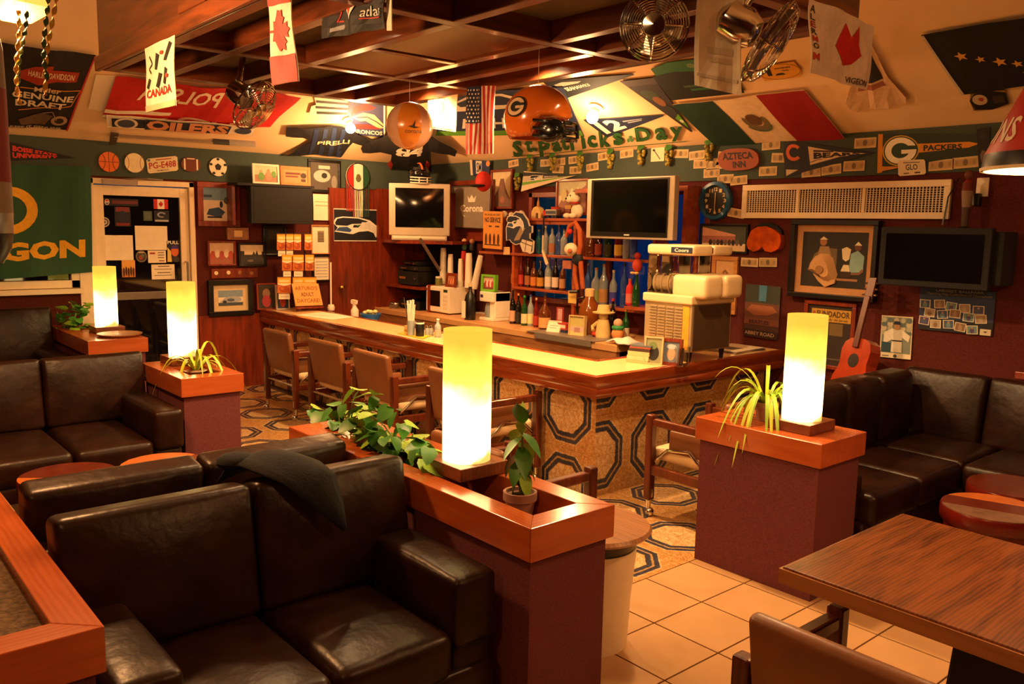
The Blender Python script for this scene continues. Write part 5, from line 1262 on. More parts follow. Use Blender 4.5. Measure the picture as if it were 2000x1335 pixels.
# cap inside the shadow box
e2 = thing('golf_cap', 'tan cap mounted at an angle inside the golf shadow box', 'cap', PN(1612, 545, .04)); basic('cap_tan', 'c89a68', .9, var=.06)
A = lambda u, v: PN(u, v, .03)
m = MB(); vs = []
rim_ = [(1579, 525), (1582, 513), (1592, 500), (1604, 494), (1618, 495), (1628, 504), (1632, 520), (1636, 536), (1632, 548)]
edge = [A(*q) for q in rim_]; low = [A(1600, 537), A(1604, 544), A(1610, 551), A(1622, 554)]
ctr = A(1612, 524) - V((0, .05, 0)); allp = edge + [low[3], low[2], low[1], low[0]]; n = len(allp)
mid = [p.lerp(ctr, .45) - V((0, .035, 0)) for p in allp]
m.add(allp + mid + [ctr], [(i, (i + 1) % n, n + (i + 1) % n, n + i) for i in range(n)] + [(n + i, n + (i + 1) % n, 2 * n) for i in range(n)], 'cap_tan'); m.build('crown', e2, smooth=True)
m = MB(); b_ = [A(1590, 533), A(1600, 548), A(1613, 560), A(1632, 553), A(1634, 545), A(1612, 548)]; m.add([p - V((0, .02, 0)) for p in b_] + b_, [(0, 1, 2, 3, 4, 5), (11, 10, 9, 8, 7, 6)] + [(i, 6 + i, 6 + (i + 1) % 6, (i + 1) % 6) for i in range(6)], 'cap_tan'); m.build('bill', e2)
m = MB(); m.lathe(A(1608, 526) - V((0, .06, 0)), [(.03, 0), (.03, .004)], '9a7044', 16, NY); m.build('badge', e2)
sheet('record_poster', quad(PN, (1459, 554), (1527, 560), (1520, 664), (1454, 654), .01), [('r', 0, .66, 1, 1, '3a4034'), ('p', [(.4, .7), (.6, .7), (.62, 1), (.4, 1)], '4a80a0'), ('r', 0, .36, 1, .66, '6a4030'), ('p', [(.05, .5), (.3, .42), (.7, .44), (.95, .52), (.8, .62), (.2, .62)], '9a5a3a'), ('r', 0, .24, 1, .36, '7a4434'), ('t', 'BEATLES', .16, .26, .72, .33, '3a2420'), ('r', 0, 0, 1, .14, '2a1612'), ('t', 'ABBEY ROAD', .04, .04, .9, .11, 'a88a70')], 'dark reddish music poster with two lines of lettering', 'poster', base='4a2a20', wave=cloth(.003, 4, 3), cuts=(4, 4))
e = framed('bar_sign', 'dark framed mirror sign with a yellow banner and gold lettering behind the lamp', PN, 1571, 588, 1672, 720, 'panel', .03, [('r', .08, .72, .96, .93, 'b88a2c'), ('t', 'FUNDADOR', .2, .8, .94, .9, '4a3010', False, .03), ('e', .14, .84, .04, .05, 'a04a1c'), ('t', 'Brandy de Jerez', .3, .73, .9, .78, '5a4014'), ('r', .5, .5, .8, .7, '6a5428'), ('r', .2, .1, .9, .12, '5a4c40')], base='2a1a14', cat='sign')
sheet('player_poster', quad(PN, (1723, 615), (1784, 619), (1779, 702), (1718, 696), .01), [('r', .03, .12, .97, .97, '7a8478')] + [('e', .1 + .2 * (k % 5), .6 + .1 * (k // 5), .09, .06, ('a8a890', '5a6a68', 'c0b498')[k % 3]) for k in range(20)] + [('p', [(.1, .3), (.12, .6), (.35, .7), (.68, .68), (.95, .55), (.9, .4), (.7, .5), (.7, .14), (.36, .14), (.38, .45)][::-1], 'e0d8c4'), ('e', .52, .76, .1, .09, 'b88a64'), ('p', [(.4, .8), (.64, .8), (.6, .88), (.44, .88)], '24304a'), ('r', .38, .4, .7, .43, '2a2420'), ('p', [(.05, .14), (.35, .14), (.35, .36), (.05, .38)], '2c4a58'), ('r', .08, .03, .3, .06, '8a7a64'), ('e', .5, .05, .06, .04, '4a4a4a')], 'baseball player poster in white uniform above the corner sofa', 'poster', base='e4d4b4')
cols = ('4a5a7a', '8a6a54', '6a8a90', 'a88a70', '54466a', 'b0a08a')
L = [('r', 0, .3, 1, 1, '2c3a5c'), ('r', 0, 0, 1, .3, '1a1c26'), ('t', 'LARGEST BALLPARK', .22, .93, .86, .985, 'a89a88'), ('t', 'Opening Day Collection of Champions', .1, .84, .96, .91, '9a8a7c')]
for k, (x, y) in enumerate([(.08, .62), (.28, .64), (.44, .6), (.62, .58), (.8, .56), (.15, .42), (.33, .4), (.5, .44), (.68, .38), (.84, .36), (.08, .22), (.24, .16), (.42, .18), (.58, .14), (.74, .1)]):
    t = .12 * math.sin(k * 2.3); P4 = [(-.075, -.1), (.075, -.1), (.075, .1), (-.075, .1)]
    R4 = lambda s: [(x + s * (p[0] * math.cos(t) - p[1] * math.sin(t) * .6), y + s * (p[0] * math.sin(t) * 1.5 + p[1] * math.cos(t))) for p in P4]
    L += [('p', R4(1), 'e0d4bc'), ('p', R4(.84), cols[k % 6]), ('e', x, y - .02, .03, .06, cols[(k + 2) % 6]), ('e', x, y + .045, .016, .025, 'b08a68')]
L += [('r', .84, .0, .98, .14, 'd8ccb0'), ('p', [(.88, .09), (.94, .09), (.91, .05)], '4a4438')]
sheet('collage_poster', quad(PN, (1798, 561), (1946, 570), (1938, 656), (1794, 642), .01), L, 'blue poster with a collage of white bordered snapshots under the black television', 'poster', base='26304a', step=.0005)
# black television right of the golf box
c4 = wrect(PY, 1717, 444, 1934, 562, YN - .32); bl, br, tr, tl = c4
e = thing('wall_television', 'large black television box mounted high beside the vent', 'television', ((bl.x + br.x) / 2, YN - .2, bl.z))
MB().box((bl.x, YN - .32, bl.z), (br.x, YN - .26, tl.z), 'black_matte').build('bezel', e, bevel=.006)
MB().box((bl.x + .05, YN - .26, bl.z + .03), (br.x + .05, YN - .05, tl.z - .02), 'black_matte').build('cabinet', e, bevel=.01)
MB().box((bl.x + .04, YN - .323, bl.z + .04), (br.x - .04, YN - .32, tl.z - .04), 'screen').build('screen', e)
MB().box(((bl.x + br.x) / 2 - .1, YN - .05, bl.z + .1), ((bl.x + br.x) / 2 + .1, YN, tl.z - .1), 'black').build('bracket', e)
ztv = tl.z + .0
e = thing('wall_socket', 'white wall socket plate with a black adapter and loose cable', 'socket', PN(1922, 420, 0))
c4 = wrect(PN, 1908, 347, 1932, 384, 0); bl, br, tr, tl = c4
MB().box((bl.x, YN - .012, bl.z), (br.x, YN, tl.z), 'white_plastic').build('plate', e, bevel=.003)
MB().box((bl.x + .0, YN - .06, bl.z - .06), (br.x - .03, YN - .012, bl.z + .02), 'black').build('adapter', e, bevel=.005)
MB().tube([V((bl.x + .02, YN - .04, bl.z - .03)), V((bl.x - .1, YN - .03, bl.z + .12)), V((bl.x - .16, YN - .03, bl.z - .0)), V((bl.x - .17, YN - .05, ztv + .02))], .005, 'black', 6).build('cable', e)
q = PN(1884, 440, .16)
e = thing('figurine', 'slim dark red and white figurine standing on the black television', 'figurine', (q.x, YN - .16, ztv - .02))
m = MB(); m.lathe((q.x, YN - .16, ztv - .02), [(.05, 0), (.05, .02), (.02, .03), (.025, .15), (.035, .25), (.03, .3), (.012, .32)], ['black', 'black', '4a3428', '8a7060', '6a2018', '8a1c14'], 12); m.build('body', e, smooth=True)
m = MB(); m.ball((q.x, YN - .16, ztv + .33), .028, '6a3a28', 10, 7); m.build('head', e, smooth=True)
# guitar leaning in the corner between bar and sofa
e = thing('acoustic_guitar', 'reddish acoustic guitar leaning on the wall behind the corner sofa', 'guitar', (-3.0, 5.5, .3))
basic('guitar_red', '9a3414', .2, var=.15, coat=.6); wood('guitar_neck', '3a140a', '5a2010', 'z', .3)
gtop, gbot = PY(1706, 545, 5.62), PY(1645, 790, 5.40)
ax = (gtop - gbot).normalized(); side = V((.93, -.36, 0)); side = (side - ax * side.dot(ax)).normalized(); gn = side.cross(ax)
if gn.dot(CAM - gbot) < 0: gn = -gn
Lg = (gtop - gbot).length; prof = []
for t, wv_ in ((0, .0), (.02, .09), (.08, .15), (.16, .175), (.24, .165), (.31, .135), (.36, .125), (.41, .13), (.47, .135), (.53, .115), (.56, .07), (.57, 0)): prof.append((wv_, t * .86))
poly = [(w_, h_) for w_, h_ in prof] + [(-w_, h_) for w_, h_ in prof[::-1] if w_ > 0]
gb = gtop - ax * .90
m = MB(); m.prism(poly, gb, side, ax, gn * -.09, 'guitar_red'); m.build('body', e, bevel=.006)
m = MB(); m.lathe(gb + ax * .33 + gn * .001, [(.048, 0), (.048, .002)], 'black', 24, gn); m.build('sound_hole', e)
m = MB(); m.obox(gb + ax * .12 - side * .06, side * .12, ax * .025, gn * .012, 'black'); m.build('bridge', e)
m = MB(); m.obox(gb + ax * .42 - side * .025 + gn * .0, side * .05, ax * .36, gn * .02, 'guitar_neck'); m.build('neck', e, bevel=.004)
m = MB(); m.obox(gb + ax * .77 - side * .035 - gn * .005, side * .07, ax * .14, gn * .015, 'guitar_neck'); m.build('headstock', e, bevel=.003)
for k in range(3):
    for sg in (-1, 1): MB().tube([gb + ax * (.79 + .04 * k) + side * sg * .03, gb + ax * (.79 + .04 * k) + side * sg * .065], .008, 'chrome', 6).build('tuning_peg', e)
e = thing('guitar_stand', 'low wooden stool under the guitar behind the corner sofa', 'stool', (gb.x, gb.y, 0))
MB().box((gb.x - .15, gb.y - .13, gb.z - .04), (gb.x + .15, gb.y + .1, gb.z - .012), 'panel').build('seat', e, bevel=.004)
for sx in (-.12, .12):
    for sy in (-.1, .07): MB().box((gb.x + sx - .015, gb.y + sy - .015, 0), (gb.x + sx + .015, gb.y + sy + .015, gb.z - .04), 'panel').build('leg', e)
# ================================================================== BACK COUNTER
bc = thing('back_counter', 'low laminate back counter with sliding doors behind the bar', 'counter', (-6.4, 5.4, 0))
KX = -4.62
MB().box((XW + .02, 5.08, .70), (KX, YN - .01, .76), 'counter').build('counter_top', bc, bevel=.006)
MB().box((XW + .02, 5.088, .60), (KX - .01, 5.13, .70), 'teak').build('apron', bc)
MB().box((XW + .04, 5.2, .0), (KX - .05, YN - .02, .08), 'black_matte').build('plinth', bc)
MB().box((XW + .04, 5.145, .08), (KX - .05, YN - .02, .60), 'panel').build('carcass', bc)
n = 6
for k in range(n):
    a = XW + .06 + (KX - .07 - XW - .06) * k / n; b = XW + .06 + (KX - .07 - XW - .06) * (k + 1) / n
    MB().box((a, 5.105 + .015 * (k % 2), .1), (b - .015, 5.125 + .015 * (k % 2), .598), 'teak').build('sliding_door', bc, bevel=.003)
m = MB(); a, b = PZ(1055, 642, .762), PZ(1200, 662, .762)
MB().box((-5.72, 5.06, .762), (-4.86, 5.36, .766), 'tray_grey').build('steel_tray', bc)
MB().box((-5.6, 5.06, .715), (-4.9, 5.079, .762), 'tray_grey').build('tray_lip', bc)
CTZ = .7605
# ================================================================== BOTTLE SHELVES
sh = thing('bottle_shelves', 'open orange wood back-bar shelving in front of the window', 'shelf', (-5.8, 5.6, .76))
S1, S2, S3 = 1.10, 1.44, 1.79
SX = [-6.56, -5.68, -4.72]
for z, xa, xb in ((S1, SX[0], SX[1]), (S2, SX[0] - .55, SX[2]), (S3, SX[0] - .3, SX[1] + .2), (1.0, SX[1], SX[2])):
    MB().box((xa, 5.60, z - .025), (xb, 5.775, z), 'shelf_wood').build('shelf_board', sh, bevel=.003)
for x, z1 in ((SX[0], 1.78), (SX[1], 1.78), (SX[2], 2.02)):
    MB().box((x - .018, 5.61, CTZ if x > -7 else S2), (x + .018, 5.775, z1), 'shelf_wood').build('upright', sh, bevel=.003)
MB().box((SX[1], 5.60, 2.02), (SX[2], 5.775, 2.06), 'shelf_wood').build('shelf_board', sh)
MB().box((SX[2] - .16, 5.44, 1.02), (SX[2] + .32, 5.775, 1.045), 'shelf_wood').build('shelf_board', sh)
for z in (1.73,):
    MB().box((SX[0], 5.62, z), (SX[1], 5.65, z + .035), 'shelf_wood').build('glass_rack', sh)
MB().box((SX[2] + .30, 5.60, 1.05), (SX[2] + .34, 5.775, 2.02), 'shelf_wood').build('upright', sh)
MB().box((SX[2], 5.60, 2.02), (SX[2] + .34, 5.775, 2.06), 'shelf_wood').build('shelf_board', sh)

def bottle(name, label, x, y, z, h, r, glass, lab=None, cap='black', neck=.36, nr=.32, group='bottles behind the bar', seg=12, lab0=.12, lab1=.5):
    e = thing(name, label, 'bottle', (x, y, z), 0, group)
    sh_ = h * (1 - neck)
    MB().lathe((0, 0, 0), [(r * .9, 0), (r, .008), (r, sh_ * .9), (r * .85, sh_), (r * nr * 1.1, sh_ + h * neck * .35), (r * nr, h * .95)], glass, seg).build('glass', e, local=True, smooth=True)
    if lab: MB().lathe((0, 0, 0), [(r * 1.02, sh_ * lab0), (r * 1.02, sh_ * (lab0 + lab1))], lab, seg, cap=False).build('label', e, local=True, smooth=True)
    MB().lathe((0, 0, 0), [(r * nr * 1.15, h * .93), (r * nr * 1.15, h)], cap, seg).build('cap', e, local=True, smooth=True)
    return e
G = {'amber': glass_col('g_amber', '7a3c10'), 'dark': glass_col('g_dark', '1c140c'), 'green': glass_col('g_green', '1e5a24'), 'blue': glass_col('g_blue', '3a62b8'), 'clear': glass_col('g_clear', 'b8c4c4'), 'teal': glass_col('g_teal', '2c8a98'), 'red': glass_col('g_red', '8a1c14'), 'brown': glass_col('g_brown', '4a2410')}
ordn = ['first', 'second', 'third', 'fourth', 'fifth', 'sixth', 'seventh', 'eighth', 'ninth', 'tenth', 'eleventh', 'twelfth']
def row(specs, y, z, where):
    for i, (u, h, r, g, lab, cap, desc) in enumerate(specs):
        x = PY(u, 530, y).x
        bottle('liquor_bottle', f'{desc} bottle, {ordn[i]} from the left on the {where}', x, y, z + .001, h, r, G[g], lab, cap)
row([(1005, .30, .034, 'dark', 'd8822c', 'brass', 'dark orange-labelled'), (1018, .30, .030, 'red', 'c03a24', 'a02018', 'red-labelled'), (1031, .29, .032, 'brown', 'a86038', 'a03020', 'brown'), (1043, .27, .034, 'amber', 'd07a28', 'black', 'squat amber'), (1056, .27, .036, 'dark', 'c88a24', 'brass', 'gold-labelled dark'), (1071, .305, .034, 'clear', 'e4d4bc', 'd8b890', 'clear white-labelled'), (1085, .305, .034, 'dark', 'e0c8b0', 'black', 'dark white-labelled'), (1099, .28, .03, 'amber', 'c89058', 'brass', 'slim tan')], 5.685, S1, 'lower left shelf')
row([(1051, .24, .03, 'teal', None, 'teak', 'teal glass'), (1064, .28, .034, 'clear', None, 'white_plastic', 'plain clear'), (1077, .27, .034, 'clear', 'a86a48', 'black', 'clear brown-labelled'), (1090, .29, .034, 'blue', None, 'chrome', 'pale blue'), (1100, .25, .034, 'clear', None, 'chrome', 'short clear')], 5.685, S2, 'middle left shelf')
row([(1152, .24, .055, 'amber', None, 'black', 'round brown jug'), (1168, .30, .036, 'brown', 'a04030', 'black', 'brown red-labelled'), (1186, .30, .04, 'green', '3a3a1c', 'black', 'dark green'), (1207, .30, .04, 'red', 'd8b030', 'a02018', 'red and yellow'), (1222, .30, .034, 'clear', '8a8a98', 'chrome', 'clear silver-labelled'), (1236, .28, .034, 'blue', None, 'chrome', 'blue glass')], 5.685, S2, 'middle right shelf')
row([(1149, .38, .036, 'blue', None, 'chrome', 'tall blue'), (1165, .34, .045, 'clear', '8a9a50', 'teak', 'clear green-labelled'), (1180, .38, .042, 'clear', 'c08a50', 'teak', 'tall clear'), (1199, .33, .036, 'clear', '3c3ca0', 'd0a880', 'clear blue-labelled'), (1220, .40, .034, 'blue', None, 'black', 'slim blue')], 5.685, 1.0, 'lower right shelf')
def at_counter(u, v, z=CTZ): p = PZ(u, v, z); return p
cs = [(1001, 612, .33, .029, 'dark', 'c89a78', 'black', 'dark wine'), (1012, 614, .30, .029, 'dark', '2a2420', 'd08a5c', 'black wine'), (1024, 616, .29, .031, 'green', 'd8cca0', '2a9a3a', 'green-capped green'), (1036, 618, .30, .030, 'clear', 'e0d890', '2c3c8a', 'blue-capped clear'), (1047, 619, .28, .027, 'red', 'a83020', 'd8b090', 'red')]
for i, (u, v, h, r, g, lab, cap, desc) in enumerate(cs):
    p = PY(u, v, 5.36 + .03 * (i % 2)); bottle('liquor_bottle', f'{desc} bottle, {ordn[i]} from the left on the back counter', p.x, p.y, CTZ, h, r, G[g], lab, cap)
p = PY(1064, 622, 5.30); bottle('liquor_bottle', 'large round amber bottle with gold band on the back counter', p.x, 5.30, CTZ, .34, .056, G['amber'], 'd8a060', 'black', .45, .2)
p = PY(1222, 640, 5.42); bottle('beer_bottle', 'green beer bottle with white label near the drink machine', p.x, 5.42, CTZ, .26, .032, G['green'], 'd8ccb0', 'brass')
p = PY(1196, 628, 5.52); bottle('liquor_bottle', 'dark red-capped bottle behind the hatted figurine', p.x, 5.52, CTZ, .33, .036, G['dark'], None, 'a81c14')
# big orange jug with handle
p = PY(1150, 632, 5.42); e = thing('glass_jug', 'large orange brown glass jug with a pale neck on the back counter', 'jug', (p.x, 5.42, CTZ))
MB().lathe((0, 0, 0), [(.08, 0), (.095, .02), (.095, .2), (.08, .27), (.045, .32), (.04, .36)], glass_col('g_orange', 'a85a18', .15), 18).build('body', e, local=True, smooth=True)
MB().lathe((0, 0, 0), [(.043, .34), (.045, .40), (.03, .41)], 'laminate', 16).build('stopper', e, local=True, smooth=True)
MB().tube([(-.05, -.02, .33), (-.12, -.03, .31), (-.13, -.03, .2), (-.095, -.02, .15)], .01, 'black', 8).build('handle', e, local=True, smooth=True)
# clay figurine in a hat
p = PY(1178, 640, 5.34); e = thing('clay_figurine', 'cream clay figurine wearing a broad hat, on the back counter', 'figurine', (p.x, 5.34, CTZ))
basic('clay', 'e0c07a', .8, var=.1)
MB().lathe((0, 0, 0), [(.065, 0), (.07, .03), (.055, .12), (.045, .16)], 'clay', 16).build('body', e, local=True, smooth=True)
m = MB(); m.ball((0, 0, .19), .042, 'clay', 12, 8); m.build('head', e, local=True, smooth=True)
MB().lathe((0, 0, .205), [(.095, .01), (.098, .02), (.06, .022), (.05, .08), (.0, .085)], 'clay', 20).build('hat', e, local=True, smooth=True)
m = MB(); m.ball((-.05, -.04, .03), .035, 'c03020', 10, 6, (1, 1, .6)); m.build('shoe', e, local=True, smooth=True)
MB().tube([(-.05, 0, .14), (-.1, -.03, .09), (-.07, -.05, .06)], .017, 'clay', 8).build('arm', e, local=True, smooth=True)
# green troll like figure = plush with green scarf
p = PY(1207, 640, 5.3); e = thing('plush_figure', 'small orange plush figure with a green scarf beside the beer bottle', 'toy', (p.x, 5.3, CTZ))
m = MB(); m.ball((0, 0, .06), .055, 'd08a4c', 12, 8); m.build('body', e, local=True, smooth=True)
m = MB(); m.ball((0, 0, .15), .04, 'c8a080', 12, 8); m.build('head', e, local=True, smooth=True)
MB().lathe((0, 0, .1), [(.05, 0), (.055, .015), (.045, .03)], '2c8a44', 14).build('scarf', e, local=True, smooth=True)
# cards and boxes on the counter
p = PY(1079, 625, 5.2)
stand_frame('place_card', 'white folded card leaning in front of the red packets', (p.x, 5.2, CTZ), .13, .12, .35, 'paper', .004, [('r', .15, .6, .85, .64, '9a8a78'), ('r', .15, .4, .7, .44, '9a8a78')], lean=.5, cat='card')
p = PY(1125, 630, 5.22)
stand_frame('picture_box', 'cream printed box with a small house picture on the back counter', (p.x, 5.22, CTZ), .16, .18, .25, 'd8b878', .008, [('r', 0, .45, 1, .9, 'd0c070'), ('r', 0, .2, 1, .45, 'd8b8b0'), ('r', .3, .15, .7, .4, 'b88a80')], base='e0c88c', lean=.05, cat='box', depth=.05)
p = PY(1103, 626, 5.3); e = thing('snack_box', 'small red white and blue carton on the back counter', 'box', (p.x, 5.3, CTZ))
MB().box((-.06, -.04, 0), (.06, .04, .03), '2a3450').build('lower_band', e, local=True); MB().box((-.06, -.04, .03), (.06, .04, .09), 'b83a34').build('carton', e, local=True); MB().box((-.05, -.041, .045), (.05, -.04, .075), 'e8dcc8').build('label', e, local=True)
p = PY(1092, 610, 5.48)
stand_frame('red_card', 'tall pink and red card standing behind the white card', (p.x, 5.48, CTZ), .075, .2, .1, 'b84038', .004, [('r', .1, .4, .9, .95, 'c8a0a0'), ('e', .5, .25, .25, .12, 'c83028')], base='c06058', lean=.03, cat='card')
sheet('yellow_note', wrect(PY, 1110, 568, 1126, 592, 5.595), [('r', .1, .5, .9, .54, 'c09a50')], 'yellow paper note hanging on the shelf edge above the jug', 'notice', base='e8c464', thick=.002)
# cloth
e = thing('bar_towel', 'crumpled white bar towel at the end of the back counter', 'towel', PY(1214, 655, 5.15))
m = MB(); q = PY(1214, 655, 5.15); vs, fs = [], []; N_ = 12
for i in range(N_ + 1):
    for j in range(9):
        s_, t_ = i / N_, j / 8; vs.append((q.x - .12 + .24 * s_, 5.09 + .18 * t_ + .02 * math.sin(7 * s_), .775 + .03 * math.sin(PI * s_) * (.5 + .5 * math.sin(7 * s_ + 4 * t_)) + .03 * math.sin(PI * t_) * math.sin(PI * s_)))
for i in range(N_):
    for j in range(8): a = i * 9 + j; fs.append((a, a + 9, a + 10, a + 1))
m.add(vs, fs, 'cloth_white'); o = m.build('cloth', e, smooth=True); md = o.modifiers.new('s', 'SOLIDIFY'); md.thickness = .012; md.offset = 0
# stuff on the left half of the counter --------------------------------------------------------
p0, p1 = PY(833, 604, 5.30), PY(880, 604, 5.30)
e = thing('microwave', 'white microwave oven with dark window on the back counter', 'microwave', ((p0.x + p1.x) / 2, 5.3, CTZ))
x0, x1 = p0.x, p0.x + .42
MB().box((x0, 5.30, CTZ + .012), (x1, 5.64, CTZ + .29), 'white_plastic').build('case', e, bevel=.006)
MB().box((x0 + .005, 5.292, CTZ + .02), (x0 + .30, 5.30, CTZ + .282), 'white_plastic').build('door', e, bevel=.004)
MB().box((x0 + .035, 5.290, CTZ + .075), (x0 + .265, 5.292, CTZ + .245), 'screen').build('window', e)
MB().box((x0 + .305, 5.294, CTZ + .02), (x1 - .005, 5.30, CTZ + .282), 'white_plastic').build('control_panel', e)
MB().box((x0 + .325, 5.2925, CTZ + .235), (x1 - .025, 5.294, CTZ + .265), '1c3a1c').build('display', e)
m = MB()
for i in range(3):
    for j in range(4): m.box((x0 + .325 + .026 * i, 5.2925, CTZ + .05 + .042 * j), (x0 + .345 + .026 * i, 5.294, CTZ + .078 + .042 * j), 'd8ccb0')
o = m.build('buttons', e); o['kind'] = 'stuff'
for sx in (x0 + .04, x1 - .04): MB().lathe((sx, 5.34, CTZ), [(.012, 0), (.012, .012)], 'black', 8).build('foot', e)
MZ = CTZ + .291
def cup_stack(label, x, y, z, h, r, col='white_plastic', lean=0.0):
    e = thing('cup_stack', label, 'cups', (x, y, z), 0, 'stacks of disposable cups')
    n = max(4, int(h / .022)); m = MB(); body = [(r * 1.02, 0)]
    m = MB(); M_ = Matrix.Translation((0, 0, 0)) @ Matrix.Rotation(lean, 4, 'Y')
    MB().lathe((0, 0, 0), [(r, 0), (r * .98, .05), (r * .86, h * .8), (r * .72, h)], col, 18).xf(M_).build('cups', e, local=True, smooth=True)
    for k in range(6): MB().lathe((0, 0, .012 * k), [(r * 1.04, 0), (r * 1.06, .004), (r * 1.04, .007)], col, 18).xf(M_).build('cup_rim', e, local=True, smooth=True)
for lab, u, v0, r, col in (('tall stack of white foam cups at the left of the microwave top', 866, 484, .04, 'white_plastic'), ('white cup stack behind the dark photo frame', 880, 496, .035, 'white_plastic'), ('red plastic cup stack among the white cups', 897, 490, .035, 'c02418'), ('narrow white cup stack right of the dark photo frame', 900, 505, .032, 'white_plastic'), ('widest white cup stack next to the green photo frame', 916, 494, .042, 'white_plastic')):
    q = PY(u, v0, 5.5); cup_stack(lab, q.x, 5.5 if 'red' not in lab else 5.56, MZ, q.z - MZ, r, col)
q = PY(928, 556, 5.5); cup_stack('leaning stack of white cups behind the green photo frame', q.x - .02, 5.5, MZ, .36, .036, 'white_plastic', .3)
MB_ = None
q = PY(879, 550, 5.36); stand_frame('standing_photo', 'dark brown framed group photo on the microwave', (q.x, 5.36, MZ), .16, .15, .12, 'panel', .025, [('r', 0, 0, 1, 1, 'a86a40')] + [('e', .2 + .15 * k, .4, .09, .3, ('d89060', 'b04a30')[k % 2]) for k in range(5)], lean=.12)
q = PY(854, 550, 5.38); e = thing('glass_jar', 'small glass jar of olives on the microwave', 'jar', (q.x, 5.4, MZ))
MB().lathe((0, 0, 0), [(.036, 0), (.04, .01), (.04, .07), (.034, .08)], glass_col('g_olive', '8a8a3a', .1), 14).build('jar', e, local=True, smooth=True); MB().lathe((0, 0, .08), [(.036, 0), (.036, .018)], 'white_plastic', 14).build('lid', e, local=True)
# coffee maker, green frame, black box bottle
q = PY(957, 605, 5.36); e = thing('coffee_maker', 'white drip coffee maker under the green photo frame', 'coffee maker', (q.x, 5.4, CTZ))
MB().box((-.10, -.1, 0), (.12, .13, .03), 'white_plastic').build('base', e, local=True, bevel=.006)
MB().box((.03, -.07, .03), (.12, .13, .29), 'white_plastic').build('column', e, local=True, bevel=.008)
MB().box((-.10, -.1, .19), (.12, .13, .29), 'white_plastic').build('head', e, local=True, bevel=.01)
MB().lathe((-.03, -.01, .032), [(.05, 0), (.06, .03), (.055, .1), (.04, .14)], G['clear'], 16).build('carafe', e, local=True, smooth=True)
MB().box((-.08, -.102, .23), (-.04, -.1, .26), '3a3040').build('badge', e, local=True)
CMZ = CTZ + .291
q2 = PY(948, 550, 5.36); stand_frame('standing_photo', 'bright green framed group photo on the coffee maker', (q.x - .02, 5.34, CMZ), .185, .17, .2, '6cae1c', .022, [('r', 0, .5, 1, 1, 'd8b098')] + [('e', .2 + .15 * k, .4 + .05 * (k % 2), .1, .28, ('b83830', 'e0c8b8')[k % 2]) for k in range(5)], base='7a3a34', lean=.05, depth=.05)
q = PY(918, 607, 5.22); e = thing('boxed_bottle', 'black bottle with a tall white label on the back counter', 'bottle', (q.x, 5.22, CTZ))
MB().lathe((0, 0, 0), [(.055, 0), (.058, .01), (.058, .2), (.045, .25), (.018, .29), (.018, .34)], 'black', 16).build('glass', e, local=True, smooth=True)
MB().box((-.06, -.061, .02), (.0, -.03, .19), 'paper').build('label', e, local=True); MB().lathe((0, 0, .335), [(.02, 0), (.02, .03)], 'd8b890', 12).build('cap', e, local=True)
for lab, u, v, w_, d_ in (('loose white papers in front of the coffee maker', 950, 612, .34, .12), ('white paper slip under the microwave edge', 862, 607, .12, .05), ('loose receipts in front of the counter bottles', 1020, 626, .24, .1)):
    q = PZ(u, v, CTZ); e = thing('loose_papers', lab, 'papers', (q.x, max(q.y, 5.15), CTZ), .1)
    for k in range(3): MB().box((-w_ / 2 + .03 * k, -d_ / 2 + .01 * k, .002 * k), (w_ / 2 - .04 * (2 - k), d_ / 2, .002 * k + .0015), 'paper').build('sheet', e, local=True)
# TV corner cabinet -----------------------------------------------------------------------------
cab = thing('corner_cabinet', 'dark wood corner cabinet holding stereo gear under the tube television', 'cabinet', (-7.8, 5.4, .76))
MB().box((-8.36, 5.1, CTZ), (-8.32, 5.78, 2.1), 'panel').build('side_panel', cab)
MB().box((PY(879, 400, 5.62).x - .03, 5.62, 1.50), (PY(879, 400, 5.62).x, 5.78, 2.06), 'panel').build('side_panel', cab)
MB().box((-8.32, 5.74, CTZ), (-7.4, 5.78, 1.54), 'black_matte').build('back_panel', cab)
m = MB(); m.prism([(-8.31, 5.14), (-7.86, 5.04), (-7.34, 5.42), (-7.42, 5.74), (-8.31, 5.74)], (0, 0, 1.50), (1, 0, 0), (0, 1, 0), (0, 0, .035), 'panel'); m.build('tv_board', cab)
MB().box((-8.32, 5.2, 1.0), (-7.62, 5.74, 1.025), 'panel').build('shelf_board', cab)
MB().box((-7.60, 5.28, CTZ), (-7.56, 5.5, 1.06), 'panel').build('divider', cab)
MB().obox(PY(818, 468, 5.2), V((.30, .05, -.33)), V((.02, 0, .02)), V((0, .02, 0)), 'steel').build('brace', cab)
for lab, z, w_, h_, x in (('black stereo receiver on the cabinet shelf', 1.027, .42, .16, -7.98), ('slim black disc player on the stereo receiver', 1.189, .40, .06, -7.96), ('small video box on top of the disc player', 1.252, .3, .05, -7.94), ('black tape deck under the cabinet shelf', CTZ, .40, .1, -7.95)):
    e = thing('stereo_unit', lab, 'stereo', (x, 5.3, z))
    MB().box((-w_ / 2, -.02, .008), (w_ / 2, .3, h_), 'black').build('case', e, local=True, bevel=.004)
    MB().box((-w_ / 2 + .01, -.024, .012), (w_ / 2 - .01, -.02, h_ - .006), 'black_matte').build('front_panel', e, local=True)
    MB().lathe((w_ / 2 - .06, -.024, h_ / 2), [(.016, 0), (.016, .012)], 'steel', 12, (0, -1, 0)).build('knob', e, local=True)
    MB().box((-w_ / 2 + .04, -.026, h_ * .45), (-w_ / 2 + .16, -.024, h_ * .6), '9a5a2c').build('display', e, local=True)
    for sx in (-1, 1): MB().box((sx * w_ * .4 - .01, 0, 0), (sx * w_ * .4 + .01, .28, .008), 'black').build('foot', e, local=True)
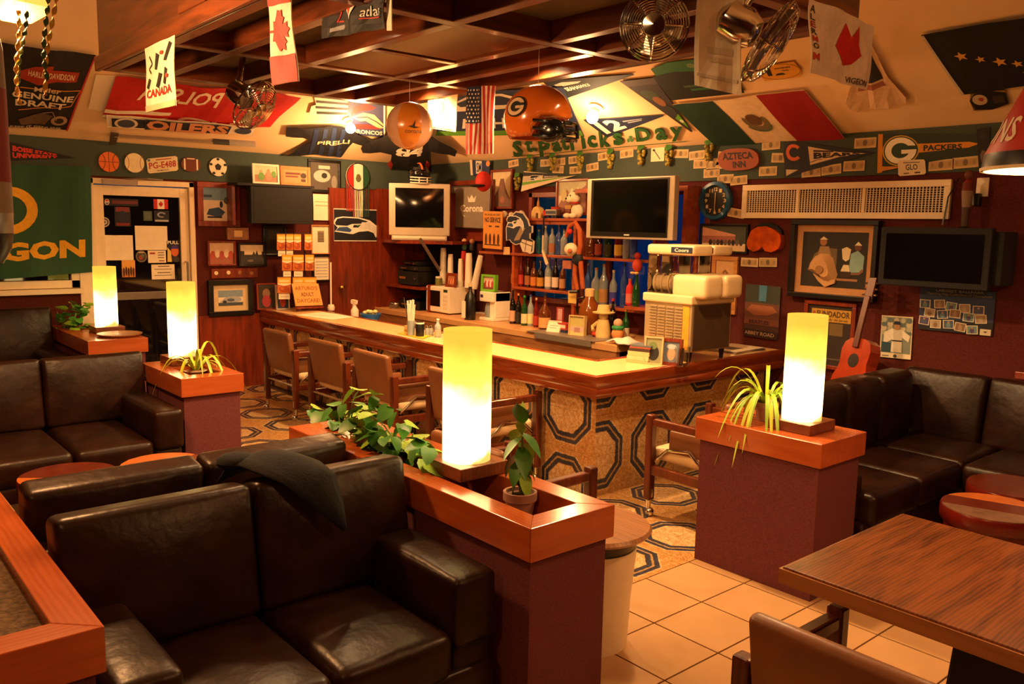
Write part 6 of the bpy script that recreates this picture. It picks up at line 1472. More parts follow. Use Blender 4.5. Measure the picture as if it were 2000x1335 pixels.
e = thing('cable_coil', 'coil of clear cable lying at the left end of the back counter', 'cable', (-8.15, 5.2, CTZ))
m = MB()
for k in range(4): m.tube([(.06 * math.cos(a) + .01 * k, .05 * math.sin(a), .012 + .016 * k + .01 * math.sin(2 * a)) for a in [2 * PI * i / 16 for i in range(16)]], .008, 'steel', 6, closed=True)
o = m.build('loops', e, local=True, smooth=True)
# tube television, angled out of the corner
tvc = (PY(752, 455, 5.15) + PY(867, 455, 5.28)) / 2
fwd = V((.80, -.60, 0)).normalized(); rt = V((.60, .80, 0))
e = thing('tube_television', 'silver tube television in the corner above the back counter', 'television', (-7.86, 5.36, 1.536), math.atan2(rt.y, rt.x))
W_, H_ = .66, .56      # local: faces -y
MB().box((-W_ / 2, -.2, .05), (W_ / 2, -.1, .05 + H_), 'tv_silver').build('bezel', e, local=True, bevel=.012, bseg=3)
m = MB(); m.add([(-.30, -.1, .07), (.30, -.1, .07), (.30, -.1, .59), (-.30, -.1, .59), (-.17, .22, .12), (.17, .22, .12), (.17, .22, .5), (-.17, .22, .5)], [(0, 1, 2, 3), (7, 6, 5, 4), (0, 4, 5, 1), (1, 5, 6, 2), (2, 6, 7, 3), (3, 7, 4, 0)], 'black_matte'); m.build('back_shell', e, local=True)
m = MB(); nx, nz = 8, 6; vs = [( -.26 + .52 * i / nx, -.203 - .012 * (1 - ((i / nx - .5) * 2) ** 2) * (1 - ((j / nz - .5) * 2) ** 2), .14 + .42 * j / nz) for j in range(nz + 1) for i in range(nx + 1)]
m.add(vs, [(j * (nx + 1) + i, j * (nx + 1) + i + 1, (j + 1) * (nx + 1) + i + 1, (j + 1) * (nx + 1) + i) for j in range(nz) for i in range(nx)], 'screen'); m.build('screen', e, local=True, smooth=True)
MB().box((-.30, -.22, 0), (.30, .1, .05), 'tv_silver').build('stand', e, local=True, bevel=.008)
MB().box((-.28, -.224, .02), (.28, -.22, .04), 'white_plastic').build('speaker_strip', e, local=True)
# football helmet on the television
def helmet_mesh(e, shell, mask, c, r, rz, logo=None, stripe=None):
    M_ = Matrix.Translation(c) @ Matrix.Rotation(rz, 4, 'Z')
    m = MB(); seg, rings = 20, 12; vs, fs = [], []
    for j in range(rings + 1):
        th = PI * .70 * j / rings
        for i in range(seg):
            a = 2 * PI * i / seg; x = r * 1.12 * math.sin(th) * math.cos(a); y = r * .92 * math.sin(th) * math.sin(a); z = r * math.cos(th)
            if x > r * .45 and z < r * .12: z = r * .12 + (z - r * .12) * .25; x = min(x, r * .98)
            vs.append((x, y, z))
    for j in range(rings):
        for i in range(seg): fs.append((j * seg + i, (j + 1) * seg + i, (j + 1) * seg + (i + 1) % seg, j * seg + (i + 1) % seg))
    m.add(vs, fs, shell); m.xf(M_); o = m.build('shell', e, smooth=True); md = o.modifiers.new('s', 'SOLIDIFY'); md.thickness = .01
    for zz in (-.12, -.34, -.56):
        m = MB(); m.tube([(r * math.cos(a) * 1.28, r * math.sin(a) * .95, zz * r - .1 * r * math.cos(a)) for a in [-1.2 + 2.4 * i / 10 for i in range(11)]], r * .055, mask, 7); m.xf(M_); m.build('face_bar', e, smooth=True)
    for yy in (-.35, .35):
        m = MB(); m.tube([(r * 1.2, r * yy, -.2 * r), (r * 1.24, r * yy, -.62 * r)], r * .055, mask, 7); m.xf(M_); m.build('face_bar', e, smooth=True)
    if stripe:
        m = MB(); m.tube([(r * 1.125 * math.sin(t), 0, r * 1.005 * math.cos(t)) for t in [-1.9 + 3.0 * i / 14 for i in range(15)]], r * .1, stripe, 6); m.xf(M_); m.build('stripe', e, smooth=True)
basic('helmet_black', '0e0e14', .12, var=0, coat=.8)
q = V((-7.80, 5.30, 1.536 + .61 + .088)); e = thing('football_helmet', 'small glossy black football helmet on top of the tube television', 'helmet', q - V((0, 0, .088)))
helmet_mesh(e, 'helmet_black', 'd8d0c0', q, .13, -.3, stripe='c86030')
# flat television over the shelves
c4 = wrect(PY, 1146, 346, 1316, 467, 5.36); bl, br, tr, tl = c4
e = thing('flat_television', 'silver framed flat television mounted over the bottle shelves', 'television', ((bl.x + br.x) / 2, 5.4, bl.z))
MB().box((bl.x, 5.36, bl.z), (br.x, 5.42, tl.z), 'tv_silver').build('bezel', e, bevel=.006)
sw_ = .055; MB().box((bl.x + sw_, 5.355, bl.z + .02), (br.x - sw_, 5.36, tl.z - .012), 'black').build('inner_frame', e)
MB().box((bl.x + sw_ + .03, 5.353, bl.z + .06), (br.x - sw_ - .015, 5.355, tl.z - .025), 'screen').build('screen', e)
MB().box(((bl.x + br.x) / 2 - .03, 5.3525, bl.z + .03), ((bl.x + br.x) / 2 + .03, 5.355, bl.z + .04), 'e0dcd0').build('badge', e)
MB().box(((bl.x + br.x) / 2 - .12, 5.42, bl.z + .12), ((bl.x + br.x) / 2 + .12, 5.47, tl.z - .12), 'black').build('bracket', e)
# things on the top shelf -----------------------------------------------------------------------
TZ = S3 + .001
for i, (u, r_) in enumerate(((985, .036), (999, .03), (1018, .038))):
    q = PY(u, 405, 5.65); e = thing('baseball', f'white baseball on the top shelf, {ordn[i]} from the left', 'baseball', (q.x, 5.65, TZ))
    m = MB(); m.ball((0, 0, r_), r_, 'white_plastic', 16, 10); m.build('ball', e, local=True, smooth=True)
    MB().tube([(r_ * .95 * math.cos(a) * .8, -r_ * .62 - .003, r_ + r_ * .75 * math.sin(a)) for a in [2 * PI * k / 14 for k in range(14)]], .0012, 'a03020', 4, closed=True).build('seam', e, local=True)
q = PY(1048, 410, 5.66); e = thing('toy_chapel', 'cream toy chapel with a brown spire on the top shelf', 'toy', (q.x, 5.68, TZ))
MB().prism([(-.065, 0), (.065, 0), (.065, .06), (.04, .1), (0, .115), (-.04, .1), (-.065, .06)], (0, -.03, 0), (1, 0, 0), (0, 0, 1), (0, .06, 0), 'clay').build('body', e, local=True, bevel=.004)
MB().lathe((0, 0, .11), [(.016, 0), (.012, .04), (.0, .1)], 'oak', 8).build('spire', e, local=True); MB().box((.005, -.034, 0), (.035, -.03, .05), '5a3418').build('doorway', e, local=True)
q = PY(1078, 410, 5.66); e = thing('toy_truck', 'red and silver toy truck on the top shelf', 'toy', (q.x, 5.66, TZ))
MB().box((-.095, -.035, .02), (-.06, .035, .075), 'c02418').build('cab', e, local=True, bevel=.006); MB().box((-.058, -.035, .025), (.10, .035, .085), 'steel').build('trailer', e, local=True, bevel=.004); MB().box((-.05, -.036, .04), (.09, -.035, .07), '4a5468').build('trailer_panel', e, local=True)
for k in (-.08, .05, .085):
    for sy in (-.03, .03): MB().lathe((k, sy - .006, .014), [(.014, 0), (.014, .012)], 'black', 10, (0, 1, 0)).build('wheel', e, local=True)
q = PY(1066, 395, 5.6); e = thing('red_pot', 'small red pot behind the toy truck', 'pot', (q.x, 5.73, TZ)); MB().lathe((0, 0, 0), [(.03, 0), (.045, .11), (.04, .11), (.028, .02)], 'b83a24', 14).build('pot', e, local=True, smooth=True)
q = PY(1093, 395, 5.6); e = thing('yellow_box', 'small yellow box on a stand at the right of the toy truck', 'box', (q.x, 5.73, TZ)); MB().box((-.04, -.02, .09), (.04, .02, .125), 'e0b45c').build('box', e, local=True); MB().box((-.03, -.02, 0), (.03, .02, .09), 'panel').build('stand', e, local=True)
# husky plush
q = PY(1121, 415, 5.66); e = thing('husky_plush', 'white plush husky puppy sitting at the end of the top shelf', 'plush toy', (q.x, 5.69, TZ), -.25)
basic('plush', 'f2e6c4', .95, var=.06, scale=60, bmp=.4, bscale=120); basic('plush_grey', '4a4038', .95, var=.1)
m = MB(); m.ball((0, .01, .07), .07, 'plush', 16, 10, (1, .8, 1.0)); m.build('body', e, local=True, smooth=True)
m = MB(); m.ball((0, -.03, .195), .065, 'plush', 16, 10, (1.1, .9, .9)); hd = m.build('head', e, local=True, smooth=True)
m = MB(); m.ball((0, -.085, .175), .03, 'plush', 12, 8); m.build('muzzle', hd, local=True, smooth=True)
m = MB(); m.ball((0, -.113, .182), .011, 'black', 8, 6); m.build('nose', hd, local=True, smooth=True)
for sx in (-1, 1):
    m = MB(); m.lathe((sx * .045, -.02, .235), [(.024, 0), (.014, .03), (0, .055)], 'plush', 8, (sx * .25, 0, 1)); m.build('ear', hd, local=True, smooth=True)
    m = MB(); m.ball((sx * .025, -.083, .21), .008, 'black', 8, 6); m.build('eye', hd, local=True)
    m = MB(); m.ball((sx * .055, -.07, .025), .028, 'plush', 12, 8, (1, 1.4, .9)); m.build('paw', e, local=True, smooth=True)
m = MB(); m.ball((0, -.02, .235), .045, 'plush_grey', 12, 8, (1.1, .9, .5)); m.build('brow_patch', hd, local=True, smooth=True)
MB().lathe((0, -.02, .135), [(.048, 0), (.052, .01), (.048, .02)], 'b03024', 14).build('collar', e, local=True, smooth=True)
# framed pictures and hangings above the shelf
framed('framed_photo', 'tall brown framed photo of a stone tower above the top shelf', lambda u, v, o=0: PY(u, v, 5.79 - o), 961, 331, 1004, 408, 'panel', .025, [('r', 0, 0, 1, 1, 'd8c8a0'), ('p', [(.0, .0), (.1, .3), (.3, .5), (.42, .8), (.6, .8), (.7, .5), (.95, .2), (1, 0)][::-1], '7a5a48'), ('e', .52, .2, .12, .1, 'a86a54')])
framed('framed_photo', 'brown framed street photo behind the plush husky', lambda u, v, o=0: PY(u, v, 5.79 - o), 1089, 349, 1152, 420, 'panel', .025, [('r', 0, .55, 1, 1, 'c8c4a0'), ('p', [(0, .2), (.3, .75), (.5, .5), (1, .9), (1, 0), (0, 0)][::-1], 'a87a6a'), ('e', .2, .55, .1, .18, 'd8cc98'), ('r', .6, .2, .8, .7, '8a6254')])
sheet('team_pennant', quad(PN, (1024, 334), (1124, 342), (1124, 343), (1018, 374), .05), [('r', 0, .55, 1, .95, '1c2028'), ('p', [(0, .3), (.9, .42), (.9, .55), (0, .45)], '6aa82c'), ('p', [(0.0, .75), (.4, .8), (.4, .55), (0, .48)], 'c8bca0')] + hawk(.14, .38, .40, .86) + [('t', 'SEAHAWKS', .42, .6, .68, .74, 'e4dcc8')], 'white green and navy pennant with a hawk head above the top shelf', 'pennant', base='e0d0b0', outline=[(0, 0), (1, .45), (1, .6), (.5, .95), (0, 1)])
framed('corona_mirror', 'grey beer mirror with a crown and pale script left of the shelves', lambda u, v, o=0: PY(u, v, 5.71 - o), 886, 362, 960, 446, 'steel', .012, [('p', [(.42, .62), (.60, .62), (.63, .78), (.57, .7), (.51, .8), (.45, .7), (.40, .78)], 'e4dcc8'), ('t', 'Corona', .2, .38, .82, .56, 'ece4d0', False, .03), ('a', .34, .4, .1, .14, .8, 120, 270, 'd8d0bc'), ('r', .04, .9, .06, .93, 'e0d8c8'), ('r', .04, .12, .06, .15, 'e0d8c8')], base='8a7c6a', cat='mirror')
framed('wall_panel', 'dark wood panel behind the beer mirror', lambda u, v, o=0: PY(u, v, 5.775 - o), 880, 352, 966, 470, 'panel', .05, [], base='panel', cat='panel')
q = PY(944, 362, 5.5); e = thing('baseball_hat', 'red baseball cap with a black bill hanging on the mirror corner', 'cap', (q.x, 5.5, q.z))
m = MB(); m.ball((0, .0, .04), .095, 'c8241a', 16, 10, (1, .8, 1.1)); m.build('crown', e, local=True, smooth=True)
m = MB(); m.ball((-.01, -.07, -.005), .1, 'black_matte', 16, 6, (1, .8, .16)); m.build('bill', e, local=True, smooth=True)
sheet('number_pennant', quad(PN, (918, 312), (958, 314), (956, 342), (920, 342), .05), [('r', .0, 0, .12, 1, 'd8c4a0'), ('p', [(.3, .1), (.6, .1), (.6, .95), (.3, .95)], 'd8ccb8'), ('t', 'SM', .34, .2, .58, .85, '1c2a50'), ('e', .9, .8, .1, .2, 'd08a4a')], 'blue and white pennant end above the red cap', 'pennant', base='1c2c54')
sheet('service_sign', quad(PY, (946, 412), (983, 413), (981, 487), (945, 484), 5.575), [('t', 'NO SHOES NO SHIRT', .08, .88, .92, .94, '5a3a18'), ('t', 'NO SERVICE', .08, .7, .92, .84, '4a2c14', False, .04), ('r', .3, .58, .46, .62, '4a2c14'), ('r', .64, .58, .86, .62, '4a2c14')] + [('e', .16 + .22 * k, .25, .06, .16, '4a2814') for k in range(4)] + [('r', .08, .09, .92, .12, '4a2c14')], 'orange wooden sign reading no service hung on the shelf upright', 'sign', base='d8923c', thick=.012)
sheet('small_note', quad(PY, (984, 482), (996, 482), (996, 497), (984, 497), 5.595), [], 'small blank yellow tag on the shelf upright', 'tag', base='e0b878')
HEL = [(.02, .3), (.0, .6), (.12, .85), (.35, 1), (.6, .97), (.78, .8), (.84, .66), (.94, .66), (.94, .5), (.86, .48), (.86, .36), (1, .3), (.98, .04), (.88, .0), (.68, .06), (.56, .24), (.36, .2), (.2, .26), (.14, .32)]
sheet('helmet_cutout', quad(PY, (990, 412), (1046, 412), (1044, 496), (989, 494), 5.57), [('p', fit(HEL, .03, .03, .97, .97), '1e2a40'), ('p', [(.62, .05), (.9, .02), (.96, .28), (.6, .34), (.52, .22)], 'd8ccb4'), ('l', [(.55, .28), (.95, .18)], .02, '5a4a3a'), ('l', [(.7, .06), (.75, .32)], .02, '5a4a3a'), ('p', [(.3, .3), (.56, .66), (.7, .6), (.5, .32)], '9a8468')] + hawk(.03, .52, .66, .95), 'flat navy football helmet cut-out with a hawk head hung before the shelves', 'cut-out', base='d8ccb8', outline=HEL, thick=.012)
e = thing('mini_hockey_stick', 'small black and white hockey stick hanging from the top shelf', 'hockey stick', PY(1060, 508, 5.57))
a, b = PY(1060, 424, 5.575), PY(1058, 488, 5.575)
MB().obox(b, V((.014, 0, 0)), (a - b) * .45 , V((0, .012, 0)), 'd8c8a8').build('shaft', e); MB().obox(b.lerp(a, .45), V((.014, 0, 0)), (a - b) * .55, V((0, .012, 0)), 'black').build('grip', e)
MB().prism([(0, 0), (.016, 0), (.09, -.125), (.075, -.145), (.055, -.13), (.0, -.02)], b, (1, 0, 0), (0, 0, 1), (0, .012, 0), 'e4d4ac').build('blade', e)
# long limbed doll hanging from the shelf post
q = PY(1122, 500, 5.52); e = thing('hanging_doll', 'long-legged orange plush doll with a white hat and dark vest hanging on the shelf post', 'plush toy', PY(1122, 565, 5.52))
basic('doll_orange', 'b85a2a', .95, var=.12, scale=50)
P_ = lambda u, v, y=5.52: PY(u, v, y)
MB().tube([P_(1106, 462), P_(1112, 442), P_(1124, 434), P_(1132, 448), P_(1134, 478), P_(1130, 498)], [.018, .02, .02, .022, .024, .024], 'doll_orange', 10).build('arm', e, smooth=True)
MB().tube([P_(1124, 512), P_(1122, 535), P_(1126, 556), P_(1128, 566)], [.024, .022, .02, .018], 'doll_orange', 10).build('leg', e, smooth=True)
MB().tube([P_(1134, 510), P_(1136, 535), P_(1138, 556), P_(1139, 564)], [.024, .022, .022, .02], 'doll_orange', 10).build('leg', e, smooth=True)
m = MB(); m.ball(P_(1128, 506), .06, '1a2026', 14, 9, (1, .7, 1)); m.build('vest', e, smooth=True)
m = MB(); m.ball(P_(1115, 487, 5.48), .062, 'f0e0bc', 16, 10); m.build('head', e, smooth=True)
m = MB(); m.ball(P_(1113, 490, 5.42), .022, 'c06a4c', 10, 7); m.build('face', e, smooth=True)
m = MB(); m.ball(P_(1113, 452, 5.49), .026, 'c02418', 10, 7); m.build('mitten', e, smooth=True)
MB().tube([P_(1114, 569), P_(1130, 569)], .018, 'black', 8).build('shoe', e, smooth=True)
MB().box((q.x - .1, 5.47, P_(1110, 524).z), (q.x + .0, 5.485, P_(1110, 508).z), 'b06a54').build('badge', e)
# red sauce bottle, hanging green bottle with bird
q = PY(1222, 582, 5.5); bottle('sauce_bottle', 'red squeeze bottle with a brown nozzle on the small right shelf', q.x, 5.55, 1.046, .23, .034, 'c01c12', 'c86a5a', 'teak', .3, .4, None)
q = PY(1241, 520, 5.50); e = thing('bird_ornament', 'red bird ornament on a green bottle standing on the small right shelf', 'ornament', (q.x + .02, 5.50, 1.046))
MB().lathe((0, 0, 0), [(.032, 0), (.034, .01), (.034, .14), (.014, .22), (.014, .27)], G['green'], 12).build('bottle', e, local=True, smooth=True)
m = MB(); m.ball((0, 0, .35), .045, 'b8381c', 12, 9, (1, .9, 1.3)); m.build('bird_body', e, local=True, smooth=True)
m = MB(); m.ball((0, 0, .43), .03, 'a02414', 12, 8); m.build('bird_head', e, local=True, smooth=True)
for sx in (-1, 1):
    m = MB(); m.ball((sx * .022, -.03, .285), .02, 'e0b060', 8, 6, (1, 1.3, .6)); m.build('bird_foot', e, local=True, smooth=True)
# small figures on the left niche shelf
for lab, u, c1, c2 in (('small green bobble figure on the left niche shelf', 907, '4a6a3a', 'd0a070'), ('small dark bobble figure on the left niche shelf', 922, '2a2428', 'a87048')):
    q = PY(u, 476, 5.66); e = thing('bobble_figure', lab, 'figurine', (q.x, 5.66, S2 + .001)); MB().lathe((0, 0, 0), [(.022, 0), (.03, .03), (.02, .07)], c1, 10).build('body', e, local=True, smooth=True); m = MB(); m.ball((0, 0, .095), .03, c2, 10, 7); m.build('head', e, local=True, smooth=True)
# ================================================================== HANGING FROM THE COFFER
FY = cy0 - .075
sheet('canada_banner', [PY(291, 220, FY), PY(346, 206, FY), PY(343, 69, FY), PY(287, 96, FY)], [('t', 'CANADA', .08, .2, .9, .33, '9a2a24', False, .03), ('p', [(.35, .62), (.45, .85), (.55, .8), (.42, .6)], '2a2622'), ('p', [(.68, .7), (.85, .95), (.95, .9), (.78, .68)], '2a2622'), ('p', [(.38, .36), (.5, .55), (.6, .52), (.46, .32)], '2a2622'), ('p', [(.62, .38), (.72, .6), (.82, .55), (.7, .34)], '2a2622'), ('p', [(.06, .38), (.12, .52), (.2, .48), (.14, .34)], '2a2622'), ('l', [(.15, .85), (.25, .72), (.12, .66), (.2, .58)], .03, '3a3028'), ('e', .64, .82, .05, .03, 'b84034'), ('e', .8, .46, .05, .03, 'b84034'), ('r', 0, 0, 1, .09, 'c8b890')], 'white cloth banner with dark figures and red lettering hanging on the coffer front', 'banner', base='e8dcc0', wave=cloth(.004, 5, 6), cuts=(5, 8))
sheet('canada_flag', [PY(540, 168, FY), PY(586, 159, FY), PY(572, -48, FY), PY(524, -40, FY)], [('r', 0, 0, 1, .265, 'c8200f'), ('r', 0, .74, 1, 1, 'c8200f'), maple(.02, .30, .88, .70, 'c8200f', True)], 'red and white maple leaf flag hanging upright at the coffer front', 'flag', base='efe2cc', wave=cloth(.005, 4, 6), cuts=(6, 12))
jersey('soccer_shirt', 'black red and white soccer shirt hanging from a coffer beam at the top edge', [PY(638, 77, 1.95), PY(758, 62, 1.95), PY(768, -45, 1.95), PY(646, -40, 1.95)], [('p', [(.0, .5), (.34, .62), (.34, 1), (.0, 1)], 'c8281c'), ('p', [(.0, .45), (.34, .57), (.34, .62), (.0, .5)], 'ece0d0'), ('p', [(.34, 1), (.35, .62), (.46, .27), (.58, .6), (.64, 1)], 'ece0d0'), ('p', [(.38, 1), (.39, .62), (.46, .34), (.48, .6), (.46, 1)], 'c8281c'), ('p', [(.50, .45), (.60, 1), (.53, 1)], '1a1616'), ('t', 'atlas', .62, .30, .95, .48, 'd8d0c4', False, .0), ('r', .62, .255, .94, .275, 'b82a20'), ('l', [(.22, .43), (.32, .42), (.22, .26), (.34, .26)], .025, 'b82a20'), ('p', [(.14, .08), (.36, .13), (.36, .21), (.14, .15)], '8a8a90')], '121012', [(0, 0), (1, .05), (1, 1), (0, 1)], .01, 'shirt')
sheet('white_strip', [PY(757, 60, 1.94), PY(766, 60, 1.94), PY(766, -40, 1.94), PY(756, -40, 1.94)], [], 'narrow white cloth strip beside the soccer shirt', 'cloth', base='cloth_white')
sheet('pale_banner', [PY(1366, 168, 2.6), PY(1455, 188, 2.6), PY(1464, -30, 2.6), PY(1370, -30, 2.6)], [('e', .5, .62, .24, .14, 'd0b898'), ('p', [(.42, .6), (.6, .74), (.56, .58), (.5, .52)], 'bca484'), ('r', .26, .34, .76, .40, 'c8b090'), ('r', .3, .26, .72, .31, 'c8b090'), ('r', .1, .1, .92, .13, 'c4b09c')], 'pale cotton towel banner with a faint print hanging from the coffer', 'banner', base='e0ccac', wave=cloth(.012, 6, 3), cuts=(8, 8))
LX = cx1 + .035
sheet('leaf_banner', [PX(1572, 143, LX), PX(1684, 176, LX), PX(1702, 52, LX), PX(1576, -2, LX)], [('t', 'ALERNO.M.', .30, -.04, .93, .05, 'b83a24')][:0] + [('p', [(.55, .25), (.42, .5), (.45, .66), (.5, .85), (.58, .66), (.72, .88), (.74, .6), (.8, .46), (.68, .3)][::-1], 'c01c12'), ('t', 'VIGEON', .64, .03, .96, .12, '5a4c40'), ('t', 'A', .02, .84, .1, .94, '3a342c'), ('t', 'L', .02, .74, .1, .82, '3a342c'), ('t', 'E', .02, .64, .1, .72, 'a83020'), ('t', 'R', .02, .54, .1, .62, '3a342c'), ('t', 'M', .02, .44, .1, .52, 'b83a24'), ('t', 'O', .02, .34, .1, .42, '3a342c'), ('t', 'M', .01, .18, .1, .28, 'b83a24')], 'crumpled white banner with a red maple leaf on the coffer end', 'banner', base='dccab4', wave=cloth(.010, 7, 5), cuts=(10, 8))
L = [('r', 0, 0, 1, 1, 'efe2cc')]
for k in range(7): L.append(('r', k / 6.5, 0, min(1, (k + .5) / 6.5 + .0), 1, 'b82218'))
L.append(('r', 0, .46, .54, 1, '1c2848'))
for i in range(5):
    for j in range(9): L.append(('e', .06 + .1 * i + (.05 if j % 2 else 0) * (i < 4), .49 + .057 * j, .022, .014, 'efe8dc'))
sheet('striped_flag', [PY(916, 302, 3.6), PY(967, 300, 3.6), PY(971, 168, 3.6), PY(918, 170, 3.6)], L, 'stars and stripes flag hanging upright below the coffer', 'flag', base='efe2cc', wave=cloth(.008, 7, 3), cuts=(6, 6))
sheet('emblem_banner', [PY(842, 250, 3.7), PY(892, 258, 3.7), PY(898, 180, 3.7), PY(837, 184, 3.7)], [('e', .46, .62, .1, .16, '3a342a'), ('a', .46, .78, .16, .1, .75, 20, 160, '6a5c44'), ('e', .46, .64, .05, .07, 'e8d8b4'), ('r', .2, .34, .74, .36, 'c0a878'), ('a', .46, .56, .3, .3, .97, 200, 340, 'b8a074'), ('r', .08, .04, .92, .1, 'c8b48c')], 'cream cloth banner with a small dark crest beside the striped flag', 'banner', base='f2e4bc', wave=cloth(.006, 5, 4), cuts=(5, 5))
# beach ball
c = PY(800, 246, 3.3); e = thing('beach_ball', 'beige and orange inflatable ball hanging by a thread', 'ball', c - V((0, 0, .16)))
basic('ball_beige', 'd8a888', .25, var=.04, coat=.4); basic('ball_orange', 'd8842c', .25, var=.04, coat=.4)
r = .16; seg, rings = 24, 14; base_a = math.atan2(-c.y, -c.x)
for g in range(6):
    m = MB(); vs, fs = [], []
    for j in range(rings + 1):
        th = PI * j / rings
        for i in range(5):
            a = base_a - PI / 6 + PI / 3 * (g + i / 4); vs.append(c + V((r * math.sin(th) * math.cos(a), r * math.sin(th) * math.sin(a), r * math.cos(th))))
    for j in range(rings):
        for i in range(4): fs.append((j * 5 + i, (j + 1) * 5 + i, (j + 1) * 5 + i + 1, j * 5 + i + 1))
    m.add(vs, fs, 'ball_orange' if g % 2 == 0 else 'ball_beige'); m.build('gore', e, smooth=True)
d0 = (CAM - c).normalized(); u_ = V((0, 0, 1)).cross(d0).normalized(); v_ = d0.cross(u_)
m = MB(); o_ = c + d0 * (r + .002) + u_ * .02
m.add([o_ + u_ * x + v_ * y for x, y in ((-.035, 0), (.0, .005), (.02, .045), (.015, 0), (.05, -.005), (.01, -.012))], [(0, 1, 2, 3, 4, 5)], '2a241c')
vs, fs = text_shape('corona', .0); m.add([o_ + u_ * (-.05 + .11 * x) + v_ * (-.045 + .02 * y) for x, y in vs], fs, '3a3024'); m.build('print', e)
MB().tube([c + V((0, 0, r)), V((c.x, c.y, cz + .104))], .0015, 'white_plastic', 4).build('thread', e)
# inflatable helmet
c = PY(1050, 232, 3.24); e = thing('inflatable_helmet', 'orange inflatable football helmet with a letter G and black face mask', 'inflatable', c - V((0, 0, .15)))
basic('inflate_orange', 'd0661c', .2, var=.05, coat=.6); basic('inflate_black', '0e0f0c', .2, var=0, coat=.6)
rz_ = math.atan2(-c.y, -c.x) + .95
helmet_mesh(e, 'inflate_orange', 'inflate_black', c, .183, rz_)
m = MB(); M_ = Matrix.Translation(c) @ Matrix.Rotation(rz_, 4, 'Z'); rr_ = .183
for i, Ly in enumerate(gee(.5, .5, .5, .5, '14130f', '14130f', 'd8b48c')):
    vs, fs, col = layer_faces(Ly); out = []
    for x, y in vs:
        sx, sz = (x - .5) * .78 - .18, (y - .5) * .62 + .28; yy = -math.sqrt(max(.01, 1 - (sx / 1.12) ** 2 - sz ** 2)) * .92 - .035 - .004 * i
        out.append(M_ @ V((sx * rr_, yy * rr_, sz * rr_)))
    m.add(out, fs, col)
m.build('letter_print', e)
m = MB(); m.ball((0, 0, 0), .062, 'inflate_black', 12, 8, (1.5, .7, 1.1)); m.xf(M_ @ Matrix.Translation((.155, -.095, -.08))); m.build('jaw_pad', e, smooth=True)
MB().tube([c + V((0, 0, .18)), V((c.x, c.y, cz + .104))], .0015, 'white_plastic', 4).build('thread', e)
# streamers on the yellow pendant
pl = V((p_l.x, p_l.y, p_l.z))
def streamer(label, u0, v0, u1, v1, col, y, ph):
    a, b = PY(u0, v0, y), PY(u1, v1, y); e = thing('paper_streamer', label, 'streamer', b, 0, 'twisted paper streamers'); n = 40
    vs, fs = [], []
    for i in range(n + 1):
        t = i / n; q = a.lerp(b, t); an = ph + t * 26; w_ = V((math.cos(an), math.sin(an), .25 * math.sin(3 * an))) * .009; q = q + V((.012 * math.sin(5 * t + ph), .012 * math.cos(4 * t), 0)); vs += [q - w_, q + w_]
    for i in range(n): fs.append((2 * i, 2 * i + 2, 2 * i + 3, 2 * i + 1))
    m = MB(); m.add(vs, fs, col); o = m.build('ribbon', e, smooth=True); md = o.modifiers.new('s', 'SOLIDIFY'); md.thickness = .001
    MB().tube([vs[0], V((vs[0].x, vs[0].y, min(ZT, ZB + SL * (vs[0].x - XW)) - .005))], .001, 'white_plastic', 4).build('thread', e)
sy_ = p_l.y
streamer('dark green twisted streamer hanging nearest the yellow pendant', 45, 20, 42, 170, '24401c', sy_, 0)
streamer('gold twisted streamer hanging beside the nearest green one', 28, 20, 44, 205, 'b8862c', sy_ - .02, 1)
streamer('dark green twisted streamer hanging right of the yellow pendant', 85, -20, 97, 160, '24401c', sy_ + .02, 2)
streamer('gold twisted streamer hanging farthest right of the pendant', 104, -20, 92, 188, 'b8862c', sy_ + .04, 3)
# inflatable can near the camera
c = CAM + ray(-66, 262).normalized() * 2.0
e = thing('inflatable_can', 'hanging inflatable drink can with a red and white label at the left edge', 'inflatable', c - V((0, 0, .26)))
basic('can_dark', '2a1c14', .3, var=.2)
MB().lathe(c - V((0, 0, .25)), [(.05, 0), (.066, .03), (.07, .06), (.072, .1), (.072, .16), (.072, .34), (.07, .42), (.055, .5), (.04, .52)], ['black', 'black', 'steel', '8a7a64', '7a1c14', '7a6a58', 'can_dark', 'can_dark'], 28).build('body', e, smooth=True)
MB().tube([c + V((0, 0, .27)), V((c.x, c.y, ZT))], .0015, 'white_plastic', 4).build('thread', e)
# ================================================================== ON THE BAR
def BT(u, v): return PZ(u, v, BZ + .001)
# frozen drink machine on the bar end
mx0, mx1, my0, my1 = -3.945, -3.53, 4.62, 5.07
e = thing('slush_machine', 'cream twin-bowl frozen drink machine with louvred metal front on the bar end', 'drink machine', ((mx0 + mx1) / 2, (my0 + my1) / 2, BZ))
for x in (mx0 + .05, mx1 - .04):
    for y in (my0 + .04, my1 - .04): MB().lathe((x, y, BZ + .001), [(.012, 0), (.022, .075)], 'black', 10).build('leg', e)
basic('machine_cream', 'e4c494', .35, var=.04); basic('machine_metal', 'c8b08a', .3, .6, var=.05); basic('machine_brown', '4a3620', .5, var=.15)
MB().box((mx0, my0, .875), (mx1, my1, 1.20), 'machine_metal').build('body', e, bevel=.005)
MB().box((mx1, my0 + .02, .885), (mx1 + .006, my1 - .02, 1.195), 'machine_brown').build('side_panel', e)
for k in range(14):
    for j in range(4):
        xa = mx0 + .05 + .075 * j; zz = .905 + .0205 * k; m = MB(); m.obox((xa, my0 - .001, zz), (.066, 0, 0), (0, -.012, -.006), (0, .0, .006), 'machine_metal'); m.build('louvre', e)
basic('amber_strip', 'e8a030', .4, var=.1); MB().box((mx1 - .075, my0 - .004, .89), (mx1 - .02, my0, 1.19), 'amber_strip').build('trim_strip', e)
